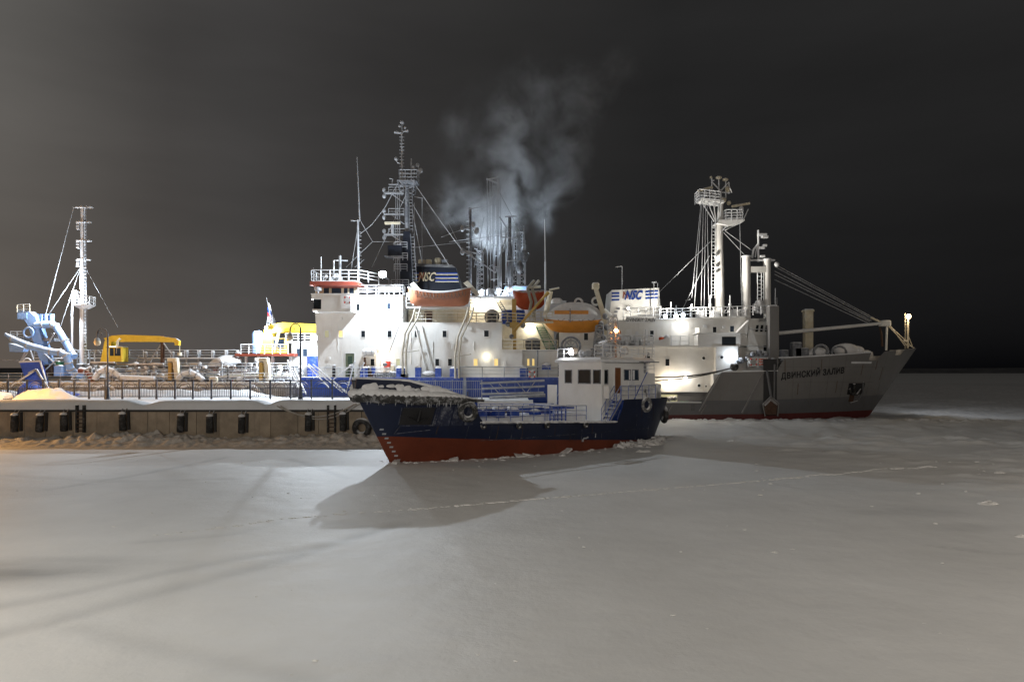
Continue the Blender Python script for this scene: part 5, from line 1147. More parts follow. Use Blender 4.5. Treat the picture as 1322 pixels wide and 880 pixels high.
# frames, strakes, recess with anchor
for (p0, q0, p1, q1, r) in ((931,482,903,531,.11),(986,480,958,533,.11),(912,522,905,534,.08),(868,523,860,538,.07)):
    MB().tube(P3(p0,q0,83.97), P3(p1,q1,83.97), r, 6).build('fender_strake', M['grey_hull'], D)
MB().box(PX(986,83.9), PX(1003.5,83.9)-.05, 83.93, 84.1, 1.9, 7.6).build('hawse_slot', M['black'], D); MB().tube(P3(990,478,83.85), P3(997,522,83.85), .16, 8).tube(P3(1000,470,83.85), P3(999,535,83.85), .12, 8).build('fender_pipe', M['grey_low'], D)
MB().loft([[P3(987,536,83.8),P3(1004,536,83.8),P3(1006,521,83.8),P3(995,512,83.8),P3(985,522,83.8)],[P3(989,535,83.2),P3(1002,535,83.2),P3(1003,523,83.2),P3(995,517,83.2),P3(988,524,83.2)]]).build('rusty_chute', M['rust'], D)
for p, q in (((985,522),(988,537)),((1005,521),(1004,537)),((995,512),(985,522)),((995,512),(1006,521))): MB().tube(P3(*p,83.5), P3(*q,83.5), .09, 6).build('chute_frame', M['grey_hull'], D)
an = patch(TD, D_half, 42.4, 45.0, 3.15, 4.6, .03).build('anchor_recess', M['black'], D)
MB().path([TD(43.1,-D_half(43.1,4.4)-.25,4.5), TD(43.4,-D_half(43.4,3.6)-.3,3.3)], .16, 8).path([TD(42.6,-D_half(42.6,3.4)-.25,3.9), TD(43,-D_half(43,3.2)-.35,3.2), TD(43.8,-D_half(43.8,3.2)-.35,3.1), TD(44.5,-D_half(44.5,3.4)-.25,3.8)], .15, 8).build('anchor', M['rubber'], an, True)
MB().path([TD(44.6,-D_half(44.6,4.6)-.05,4.75), TD(44.9,-D_half(44.9,3.6)-.05,3.4), TD(44.4,-D_half(44.4,2.2)-.05,2.3), TD(43.2,-D_half(43.2,2)-.05,2.0)], .12, 6).build('recess_rim', M['grey_low'], an)
patch(TD, D_half, 42.9, 43.7, 2.2, 3.15, .015, th=.03).build('rust_run', M['rust'], an)
patch(TD, D_half, 42.2, 45.2, 7.05, 7.3, .12, th=.2).build('rubbing_bar', M['white_iced'], D)
for k, z in enumerate((1.35,1.8)): text_part('draught_mark', '11', M['black_plain'], D, (PX(893,83.95), 83.95, z-.1), size=.5, depth=.02)
M['seam_grey'] = mat('grey_weld_seam', (.14,.135,.13), .6, .3, 2)
for s in (34.6,36.9,39.2,41.4,45.6,47.6): patch(TD, D_half, s, s+.05, 1.2, D_top(s)-.3, .008, 1, 8, -1, .03).build('weld_seam', M['seam_grey'], D)
for z in (4.7, 6.6): patch(TD, D_half, 33.0, 48.0 if z > 5 else 46.5, z, z+.04, .008, 16, 1, -1, .03).build('weld_seam', M['seam_grey'], D)
M['rust_thin'] = mat('thin_rust_streak', (.12,.085,.06), .8, .4, 3)
for s, z0, z1, w_ in ((33.6,5.9,7.5,.05),(35.3,3.2,4.6,.05),(38.2,6.2,7.6,.04),(40.6,3.4,4.9,.05),(46.2,6.3,7.4,.06),(47.4,5.0,6.6,.05),(44.0,5.6,7.0,.05)): patch(TD, D_half, s-w_, s+w_, z0, z1, .010, 1, 4, -1, .03).build('rust_run', M['rust_thin'], D)
# low waist: grey inner wall with a lit opening
ga = lambda p, q, Y=86.: P3(p, q, Y)
gx_ = lambda p: PX(p, 86.); gz_ = lambda q: PZ(q, 86.)
MB().box(8.4, gx_(921), 85.9, 86.2, 1.9, gz_(506)).build('waist_wall', M['grey_low'], D); MB().box(8.4, gx_(921), 85.75, 86.2, gz_(506), gz_(504.5)).build('waist_ledge', M['white_clean'], D)
MB().box(gx_(853), gx_(874), 85.86, 85.9, gz_(519), gz_(509)).build('lit_opening', M['lit_dim'], D)
mb = MB()
for k in range(7): x, y, z = ga(857+2.4*k, 515+random.uniform(-1,1), 85.6); mb.ball((x,y,z), random.uniform(.2,.32), 7)
mb.build('stowed_gear', M['tarp_dark'], D, kind='stuff')
for p0, p1 in ((877,889),(892,905)): MB().box(gx_(p0), gx_(p1), 85.84, 85.9, gz_(519.5), gz_(517.6)).build('freeing_port', M['green'], D)
MB().path([ga(908,520,85.5), ga(914,517,85.5), ga(918,510,85.6), ga(920,506,85.7)], .07, 6).build('waist_stair_rail', M['white_clean'], D)
# superstructure
MB().box(8.3, gx_(948), 86.2, 95, 1.9, gz_(447)).build('lower_house', M['white'], D)
MB().box(gx_(922), gx_(950), 85.2, 88, 5.7, gz_(447)).build('house_corner', M['white'], D)
MB().box(gx_(918), gx_(923.5), 85.0, 86.2, 1.9, 5.75).build('waist_bulkhead', M['white'], D)
MB().box(28.2, 33.2, 88.2, 95, 5.7, gz_(447)).build('forward_house', M['white'], D)
MB().box(8.0, gx_(955), 85.7, 95, gz_(447.8), gz_(445.8)).build('promenade_deck', M['white'], D)
Yu = 87.2
ux = lambda p: PX(p, Yu); uz = lambda q: PZ(q, Yu)
MB().prism([(ux(768),gz_(446)),(ux(966),gz_(446)),(ux(963),uz(409)),(ux(768),uz(415.5))], Yu, 95).build('upper_house', M['white'], D)
MB().box(ux(866), ux(889), Yu-.03, Yu, gz_(446), uz(416)).build('lit_recess', M['white_clean'], D)
MB().prism([(ux(765),uz(415.5)),(ux(967),uz(409)),(ux(967),uz(407.8)),(ux(765),uz(414.3))], Yu-.5, 95).build('bridge_deck', M['white_clean'], D)
def wd(px_, py_, y, *k): x, _, z = P3(px_, py_, y); return wall_lamp(D, (x, y, z), *k)
# windows and ports
window(D, gx_(862), 86.19, gz_(467.5), .5, .85); window(D, gx_(837), 86.19, gz_(464), .5, .85); window(D, PX(756.5,86.2), 86.19, PZ(434.5,86.2), .5, .85)
for p, q, r in ((909,462,.24),(903,497.5,.24),(912,498.5,.15)): porthole(D, gx_(p), 86.17, gz_(q), r)
porthole(D, PX(931.5,85.2), 85.17, PZ(461,85.2), .24)
window(D, ux(841.5), Yu-.01, uz(430.5), .45, .75); window(D, ux(900), Yu-.01, uz(427), .5, .75, 'lit_white')
window(D, ux(922.5), Yu-.01, uz(425.5), .45, .7); window(D, ux(945), Yu-.01, uz(424.5), .5, .75, 'glass_blue')
for p in (812, 833.5): MB().box(ux(p)-.32, ux(p)+.32, Yu-.06, Yu, uz(441), uz(425)).build('house_door', M['white_clean'], D)
for p, q in ((822,430),(910,421),(934,422)): MB().box(ux(p)-.18, ux(p)+.18, Yu-.14, Yu, uz(q)-.2, uz(q)+.2).build('wall_box', M['white_iced'], D)
# wing shelter with its long dark window
wy = 85.4
MB().prism([(PX(901,wy),PZ(448,wy)),(PX(949,wy),PZ(448,wy)),(PX(956,wy),PZ(444,wy)),(PX(956,wy),PZ(430,wy)),(PX(901,wy),PZ(431,wy))], wy, 87.3).build('wing_shelter', M['white'], D)
MB().box(PX(932,wy), PX(950,wy), wy-.02, wy+.05, PZ(445.5,wy), PZ(434.5,wy)).build('shelter_window', M['glass'], D); MB().box(PX(899.5,wy), PX(957,wy), wy-.12, 87.2, PZ(430.5,wy), PZ(429.5,wy)).build('shelter_roof', M['white_clean'], D)
MB().prism([(PX(950,86),PZ(431,86)),(PX(965,86),PZ(431,86)),(PX(967,86),PZ(413,86)),(PX(962,86),PZ(418,86))], 86, 87.2).build('wing_brace', M['white'], D)
MB().loft([[P3(964,452,87),P3(980,452,87),P3(980,452,89),P3(964,452,89)],[P3(967,416,87),P3(969,416,87),P3(969,416,89),P3(967,416,89)]]).build('sloped_shield', M['white'], D)
# bridge front seen end-on, slanted panes
MB().prism([(PX(972,88.2),PZ(447,88.2)),(PX(1001,88.2),PZ(447,88.2)),(PX(1001,88.2),PZ(411,88.2)),(PX(965,88.2),PZ(411,88.2))], 88.2, 95).build('bridge', M['white'], D)
for p in (976.5, 982.5, 989, 995): MB().prism([(PX(p-1.2,88.1),PZ(428,88.1)),(PX(p+2.2,88.1),PZ(428,88.1)),(PX(p+3.2,88.1),PZ(419.5,88.1)),(PX(p+.2,88.1),PZ(419.5,88.1))], 88.14, 88.22).build('bridge_window', M['glass'], D)
text_part('bridge_name', 'МОСКВА' if False else 'ДВИНСКИЙ', M['black_plain'], D, (PX(979.5,88.15), 88.15, PZ(415.5,88.15)), width=1.05, size=.45, depth=.02)
MB().box(PX(971,88), PX(1002,88), 87.7, 88.2, PZ(431.5,88), PZ(430,88)).build('bridge_ledge', M['white_clean'], D)
window(D, PX(988,88.2), 88.19, PZ(449,88.2), .5, .8); MB().box(28.4,33,88.1,88.2,PZ(446,88.2),PZ(436,88.2)).build('bridge_skirt', M['white'], D)
for q in (418, 440, 452):
    MB().tube(P3(963,q+6,86.3), P3(1000,q+8,88), .05, 5).build('handrail', M['white_iced'], D)
# lamps of the grey ship
wd(880, 421, Yu-.03, 100, NEUT, 'lamp_white', .16, 1.1); wd(811, 398, Yu+.3, 80, NEUT, 'lamp_white'); wd(944, 459, 85.2, 110, COOL, 'lamp_cool', .16, .55); wd(864, 492, 86.2, 250, (1,.83,.60), 'lamp_warm', .16, .7); wd(885, 487, 86.2, 90, NEUT, 'lamp_white', .12, .8)
for p, q, e in ((859,408,22),(873,408,32),(882,406.5,22)):
    fl = P3(p,q,86.6); o = MB().cbox(fl[0]-.28, fl[0]+.28, 86.6, 86.95, fl[2]-.24, fl[2]+.24, .05).tube((fl[0],86.8,fl[2]), (fl[0],86.9,uz(412)), .06, 5).build('floodlight', M['iced'], D)
    MB().disc((fl[0],86.58,fl[2]), (0,1,0), .24, .03, 14).build('lens', M['lamp_cool'], o); light(o, (fl[0],86.1,fl[2]-.1), e, COOL, .15)
light(o, (fl[0],86.2,fl[2]+1.3), 8000, NEUT, .2, 95, .6, (.55,.22,.85)); light(o, (fl[0]+.3,86.2,fl[2]+1.3), 2800, NEUT, .2, 110, .6, (.9,.2,.25)); light(o, (fl[0]-.4,85.8,fl[2]+.8), 2200, NEUT, .2, 90, .6, (-.95,.15,.35))
# rails, rafts and gear on the promenade and bridge deck
MB().rail([(ux(850),Yu-.4,uz(410.8)),(ux(1001),Yu-.4,uz(405.8))], 1.15, 1.0, .05).build('bridge_deck_rail', M['white_iced'], D, kind='stuff')
MB().rail([(gx_(788),85.8,gz_(445.8)),(gx_(843),85.8,gz_(445.8))], 1.3, .8, .05, 4).build('promenade_rail', M['white_iced'], D, kind='stuff')
random.seed(9)
mb = MB()
for k in range(18): x = random.uniform(gx_(792), gx_(842)); mb.cbox(x-.25, x+.25, 86.1, 86.8, gz_(446), gz_(446)+random.uniform(.4,1.4), .06)
mb.build('stowed_gear', M['white_iced'], D, kind='stuff')
MB().prism([(gx_(842),gz_(446.5)),(gx_(862),gz_(446.5)),(gx_(864),gz_(434)),(gx_(858),gz_(437)),(gx_(844),gz_(441))], 85.6, 85.8).build('boat_screen', M['white_clean'], D)
MB().ball(P3(854,437,85.9), .35, 8).build('orange_float', M['orange_deep'], D, True); MB().ball(P3(861,436,86), .4, 8).build('covered_light', M['white_iced'], D, True)
MB().rail([(gx_(866),85.8,gz_(445.8)),(gx_(889),85.8,gz_(445.8))], 1.2, 1.2, .04, 2).build('promenade_rail', M['white_iced'], D, kind='stuff')
MB().cbox(ux(897.8)-.1, ux(897.8)+.1, Yu-.25, Yu, uz(441), uz(436.5), .03).build('fire_extinguisher', M['ring_red'], D)
for p in (917, 942.5):
    o = MB().tube(P3(p,412,87.2), P3(p,381,87.2), .12, 8, .07).build('compass_mast', M['white_iced'], D); q_ = P3(p,393,87.2)
    for dx in (-1, 1): MB().tube((q_[0],87.2,q_[2]), (q_[0]+dx*.75,87.2,uz(403)), .05, 5).build('mast_leg', M['white_iced'], o)
    MB().ball(P3(p,393,87.2), .22, 8).build('aerial_dome', M['white_iced'], o, True)
for p, q in ((866,390),(873,394),(893,392),(908,396)): MB().tube(P3(p,410,87), P3(p,q,87), .07, 6).build('stanchion', M['white_iced'], D)
for p, q, w_ in ((950,404,.8),(925,405,.6),(905,406,.5),(960,403,.5),(982,398,.4),(978,395,.35)): x, y, z = P3(p,q,88); MB().cbox(x-w_, x+w_, 88, 89, z-.6, z+.4, .08).build('deck_box', M['white_iced'], D)
# nameboard and funnel
MB().box(ux(807), ux(846), Yu-.62, Yu-.55, uz(417.2), uz(408.8)).build('nameboard', M['white_clean'], D)
text_part('nameboard_lettering', 'DVINSKIY ZALIV', M['black_plain'], D, (ux(808), Yu-.66, uz(415.5)), width=ux(845.2)-ux(808), size=.66, depth=.03, bold=0)
MB().box(ux(822), ux(842), Yu-.62, Yu-.56, uz(408.2), uz(406.6)).build('small_board', M['iced'], D)
MB().rail([(ux(804),Yu-.4,uz(414)),(ux(852),Yu-.4,uz(411))], 1.5, .9, .045, 3).build('funnel_deck_rail', M['white_iced'], D, kind='stuff')
Yg = 88.3
h_ = lambda p, q: (PX(p,Yg), PZ(q,Yg))
fu = MB().loft([[(h_(786,419)[0],Yg,h_(786,419)[1]),(h_(854,414)[0],Yg,h_(854,414)[1]),(h_(854,414)[0],94,h_(854,414)[1]),(h_(786,419)[0],94,h_(786,419)[1])],[(h_(790,374.5)[0],Yg,h_(790,374.5)[1]),(h_(850.5,371.5)[0],Yg,h_(850.5,371.5)[1]),(h_(850.5,371.5)[0],93.5,h_(850.5,371.5)[1]),(h_(790,374.5)[0],93.5,h_(790,374.5)[1])]]).build('funnel', M['white'], D)
for k, q in enumerate((378.5,382.5,387)):
    MB().prism([(PX(789.6-.1*k,Yg),PZ(q+1.2,Yg)),(PX(799.5,Yg),PZ(q+.9,Yg)),(PX(799.5,Yg),PZ(q-1.5,Yg)),(PX(789.8-.1*k,Yg),PZ(q-1.2,Yg))], Yg-.05, Yg+.03).build('funnel_stripe', M['logo_blue'], fu)
    MB().prism([(PX(833.5,Yg),PZ(q-.9,Yg)),(PX(849.5,Yg),PZ(q-1.9,Yg)),(PX(849.3,Yg),PZ(q-4.2,Yg)),(PX(833.5,Yg),PZ(q-3.3,Yg))], Yg-.05, Yg+.03).build('funnel_stripe', M['logo_blue'], fu)
text_part('funnel_lettering', 'N', M['logo_brown'], fu, (PX(804,Yg), Yg-.03, PZ(385,Yg)), width=.62, size=1.2, depth=.04, shear=.08, bold=.03)
text_part('funnel_lettering', 'NSC', M['logo_blue'], fu, (PX(806,Yg), Yg-.06, PZ(387,Yg)), width=2.1, size=1.6, depth=.04, shear=.28, bold=.06)
MB().tube(P3(803,374,89), P3(803,344,89), .09, 6, .06).tube(P3(795,344.5,89), P3(803.5,343.5,89), .06, 5).build('funnel_aerial', M['iced'], D); MB().path([P3(845,416,88), P3(844,365,88), P3(842,364.5,88)], .06, 6).tube(P3(849,372,88.2), P3(849,365,88.2), .05, 5).cbox(PX(841.5,88), PX(847,88), 87.8, 88.2, PZ(365,88), PZ(363.5,88), .02).build('lamp_post', M['iced'], D)
for p, q in ((795,402),(798,398),(794,407)): MB().box(PX(p,Yg)-.2, PX(p,Yg)+.2, Yg-.2, Yg, PZ(q,Yg)-.15, PZ(q,Yg)+.1).build('vent_grille', M['iced_dark'], fu)
# after part: house end, lifeboat, davit
MB().box(PX(722,87), PX(770,87), 87, 95, gz_(447), PZ(428,87)).build('after_house', M['white'], D)
Yl3 = 86.4
lb, rg = lifeboat('lifeboat', PX(702,Yl3), PX(783,Yl3), Yl3, PZ(429.5,Yl3), PZ(414.5,Yl3), 1.35, 'enclosed amber lifeboat with snowy white canopy hung between the davits of the grey ship', 'amber', 'white_iced', .8, 2.35, .35, 3.0, .35)
MB().path([(x, y-.03, z+.12) for (x, y, z) in [r_[3] for r_ in rg]], .1, 6).build('rubbing_band', M['white_iced'], lb, True)
MB().box(PX(715,Yl3), PX(758,Yl3), Yl3-1.42, Yl3-1.2, PZ(406.5,Yl3), PZ(402,Yl3)).build('side_hatch', M['amber'], lb)
MB().cbox(PX(712,86), PX(726,86), 85.8, 87.2, PZ(392,86), PZ(384.5,86), .25).build('coxswain_cupola', M['white_iced'], lb)
mb = MB()
for p in (720, 733, 746, 759): mb.path([P3(p,412,85), P3(p+4,415,84.95), P3(p+9,411,85)], .03, 4)
mb.build('grab_line', M['rope_dark'], lb, kind='stuff')
for p, q in ((747,390),(769,389)): MB().torus(P3(p,q,86.4), (0,1,0), .45, .14, 14, 6).build('fall_block', M['white_iced'], lb, True)
MB().tube(P3(736,398,84.9), P3(736,416,84.9), .06, 5).build('gripe', M['iced_dark'], lb)
MB().loft([[P3(766,372,85.6),P3(772,372,85.6),P3(772,372,86.4),P3(766,372,86.4)],[P3(774,400,85.6),P3(780,398,85.6),P3(780,398,86.4),P3(774,400,86.4)],[P3(780,432,85.6),P3(786,432,85.6),P3(786,432,86.4),P3(780,432,86.4)]]).build('davit_arm', M['cream'], D)
MB().cbox(PX(764.5,86), PX(773,86), 85.5, 86.5, PZ(373,86), PZ(365,86), .1).build('davit_head', M['cream'], D); MB().tube(P3(779,400,86), P3(788,408,86), .3, 8).build('davit_stay', M['white_clean'], D)
MB().tube(P3(704,408,88), P3(711,376,88), .35, 8, .3).tube(P3(709,374,88), P3(722,371.5,88), .12, 6).build('davit_arm', M['cream'], D)
for p, q in ((776,418),(781,408),(774,426),(783,422),(779,436),(771,440)): MB().ball(P3(p,q,85.3), .33, 8, sz=1.3).build('davit_winch', M['iced_dark'], D, True)
MB().lattice(P3(772,470,84.5), P3(774,420,85), 1.5, 8, .07, .8).build('iced_tower', M['iced'], D, kind='stuff')
MB().torus(P3(737,447,84), (0,1,0), 1.15, .14, 22, 6).build('hose_reel', M['iced_dark'], D, True); MB().torus(P3(737,447,84), (0,1,0), .75, .10, 20, 6).build('hose_coil', M['iced'], D, True)
for k in range(4): t_ = k*math.pi/4; c = Vector(P3(737,447,84)); d = Vector((math.cos(t_),0,math.sin(t_)))*1.1; MB().tube(c-d, c+d, .05, 5).build('reel_spoke', M['iced'], D)
# main mast
Ym = 90
MB().tube(P3(929.5,415,Ym), P3(928,288,Ym), .62, 14, .50).build('main_mast', M['white'], D, True)
mast = D
MB().ladder(P3(918.5,385,89.6), P3(919,285,89.6), (.45,0,0), .45, .05).build('mast_ladder', M['white_iced'], D, kind='stuff')
for q in (345, 352, 331): MB().ball(P3(924,q,89.3), .22, 8).build('mast_fitting', M['white_iced'], D, True)
MB().tube(P3(929,290,Ym), P3(931,255,Ym), .45, 12, .3).build('upper_mast', M['white'], D, True)
pl2 = [P3(923,290,Ym), P3(938,293,Ym), P3(958,287,Ym), P3(958,285,Ym), P3(925,286,Ym)]
MB().prism([(p[0],p[2]) for p in pl2], 89, 91.2).build('radar_platform', M['white_clean'], D)
def prail(p0, p1, q0, q1, h, nm):
    a_, c_ = P3(p0,q0,89), P3(p1,q1,89); MB().rail([a_, c_, (c_[0],91.2,c_[2]), (a_[0],91.2,a_[2]), a_], h, .7, .05, 4).build(nm, M['white_iced'], D, kind='stuff')
prail(937, 959, 285.5, 285, 1.5, 'platform_rail')
MB().prism([(P3(903,246,Ym)[0],P3(903,260,Ym)[2]),(P3(932,246,Ym)[0],P3(903,264,Ym)[2]),(P3(932,246,Ym)[0],P3(903,261,Ym)[2]),(P3(903,246,Ym)[0],P3(903,258,Ym)[2])], 89, 91.2).build('upper_platform', M['white_clean'], D); prail(903, 930, 259, 262, 1.5, 'platform_rail')
for p, q in (((905,260),(922,286)),((914,262),(924,286)),((938,292),(930,300)),((957,287),(936,297)),((959,285),(966,270)),((904,259),(902,248)),((930,280),(931,250)),((924,284),(920,250))): MB().tube(P3(*p,89.3), P3(*q,89.3), .07, 6).build('platform_strut', M['white_iced'], D)
for p0, q0, p1, q1, bx_, by_ in ((901,246.5,920,241.5,911,247),(945,266.5,968,262.5,957,266)):
    o = MB().tube(P3(p0,q0,89.6), P3(p1,q1,89.6), .17, 8).build('radar_scanner', M['cream'], D); x, y, z = P3(bx_,by_,89.6); MB().lathe((x,y,z-.75), [(.3,0),(.3,.5),(.18,.7)], 10).build('radar_motor', M['white_iced'], o, True)
for p, q0, q1 in ((919,250,229),(928,252,231),(937,256,231),(924,240,239),(941,250,236)): MB().tube(P3(p,q0,Ym), P3(p,q1,Ym), .08, 6).build('aerial_post', M['white_iced'], D)
for p, q, r, s_ in ((928,229.5,.42,.55),(936.5,232,.40,.55),(918,229,.18,1),(934,258,.4,.8),(941,262,.3,1),(939,244,.3,1.4)): MB().ball(P3(p,q,Ym), r, 10, sz=s_).build('dome_aerial', M['cream'], D, True)
for p, q in (((919,235),(930,246)),((941,235),(931,246)),((919,247),(942,249)),((919,233),(922,233)),((905,252),(918,262)),((917,247),(905,260)),((941,240),(945,249))): MB().tube(P3(*p,Ym), P3(*q,Ym), .09, 6).build('mast_truss', M['white_iced'], D)
# king posts, cross beam, topmast, boom
for p, q0, q1, r in ((964,418,331,.50),(990.5,418,335,.46)):
    o = MB().tube(P3(p,q0,88.6), P3(p-.5,q1,88.6), r, 14).build('king_post', M['white'], D, True); x, y, z = P3(p-.5,q1,88.6); MB().disc((x,y,z), (0,0,1), r+.12, .12, 14).build('post_cap', M['white_iced'], o)
MB().box(PX(968,88.6), PX(988,88.6), 88.2, 89.1, PZ(352,88.6), PZ(344.5,88.6)).build('cross_beam', M['white'], D); MB().box(PX(960,88.6), PX(1000,88.6), 88.4, 88.9, PZ(337,88.6), PZ(335,88.6)).build('span_beam', M['white_iced'], D)
MB().ladder(P3(978,404,88.3), P3(978,352,88.3), (.5,0,0), .45, .06).ladder(P3(983,404,88.3), P3(983,352,88.3), (.3,0,0), .5, .05).build('post_ladder', M['white_iced'], D, kind='stuff')
MB().path([P3(971,333,88.6), P3(973,322,88.6), P3(979,315,88.6)], .14, 8).path([P3(979,338,88.6), P3(979,297,88.6)], .13, 8).path([P3(975,332,88.6), P3(977,318,88.6)], .08, 6).build('topmast', M['white_iced'], D, True)
for p, q, w_ in ((984,303,.55),(987,306,.4),(983,320,.35),(987,317,.25),(984,331,.3)): x, y, z = P3(p,q,88.6); MB().cbox(x-w_, x+w_, 88.3, 88.9, z-.14, z+.14, .03).build('lamp_shelf', M['white_iced'], D)
MB().ball(P3(1002.5,341.5,88.4), .35, 8).build('span_block', M['white_iced'], D, True)
MB().ball(P3(980,392,88), .55, 10).build('horn', M['white_iced'], D, True)
Yp = 85.5
MB().cbox(PX(993,Yp), PX(1006,Yp), Yp, Yp+1.0, 5.7, PZ(394.5,Yp), .08).build('tall_ventilator', M['grey_hull'], D)
MB().tube(P3(1001,394,86), P3(1001,372,86), .05, 5).tube(P3(1003,394,86), P3(1003,384,86), .04, 4).build('aerial', M['iced'], D)
Yq = 91.5
MB().cbox(PX(1040,Yq), PX(1050.5,Yq), Yq, Yq+1.0, 6.9, PZ(398.5,Yq), .1).cbox(PX(1039,Yq), PX(1051.5,Yq), Yq-.1, Yq+1.1, PZ(402,Yq), PZ(399,Yq), .1).build('grey_post', M['cream'], D)
Yb = 90
bm_ = MB().tube(P3(1000,430.5,Yb), P3(1140,417,Yb), .25, 12, .19).build('cargo_boom', M['white'], D, True)
MB().cbox(PX(1137,Yb), PX(1148,Yb), 89.5, 90.6, PZ(421,Yb), PZ(413.5,Yb), .1).build('boom_crutch', M['white'], D); MB().tube(P3(1144,452,Yb), P3(1145,418,Yb), .14, 8).build('crutch_post', M['white'], D)
MB().path([P3(1136,422,Yb), P3(1138,432,Yb), P3(1139,447,Yb)], .12, 6).build('cargo_hook', M['rust'], D)
for k, (q0, q1) in enumerate(((341,412),(344,413),(350,415),(354,416),(361,418))): MB().tube(P3(1000,q0,88.5), P3(1129-2*k,q1-1,Yb), .045, 5).build('topping_lift', M['iced'], D)
MB().tube(P3(1124,410,Yb), P3(1138,416,Yb), .13, 8).build('lift_block', M['cream'], D)
for p, q in (((1148,419),(1168,446)),((1147,421),(1172,447)),((1148,420),(1177,447)),((1172,445),(1180,449))): MB().tube(P3(*p,Yb), P3(*q,Yb), .06, 5).build('forestay', M['cream'], D)
# rigging of the mast
for p, q in (((917,312),(850,378)),((916,330),(878,405)),((906,262),(896,402)),((908,265),(905,402)),((911,265),(909,402)),((913,265),(915,398)),((934,300),(962,330)),((936,298),(973,325)),((955,288),(958,402)),((905,262),(893,385))): MB().tube(P3(*p,89), P3(*q,89), .04, 5).build('stay', M['iced'], D)
MB().tube(P3(885,388,88.5), P3(891,386.5,88.5), .05, 5).build('stay_spreader', M['iced'], D)
# bow light
o = MB().tube(P3(1172,449,90), P3(1172,412,90), .13, 8).tube(P3(1168.5,450,90), P3(1168.5,404,90), .04, 5).tube(P3(1166,440,90), P3(1172,440,90), .07, 5).tube(P3(1178,447,90), P3(1172,432,90), .06, 5).build('bow_light_post', M['cream'], D)
l_ = P3(1173,408.5,89.8); MB().ball(l_, .26, 10, sz=1.2).build('bow_lamp', M['lamp_warm'], o); light(o, (l_[0],89.3,l_[2]), 260, (1,.8,.55), .15); light(o, (l_[0]+.5,l_[1]+.6,l_[2]+.1), 2600, (.82,.90,1), .2, 125, .8, (.85,.35,-.42))
# windlass humps under snow, deck gear near the bridge
for p, q, r in ((1058,452,1.0),(1094,449,1.35),(1106,450,1.0),(1046,454,.6),(1067,456,.6),(1120,454,.7)): x, y, z = P3(p,q+2,88); MB().ball((x,88.5,z), r, 10, sx=1.2, sz=.62).build('snowed_windlass', M['snow'], D, True)
for p, q in ((1060,451),(1083,452)): MB().torus(P3(p,q+3,87.6), (.3,1,0), .85, .16, 18, 6).build('chain_drum', M['iced_dark'], D, True)
for p, q, w_, h in ((1028,448,.6,1.6),(1034,452,.9,.8),(1012,455,.5,.9)): x, y, z = P3(p,q,88); MB().cbox(x-w_, x+w_, 87.6, 88.6, z-h, z+h*.4, .1).build('deck_box', M['iced_dark'], D)
for p, q, r in ((950,467,.35),(957,465,.4),(964,463,.3),(972,457,.35),(980,455,.4),(988,457,.35),(998,467,.5),(1002,470,.35),(1010,466,.3)): MB().ball(P3(p,q,84.9), r, 8).build('winch_part', M['iced_dark'], D, True)
rk = MB()
for q in (462.5, 465.5, 468.5, 472): rk.tube(P3(966,q,84.3), P3(991,q-.5,84.3), .05, 5)
for p in (966, 978, 991): rk.tube(P3(p,474,84.3), P3(p,461,84.3), .06, 5)
rk.build('rack_bars', M['white_clean'], D)
for q in (463.8, 467, 470.2): MB().cbox(PX(981,84.5), PX(989.5,84.5), 84.4, 84.9, PZ(q+1.3,84.5), PZ(q-1.2,84.5), .04).build('fire_box', M['orange_deep'], D)
lifebuoy(P3(973,467,84.15), 'red and white lifebuoy on the rack beside the bow bulwark of the grey ship', r=.46)
MB().ball(P3(948,473,84.2), .55, 10).build('fairlead', M['rubber'], D, True)
# mooring line to the tanker
rp = []
for k in range(15): u = k/14; p = Vector(P3(946,474.5,84.1)).lerp(Vector(P3(838,487,66)), u); rp.append((p.x, p.y, p.z-.35*math.sin(math.pi*u)))
tag(MB().path(rp, .09, 6).path([(x,y,z-.35*(i/14)) for i, (x, y, z) in enumerate(rp)], .06, 5).build('mooring_rope', M['rope_dark'], smooth=True), 'dark mooring rope running from the grey ship\'s bow to the small tanker', 'rope')

# ================================================================== SHIP E: small blue and red tanker in front
SX, SY = 12.85, 62.2; EH = math.atan2(-.627, -.779)
E = empty('small_tanker', (SX, SY, 0), 'small navy and red tanker with white wheelhouse frozen in before the quay', 'ship', None, EH)
ident = lambda s, t, z: (s, t, z)
def e_s(px_, t):                                       # station of a picture column at offset t
    k = (px_-661)/F; hx, hy, pxx, pyy = -.779, -.627, .627, -.779
    return (k*(SY+t*pyy)-SX-t*pxx)/(hx-k*hy)
E_stern = lambda z: 2.1-1.3*clamp(z/3.2)
E_stem = lambda z: 26.9+2.7*max(z,-.5)/5.0
def E_half(s, z):
    f = clamp(z/4.2); s0 = 15+6.5*f; n = 1.8+.9*f
    t = clamp((s-s0)/(E_stem(z)-s0)); q = clamp((6-s)/(6-E_stern(z)))
    return max(.05, 3.45*(.93+.07*clamp(z/2))*(1-t**n)*(1-.42*q**2.6*(1.2-.4*f)))
def E_deck(s): return 1.95+.55*clamp((s-8.5)/13)
def E_top(s):
    if s < 7.8: return 3.8
    if s < 8.6: return 3.8+(E_deck(8.6)+.08-3.8)*((s-7.8)/.8)**.6
    if s < 21.7: return E_deck(s)+.08
    if s < 22.4: return E_deck(s)+.08+(4.02-E_deck(s)-.08)*((s-21.7)/.7)
    return 4.02+.42*(s-22.4)/7
E_boot = lambda s: .06+1.72*clamp(s/27)
hull_mb(ident, E_stern, E_stem, E_half, lambda s: -.6, E_boot, lin(0,1,70), 5).build('red_bottom', M['red'], E, True, local=True)
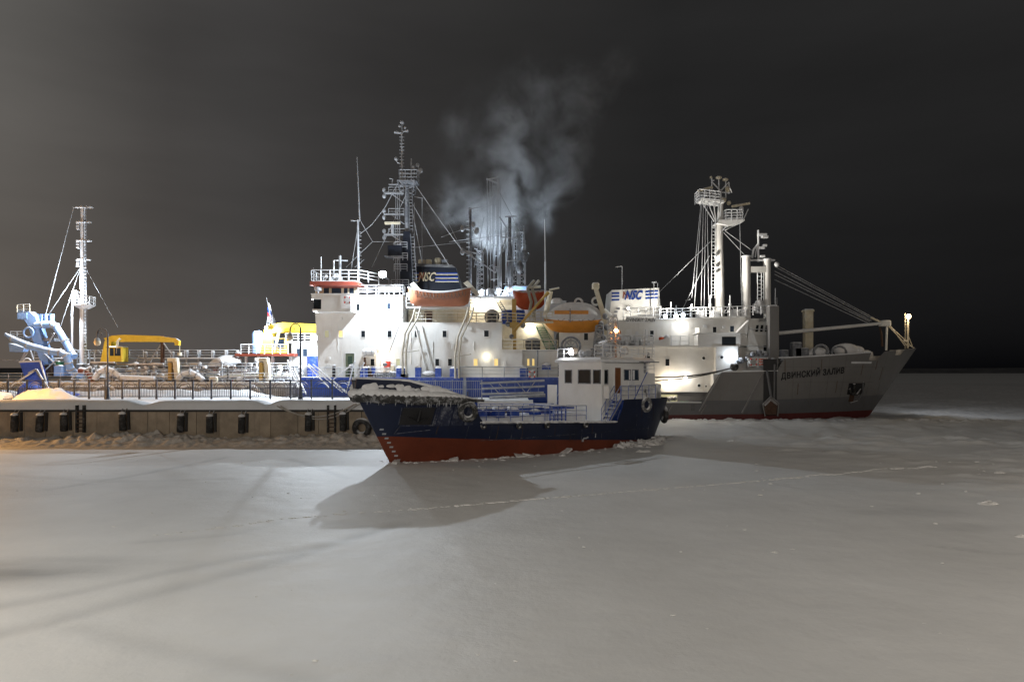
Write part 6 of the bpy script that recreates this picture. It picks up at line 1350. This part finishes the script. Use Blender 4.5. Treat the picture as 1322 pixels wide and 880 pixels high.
hull_mb(ident, E_stern, E_stem, E_half, E_boot, E_top, lin(0,1,150), 7).build('hull', M['navy'], E, True, local=True)
deck_mb(ident, E_half, lambda s: E_deck(s), lin(8.2,22.2,20)).build('main_deck', M['white_iced'], E, local=True); deck_mb(ident, E_half, lambda s: 3.7, lin(.9,7.7,12)).build('poop_deck', M['white_iced'], E, local=True); deck_mb(ident, E_half, lambda s: 4.0+.42*(s-22.4)/7, lin(22.2,29.0,14)).build('forecastle_deck', M['snow'], E, local=True)
MB().box(21.9, 22.15, -3.0, 3.0, 2.3, 4.0).build('forecastle_bulkhead', M['blue'], E, local=True)
# snow-laden rubber belting round the bow, with icicles
random.seed(4)
zr = lambda s: 4.12+.36*(s-22.4)/7
for sg in (1, -1):
    ss = lin(21.8, 29.05, 26)
    r_ = [.10+.30*clamp((s-22)/3)+random.uniform(-.03,.05) for s in ss]
    pts = [(s, sg*(E_half(s, zr(s))+.12), zr(s)) for s in ss]+[(E_stem(4.4)+.12, 0, zr(29))]
    o = MB().path(pts, r_+[.42], 10).build('bow_belting', M['rubber_frost'], E, True, local=True)
    mb = MB()
    for (sx, sy, sz), rr in zip(pts[2:], r_[2:]+[.4]): mb.ball((sx, sy-sg*.05, sz+rr*.45), rr*1.05, 8, sx=1.2, sz=.75)
    mb.build('belting_snow', M['snow'], o, True, local=True, kind='stuff')
    mb = MB()
    for k in range(70):
        s = random.uniform(22.6, 29); t_ = sg*(E_half(s, zr(s))+.12+random.uniform(.15,.34)*clamp((s-22)/3)); ln = random.uniform(.15,.45)
        mb.tube((s, t_, zr(s)-.08), (s, t_-.02*sg, zr(s)-.12-ln), .045, 5, .012)
    mb.build('icicles', M['iced'], o, local=True, kind='stuff')
# bulwark above the belting
def bul(sg):
    mb = MB(); rows = []
    for s in lin(23.4, 29.45, 22):
        h = .98*clamp((s-23.2)/3.6)**.8; zb = zr(s)+.1; z1 = zb+h
        hb = max(.02, E_half(min(s, E_stem(zb)-.02), zb)); ht = max(.02, E_half(min(s+.06, E_stem(z1)-.02), z1))
        rows.append([(s, sg*hb, zb), (s+.05*h, sg*(ht-.02), z1), (s+.05*h, sg*max(.01, ht-.10), z1), (s, sg*max(.01, hb-.10), zb)])
    return mb.loft(rows)
for sg in (1, -1):
    o = bul(sg).build('bow_bulwark', M['navy'], E, local=True)
    mb = MB().path([(s+.04, sg*max(.02, E_half(min(s, E_stem(4.8)-.02), zr(s)+.6)-.05), zr(s)+.12+.98*clamp((s-23.2)/3.6)**.8) for s in lin(23.4,29.4,18)], .10, 7); mb.build('bulwark_snow', M['snow'], o, True, local=True)
    mb = MB()
    for k in range(26):
        s = random.uniform(24.2, 29.0); h = .98*clamp((s-23.2)/3.6)**.8; hh = random.uniform(.15,.6)*h; z = zr(s)+.38+hh*.6
        mb.ball((s, sg*(E_half(min(s, E_stem(z)-.02), z)+.02), z), random.uniform(.2,.45), 8, sx=1.4, sy=.22, sz=random.uniform(.35,.75))
    mb.build('clinging_snow', M['snow'], o, True, local=True, kind='stuff')
bent = [(24.9,27.2)]
bent_text('bow_name', 'ВИТЕГРА' if False else 'БТ-6', 'flag_white', E, ident, E_half, 26.3, 24.7, 4.72, 4.62, .26, off=.05, sgn=1, local=True) if False else None
# anchor pocket, scuffed plates, draught marks
M['navy_scuffed'] = mat('scuffed_navy_plate', (.020,.026,.055), .55, .3, 2, frost=.22)
pk = patch(ident, E_half, 25.1, 26.9, 2.55, 3.7, .03, sgn=1).build('anchor_pocket', M['black'], E, local=True)
for (s0, z0), (s1, z1) in (((24.9,2.5),(26.8,2.5)),((25.0,2.2),(27.0,1.95)),((26.9,2.6),(27.0,3.7)),((25.0,2.5),(25.0,3.7)),((26.8,2.5),(27.0,1.95))): MB().tube((s0, E_half(s0,z0)+.06, z0), (s1, E_half(s1,z1)+.06, z1), .035, 6).build('pocket_rim', M['navy_scuffed'], pk, local=True)
MB().path([(25.9, E_half(25.9,3.5)-.02, 3.55), (26.0, E_half(26,2.9)+.2, 2.8)], .1, 6).path([(25.4, E_half(25.4,2.9)+.15, 3.0), (25.9, E_half(25.9,2.7)+.2, 2.72), (26.5, E_half(26.5,2.9)+.15, 3.05)], .09, 6).build('anchor', M['black_plain'], pk, local=True)
M['navy_scuffed'] = mat('scuffed_navy_plate', (.020,.026,.055), .55, .3, 2, frost=.22)
for s0, s1 in ((23.95,24.75),(23.1,23.85),(22.4,22.95),(24.8,25.0)): patch(ident, E_half, s0, s1, 2.45, 3.75, .012, sgn=1, th=.03).build('scuffed_plate', M['navy_scuffed'], E, local=True)
for k in range(9):
    z = 2.25-.30*k; s = E_stem(z)-.42-.02*k
    if z > -.1: patch(ident, E_half, s-.10, s+.10, z-.055, z+.055, .015, 1, 1, 1, .03).build('draught_mark', M['iced'], E, local=True)
for p in ((12.0,.95,.2,.05),(12.25,.8,.1,.1),(11.75,1.0,.08,.06),(10.9,1.1,.04,.16)): patch(ident, E_half, p[0]-p[2], p[0]+p[2], p[1]-p[3], p[1]+p[3], .015, 1, 1, 1, .03).build('hull_mark', M['iced'], E, local=True)
MB().path([(s, E_half(s, E_deck(s))+.06, E_deck(s)+.02) for s in lin(8.9,21.8,16)], .10, 6).build('rubbing_strake', M['navy'], E, local=True)
mb = MB()
for s in lin(9,21.6,36): mb.ball((s+random.uniform(-.1,.1), E_half(s,2)-.05, E_deck(s)+.10), random.uniform(.18,.3), 7, sx=1.5, sz=random.uniform(.25,.5))
mb.build('edge_snow', M['snow'], E, True, local=True, kind='stuff')
# weld seams and frames showing through the plating
M['seam'] = mat('worn_weld_seam', (.016,.020,.034), .6, .4, 3, frost=.25)
for s in (10.2,12.4,14.7,16.9,19.2,20.9,6.2,4.6,22.6): patch(ident, E_half, s, s+.035, E_boot(s)+.03, min(E_top(s), E_top(s+.05))-.05, .007, 1, 6, 1, .03).build('weld_seam', M['seam'], E, local=True)
for s0, s1 in ((9.2,12.4),(12.4,16.8),(16.8,21.6),(3.6,7.6)): patch(ident, E_half, s0, s1, 1.32, 1.35, .007, 8, 1, 1, .03).build('weld_seam', M['seam'], E, local=True)
M['rust_run'] = mat('thin_rust_run', (.045,.030,.026), .8, .4, 3)
for s, z0, z1, w_ in ((11.3,1.2,1.95,.025),(15.2,1.35,2.1,.02),(18.3,1.1,2.2,.02),(20.4,1.4,2.3,.03),(5.6,2.3,3.6,.025),(4.0,1.9,3.5,.02),(24.6,1.9,2.6,.025),(13.6,.85,1.2,.03)): patch(ident, E_half, s-w_, s+w_, z0, z1, .010, 1, 4, 1, .03).build('rust_run', M['rust_run'], E, local=True)
# cargo trunk, catwalk rails, pipes and hatches
MB().cbox(10.3, 21.2, -1.9, 1.7, 1.9, 2.75, .12).build('cargo_trunk', M['white_iced'], E, local=True)
for tt in (1.85, -2.0): MB().rail([(10.4,tt,2.2),(21.4,tt,2.5)], 1.15, 1.15, .032, 3).build('catwalk_rail', M['blue_frost'], E, local=True, kind='stuff')
for k in range(16):
    s = random.uniform(10.8,21); tt = random.uniform(-1.6,1.5); h = random.uniform(.25,.65)
    o = MB().cbox(s-.38, s+.38, tt-.32, tt+.32, 2.72, 2.75+h, .06).build('deck_hatch', M['blue'], E, local=True); MB().ball((s,tt,2.75+h), .38, 8, sz=.4).build('snow_cap', M['snow'], o, True, local=True)
for tt in (.6, .2, -1.0): MB().tube((10.6,tt,3.15), (20.8,tt,3.25), .10, 8).build('cargo_pipe', M['blue'], E, True, local=True)
MB().tube((12.5,1.2,3.3), (12.5,-2.6,3.3), .12, 8).build('cross_pipe', M['blue'], E, True, local=True)
MB().rail([(14.6,2.2,E_deck(14)),(13.0,2.2,E_deck(13))], 1.25, .4, .06, 4).build('manifold_frame', M['blue'], E, local=True, kind='stuff')
# deckhouse and wheelhouse
hs = MB().box(2.4, 9.1, -2.3, 2.1, 1.8, 4.2).build('deckhouse', M['white_clean'], E, local=True)
MB().cbox(9.1, 9.5, -2.42, 2.62, 1.9, 6.95, .05).build('front_screen', M['white_clean'], E, local=True)
MB().box(3.6, 9.1, -1.95, 1.95, 4.2, 6.9).build('wheelhouse', M['white_clean'], E, local=True)
MB().loft([[(3.2,-2.5,6.80),(9.75,-2.55,6.80),(9.75,2.85,6.80),(3.2,2.8,6.80)],[(3.2,-2.5,6.98),(9.78,-2.55,6.98),(9.78,2.85,6.98),(3.2,2.8,6.98)],[(3.4,-2.2,7.18),(9.5,-2.2,7.2),(9.5,2.5,7.2),(3.4,2.5,7.18)]]).build('wheelhouse_roof', M['white_iced'], E, local=True)
MB().box(1.7, 3.6, -1.6, 1.6, 3.7, 5.9).build('engine_casing', M['white_clean'], E, local=True)
def ewin(face, c0, z, wd_, h, axis, pane='glass'):
    t = .07; f = MB(); P = MB(); a_, b_ = wd_/2, h/2
    def bx(m_, u0, u1, z0, z1, d0, d1):
        if axis == 's': m_.box(face+d0, face+d1, c0+u0, c0+u1, z+z0, z+z1)
        else: m_.box(c0+u0, c0+u1, face+d0, face+d1, z+z0, z+z1)
    for q in ((-a_-t,a_+t,b_,b_+t),(-a_-t,a_+t,-b_-t,-b_),(-a_-t,-a_,-b_,b_),(a_,a_+t,-b_,b_)): bx(f, *q, -.02, .05)
    bx(P, -a_, a_, -b_, b_, -.02, .012)
    o = f.build('window', M['iced_dark'], E, local=True); P.build('pane', M[pane], o, local=True)
for tt, w_, h in ((-1.15,.72,1.0),(.75,1.35,1.05),(2.15,.72,1.0)): ewin(9.5, tt, 5.62, w_, h, 's')
for s in (8.4,): ewin(1.95, s, 5.6, .6, 1.05, 't')
for s in (4.7, 5.7): ewin(1.95, s, 5.75, .7, .8, 't', 'glass_blue')
MB().box(6.55, 7.25, 1.95, 2.0, 4.25, 6.35).build('wheelhouse_door', M['brown'], E, local=True); MB().box(6.4, 6.55, 1.94, 2.02, 4.25, 6.5).box(7.25, 7.4, 1.94, 2.02, 4.25, 6.5).box(6.55,7.25,1.94,2.02,6.35,6.5).build('door_frame', M['white_clean'], E, local=True)
MB().box(4.8, 5.5, 1.95, 1.99, 4.25, 6.2).build('side_door', M['white_iced'], E, local=True)
MB().box(9.3, 9.4, 2.78, 3.3, 3.9, 4.9).build('wing_plate', M['white_clean'], E, local=True); MB().box(9.3, 9.4, -3.9, -2.78, 3.2, 4.9).build('wing_plate', M['white_clean'], E, local=True)
for sg in (1, -1):
    lo_, hi_ = (9.45, sg*2.62, E_deck(10)), (8.0, sg*2.62, 3.85)
    st = MB().tube(lo_, hi_, .06, 5).tube((lo_[0],sg*3.3,lo_[2]), (hi_[0],sg*3.3,hi_[2]), .06, 5).build('stair', M['blue'], E, local=True)
    MB().add([(lo_[0]-.25,sg*2.63,lo_[2]),(lo_[0]-.25,sg*3.28,lo_[2]),(hi_[0]-.25,sg*3.28,hi_[2]-.1),(hi_[0]-.25,sg*2.63,hi_[2]-.1)], [(0,1,2,3)]).build('gap_darkening_sheet', M['black'], st, local=True)  # black sheet added to darken the gaps behind the treads
    for k in range(6): u = (k+.6)/6; s = lo_[0]+(hi_[0]-lo_[0])*u; z = lo_[2]+(hi_[2]-lo_[2])*u; MB().box(s-.13, s+.13, min(sg*2.65,sg*3.27), max(sg*2.65,sg*3.27), z-.03, z+.06).build('tread', M['white_iced'], st, local=True)
    MB().rail([(9.5,sg*3.3,E_deck(10)),(8.0,sg*3.3,3.85)], 1.05, .8, .035, 2).rail([(9.5,sg*2.62,E_deck(10)),(8.0,sg*2.62,3.85)], 1.05, .8, .032, 2).build('stair_rail', M['blue_frost'], E, local=True, kind='stuff')
    MB().rail([(7.8,sg*3.2,3.8),(3.2,sg*2.9,3.8)], 1.1, .85, .032, 3).build('poop_rail', M['blue_frost'], E, local=True, kind='stuff')
    MB().box(7.7, 7.78, min(sg*2.1,sg*3.36), max(sg*2.1,sg*3.36), 1.95, 3.75).build('break_plate', M['blue'], E, local=True)
MB().prism([(8.2,2.1),(7.4,3.75),(6.5,3.75),(6.5,2.1)], 3.05, 3.10).build('break_web', M['blue'], E, local=True)
MB().tube((6.0,3.0,3.8), (4.4,3.0,6.0), .05, 5).build('side_stay', M['blue'], E, local=True); MB().rail([(3.4,1.6,5.9),(1.8,1.6,5.9),(1.8,-1.6,5.9)], 1.0, .9, .04).build('casing_rail', M['white_iced'], E, local=True, kind='stuff')
for s, tt, h, r in ((2.1,.8,7.3,.13),(2.6,.9,7.0,.16),(1.9,.3,6.8,.12),(3.1,1.2,6.9,.12)): MB().path([(s,tt,5.6),(s,tt,h),(s-.5,tt,h+.35)], r, 8).build('exhaust_pipe', M['iced'], E, True, local=True)
for k in range(9): s = random.uniform(1.8,3.4); MB().cbox(s-.3, s+.3, 1.7+random.uniform(-.2,.4), 2.4, 3.7, 4.2+random.uniform(0,.8), .06).build('poop_fitting', M['white_iced'], E, local=True)
# roof gear
MB().rail([(9.4,-2.6,7.2),(9.4,-1.0,7.2)], .75, .8, .035, 2).rail([(9.2,1.6,7.2),(9.2,2.6,7.2),(5,2.6,7.2),(3,2.6,7.2)], .95, .9, .035, 3).build('roof_rail', M['white_iced'], E, local=True, kind='stuff')
sl = MB().tube((8.9,-1.2,7.3), (8.9,-1.2,7.75), .07, 6).tube((8.6,-1.2,7.78), (9.15,-1.2,7.7), .26, 12, .3).build('searchlight', M['white_iced'], E, local=True); MB().disc((9.18,-1.2,7.70), (1,0,-.1), .27, .03, 14).build('lens', M['lamp_white'], sl, local=True)
ll = bpy.data.lights.new('lamp_light','POINT'); ll.energy = 35; ll.color = (.9,.95,1); ll.shadow_soft_size = .1; lo_ = bpy.data.objects.new('lamp_light', ll); COL.objects.link(lo_); lo_.location = (9.6,-1.2,7.75); lo_.parent = sl
for s, tt, r in ((8.7,-.3,.36),(8.6,.35,.32),(8.9,.2,.22)): MB().ball((s,tt,7.55), r, 9).build('roof_fitting', M['iced'], E, True, local=True)
MB().torus((8.3,.5,7.6), (1,.2,0), .32, .09, 14, 6).build('hose_coil', M['iced_dark'], E, True, local=True)
MB().tube((7.5,.9,7.2), (7.5,.9,8.5), .08, 6).tube((7.2,.2,8.45), (7.8,1.6,8.55), .10, 6).build('radar_scanner', M['white_iced'], E, local=True); MB().cbox(7.1, 7.7, 1.1, 1.7, 7.7, 8.4, .06).build('lamp_housing', M['iced'], E, local=True)
MB().lattice((6.4,1.0,7.2), (6.4,1.0,10.6), .9, 7, .045, .5).build('lattice_mast', M['iced'], E, local=True, kind='stuff')
ms = MB().tube((5.2,0.2,7.2), (5.2,.2,10.3), .09, 7, .06).tube((5.2,-.35,9.3), (5.2,.75,9.3), .05, 5).tube((5.2,-.3,8.7), (5.2,.7,8.7), .05, 5).build('signal_mast', M['mast_brown'], E, local=True)
for tt, z in ((-.3,9.4),(.7,9.45),(.25,9.9),(-.25,8.8),(.65,8.8)): MB().ball((5.25,tt,z), .13, 8, sz=1.3).build('mast_lamp', M['mast_brown'], ms, True, local=True)
MB().ball((5.35,.38,9.55), .17, 8).build('lit_mast_lamp', M['lamp_warm'], ms, local=True)
ll = bpy.data.lights.new('lamp_light','POINT'); ll.energy = 120; ll.color = SOD; ll.shadow_soft_size = .1; lo_ = bpy.data.objects.new('lamp_light', ll); COL.objects.link(lo_); lo_.location = (5.75,.5,9.5); lo_.parent = ms
MB().tube((4.2,2.4,7.2), (4.0,2.5,9.6), .035, 5).tube((3.2,2.5,7.2), (3.1,2.6,9.0), .03, 5).build('whip_aerial', M['iced'], E, local=True); MB().ball((6.0,1.9,7.75), .38, 9).build('roof_fitting', M['white_iced'], E, True, local=True)
MB().box(2.7, 5.2, 2.0, 2.9, 6.8, 6.87).build('roof_awning', M['iced_dark'], E, local=True)
# tyres and small fenders hung on the tanker (things of their own)
def ew(s, t, z): c, n = math.cos(EH), math.sin(EH); return (SX+s*c-t*n, SY+s*n+t*c, z)
pdir = (-math.sin(EH), math.cos(EH), 0); hdir = (math.cos(EH), math.sin(EH), 0)
s_ = e_s(603, 3.45); tyre(ew(s_, 3.55, PZ(531, ew(s_,3.5,0)[1])), (pdir[0]+.3*hdir[0], pdir[1]+.3*hdir[1], 0), .70, 'big frosted black tyre hung on the tanker side where the forecastle ends', w=.20)
s_ = e_s(833, 3.3); tyre(ew(s_, 3.42, PZ(522, ew(s_,3.3,0)[1])), pdir, .66, 'snowy tyre hung on the upper stern quarter of the tanker', 'rubber_white', .17)
tyre(ew(.62, 1.75, 2.25), (pdir[0]*.6-hdir[0]*.9, pdir[1]*.6-hdir[1]*.9, 0), .80, 'black tyre with white snow rim hanging at the very stern of the tanker', 'rubber', .22)
tyre(P3(467,552,57.2), (.15,1,0), .85, 'old tyre hanging on the quay wall just left of the tanker bow', 'rubber', .25)
for p, lab in ((626,'small round fender hung at the deck edge nearest the forecastle tyre'),(668,'small round fender hung at the deck edge near the middle of the tanker'),(704,'small round fender hung at the deck edge below the far stair'),(754,'small round fender hung at the deck edge below the wheelhouse')):
    s_ = e_s(p, 3.4); c = ew(s_, E_half(s_,1.9)+.18, E_deck(s_)-.12)
    t = empty('ball_fender', c, lab, 'fender', 'small fenders along the tanker deck edge'); MB().torus(c, pdir, .17, .09, 14, 7).build('ring', M['rubber_frost'], t, True); MB().ball((c[0],c[1],c[2]+.25), .17, 8, sz=.5).build('snow_cap', M['snow'], t, True)
# ice collar pushed up round the tanker
mb = MB()
for k in range(230):
    s = random.uniform(0, 27.6) if k < 120 else random.uniform(-.4, 7); sg = random.choice((1,1,-1)); o_ = abs(random.gauss(0,.5)); r = random.uniform(.06,.22)*(2.3 if s < 7 else 1)
    x, y, z = ew(s, sg*(E_half(min(s,26.6),0)*1.0+.05+o_), 0); mb.ball((x,y,-.02), r, 6, sx=random.uniform(.8,1.8), sz=random.uniform(.3,.8))
for k in range(75):                                  # tilted plates of broken ice against the plating
    s = random.uniform(1.0, 27.0) if k < 8 else random.uniform(.6, 9); o_ = abs(random.gauss(.25,.35)); x, y, z = ew(s, E_half(min(s,26.6),0)+o_, 0)
    w_ = random.uniform(.15,.55)*(1.3 if s < 8 else 1); d_ = w_*random.uniform(.4,.9); th = random.uniform(.04,.10); R_ = Matrix.Rotation(random.uniform(0,6.3),3,'Z') @ Matrix.Rotation(random.uniform(-.6,.6),3,'X') @ Matrix.Rotation(random.uniform(-.5,.5),3,'Y')
    c = [Vector((a_*w_*random.uniform(.75,1.1), b_*d_*random.uniform(.75,1.1), t_*th)) for t_ in (-1,1) for a_, b_ in ((-1,-1),(1,-1),(1,1),(-1,1))]
    mb.add([Vector((x,y,.04+random.uniform(0,.12)*(2 if s < 8 else 1)))+R_ @ v for v in c], [(0,3,2,1),(4,5,6,7),(0,1,5,4),(1,2,6,5),(2,3,7,6),(3,0,4,7)])
mb.build('ice_collar', M['rubble_clean'], kind='stuff')

# ================================================================== smoke from the funnel of the iced ship
sm = bpy.data.materials.new('steam_plume'); sm.use_nodes = True; nd = sm.node_tree.nodes; lk = sm.node_tree.links; nd.remove(nd['Principled BSDF'])
pv = nd.new('ShaderNodeVolumePrincipled'); lk.new(pv.outputs[0], nd['Material Output'].inputs['Volume'])
pv.inputs['Color'].default_value = (.88,.90,.93,1); pv.inputs['Anisotropy'].default_value = .1
g = nd.new('ShaderNodeNewGeometry')
nz = nd.new('ShaderNodeTexNoise'); nz.inputs['Scale'].default_value = .13; nz.inputs['Detail'].default_value = 3; lk.new(g.outputs['Position'], nz.inputs['Vector'])
vs = nd.new('ShaderNodeVectorMath'); vs.operation = 'SUBTRACT'; lk.new(nz.outputs['Color'], vs.inputs[0]); vs.inputs[1].default_value = (.5,.5,.5)
vm = nd.new('ShaderNodeVectorMath'); vm.operation = 'MULTIPLY_ADD'; lk.new(vs.outputs[0], vm.inputs[0]); vm.inputs[1].default_value = (6.5,5,6.5); lk.new(g.outputs['Position'], vm.inputs[2])
puffs = [(640,296,34,1.5),(646,268,32,1.3),(626,272,28,.8),(598,264,30,.42),(568,264,30,.26),(552,285,26,.14),(578,236,26,.16),(650,236,28,.62),(672,226,28,.36),(658,200,28,.60),(662,168,28,.66),(648,146,24,.42),(682,150,26,.28),(700,262,32,.30),(722,238,34,.30),(736,204,34,.24),(742,172,30,.18),(704,284,26,.22),(590,165,28,.14),(622,200,28,.15),(728,132,34,.15),(762,150,26,.12),(775,108,34,.16),(800,85,30,.10),(752,122,30,.16),(742,92,26,.10),(700,112,26,.14),(665,205,115,.045),(690,120,60,.05)]
YS = 104.5; acc = None
for px_, py_, r, k in puffs:
    d = nd.new('ShaderNodeVectorMath'); d.operation = 'DISTANCE'; lk.new(vm.outputs[0], d.inputs[0]); d.inputs[1].default_value = P3(px_, py_, YS)
    mr = nd.new('ShaderNodeMapRange'); mr.interpolation_type = 'SMOOTHSTEP'; mr.inputs[1].default_value = r*1.15*YS/F; mr.inputs[2].default_value = 0; mr.inputs[3].default_value = 0; mr.inputs[4].default_value = k; lk.new(d.outputs['Value'], mr.inputs[0])
    if acc is None: acc = mr.outputs[0]
    else:
        ad = nd.new('ShaderNodeMath'); ad.operation = 'ADD'; lk.new(acc, ad.inputs[0]); lk.new(mr.outputs[0], ad.inputs[1]); acc = ad.outputs[0]
n2 = nd.new('ShaderNodeTexNoise'); n2.inputs['Scale'].default_value = .30; n2.inputs['Detail'].default_value = 5; n2.inputs['Roughness'].default_value = .6; lk.new(vm.outputs[0], n2.inputs['Vector'])
mr = nd.new('ShaderNodeMapRange'); mr.inputs[1].default_value = .38; mr.inputs[2].default_value = .72; lk.new(n2.outputs[0], mr.inputs[0])
mu = nd.new('ShaderNodeMath'); mu.operation = 'MULTIPLY'; lk.new(acc, mu.inputs[0]); lk.new(mr.outputs[0], mu.inputs[1])
m2 = nd.new('ShaderNodeMath'); m2.operation = 'MULTIPLY'; lk.new(mu.outputs[0], m2.inputs[0]); m2.inputs[1].default_value = SMOKE; lk.new(m2.outputs[0], pv.inputs['Density'])
x0, x1 = PX(525,YS), PX(850,YS)
so = MB().box(x0, x1, YS-4.2, YS+4.2, PZ(335,YS), PZ(40,YS)).build('smoke', sm, kind='stuff')
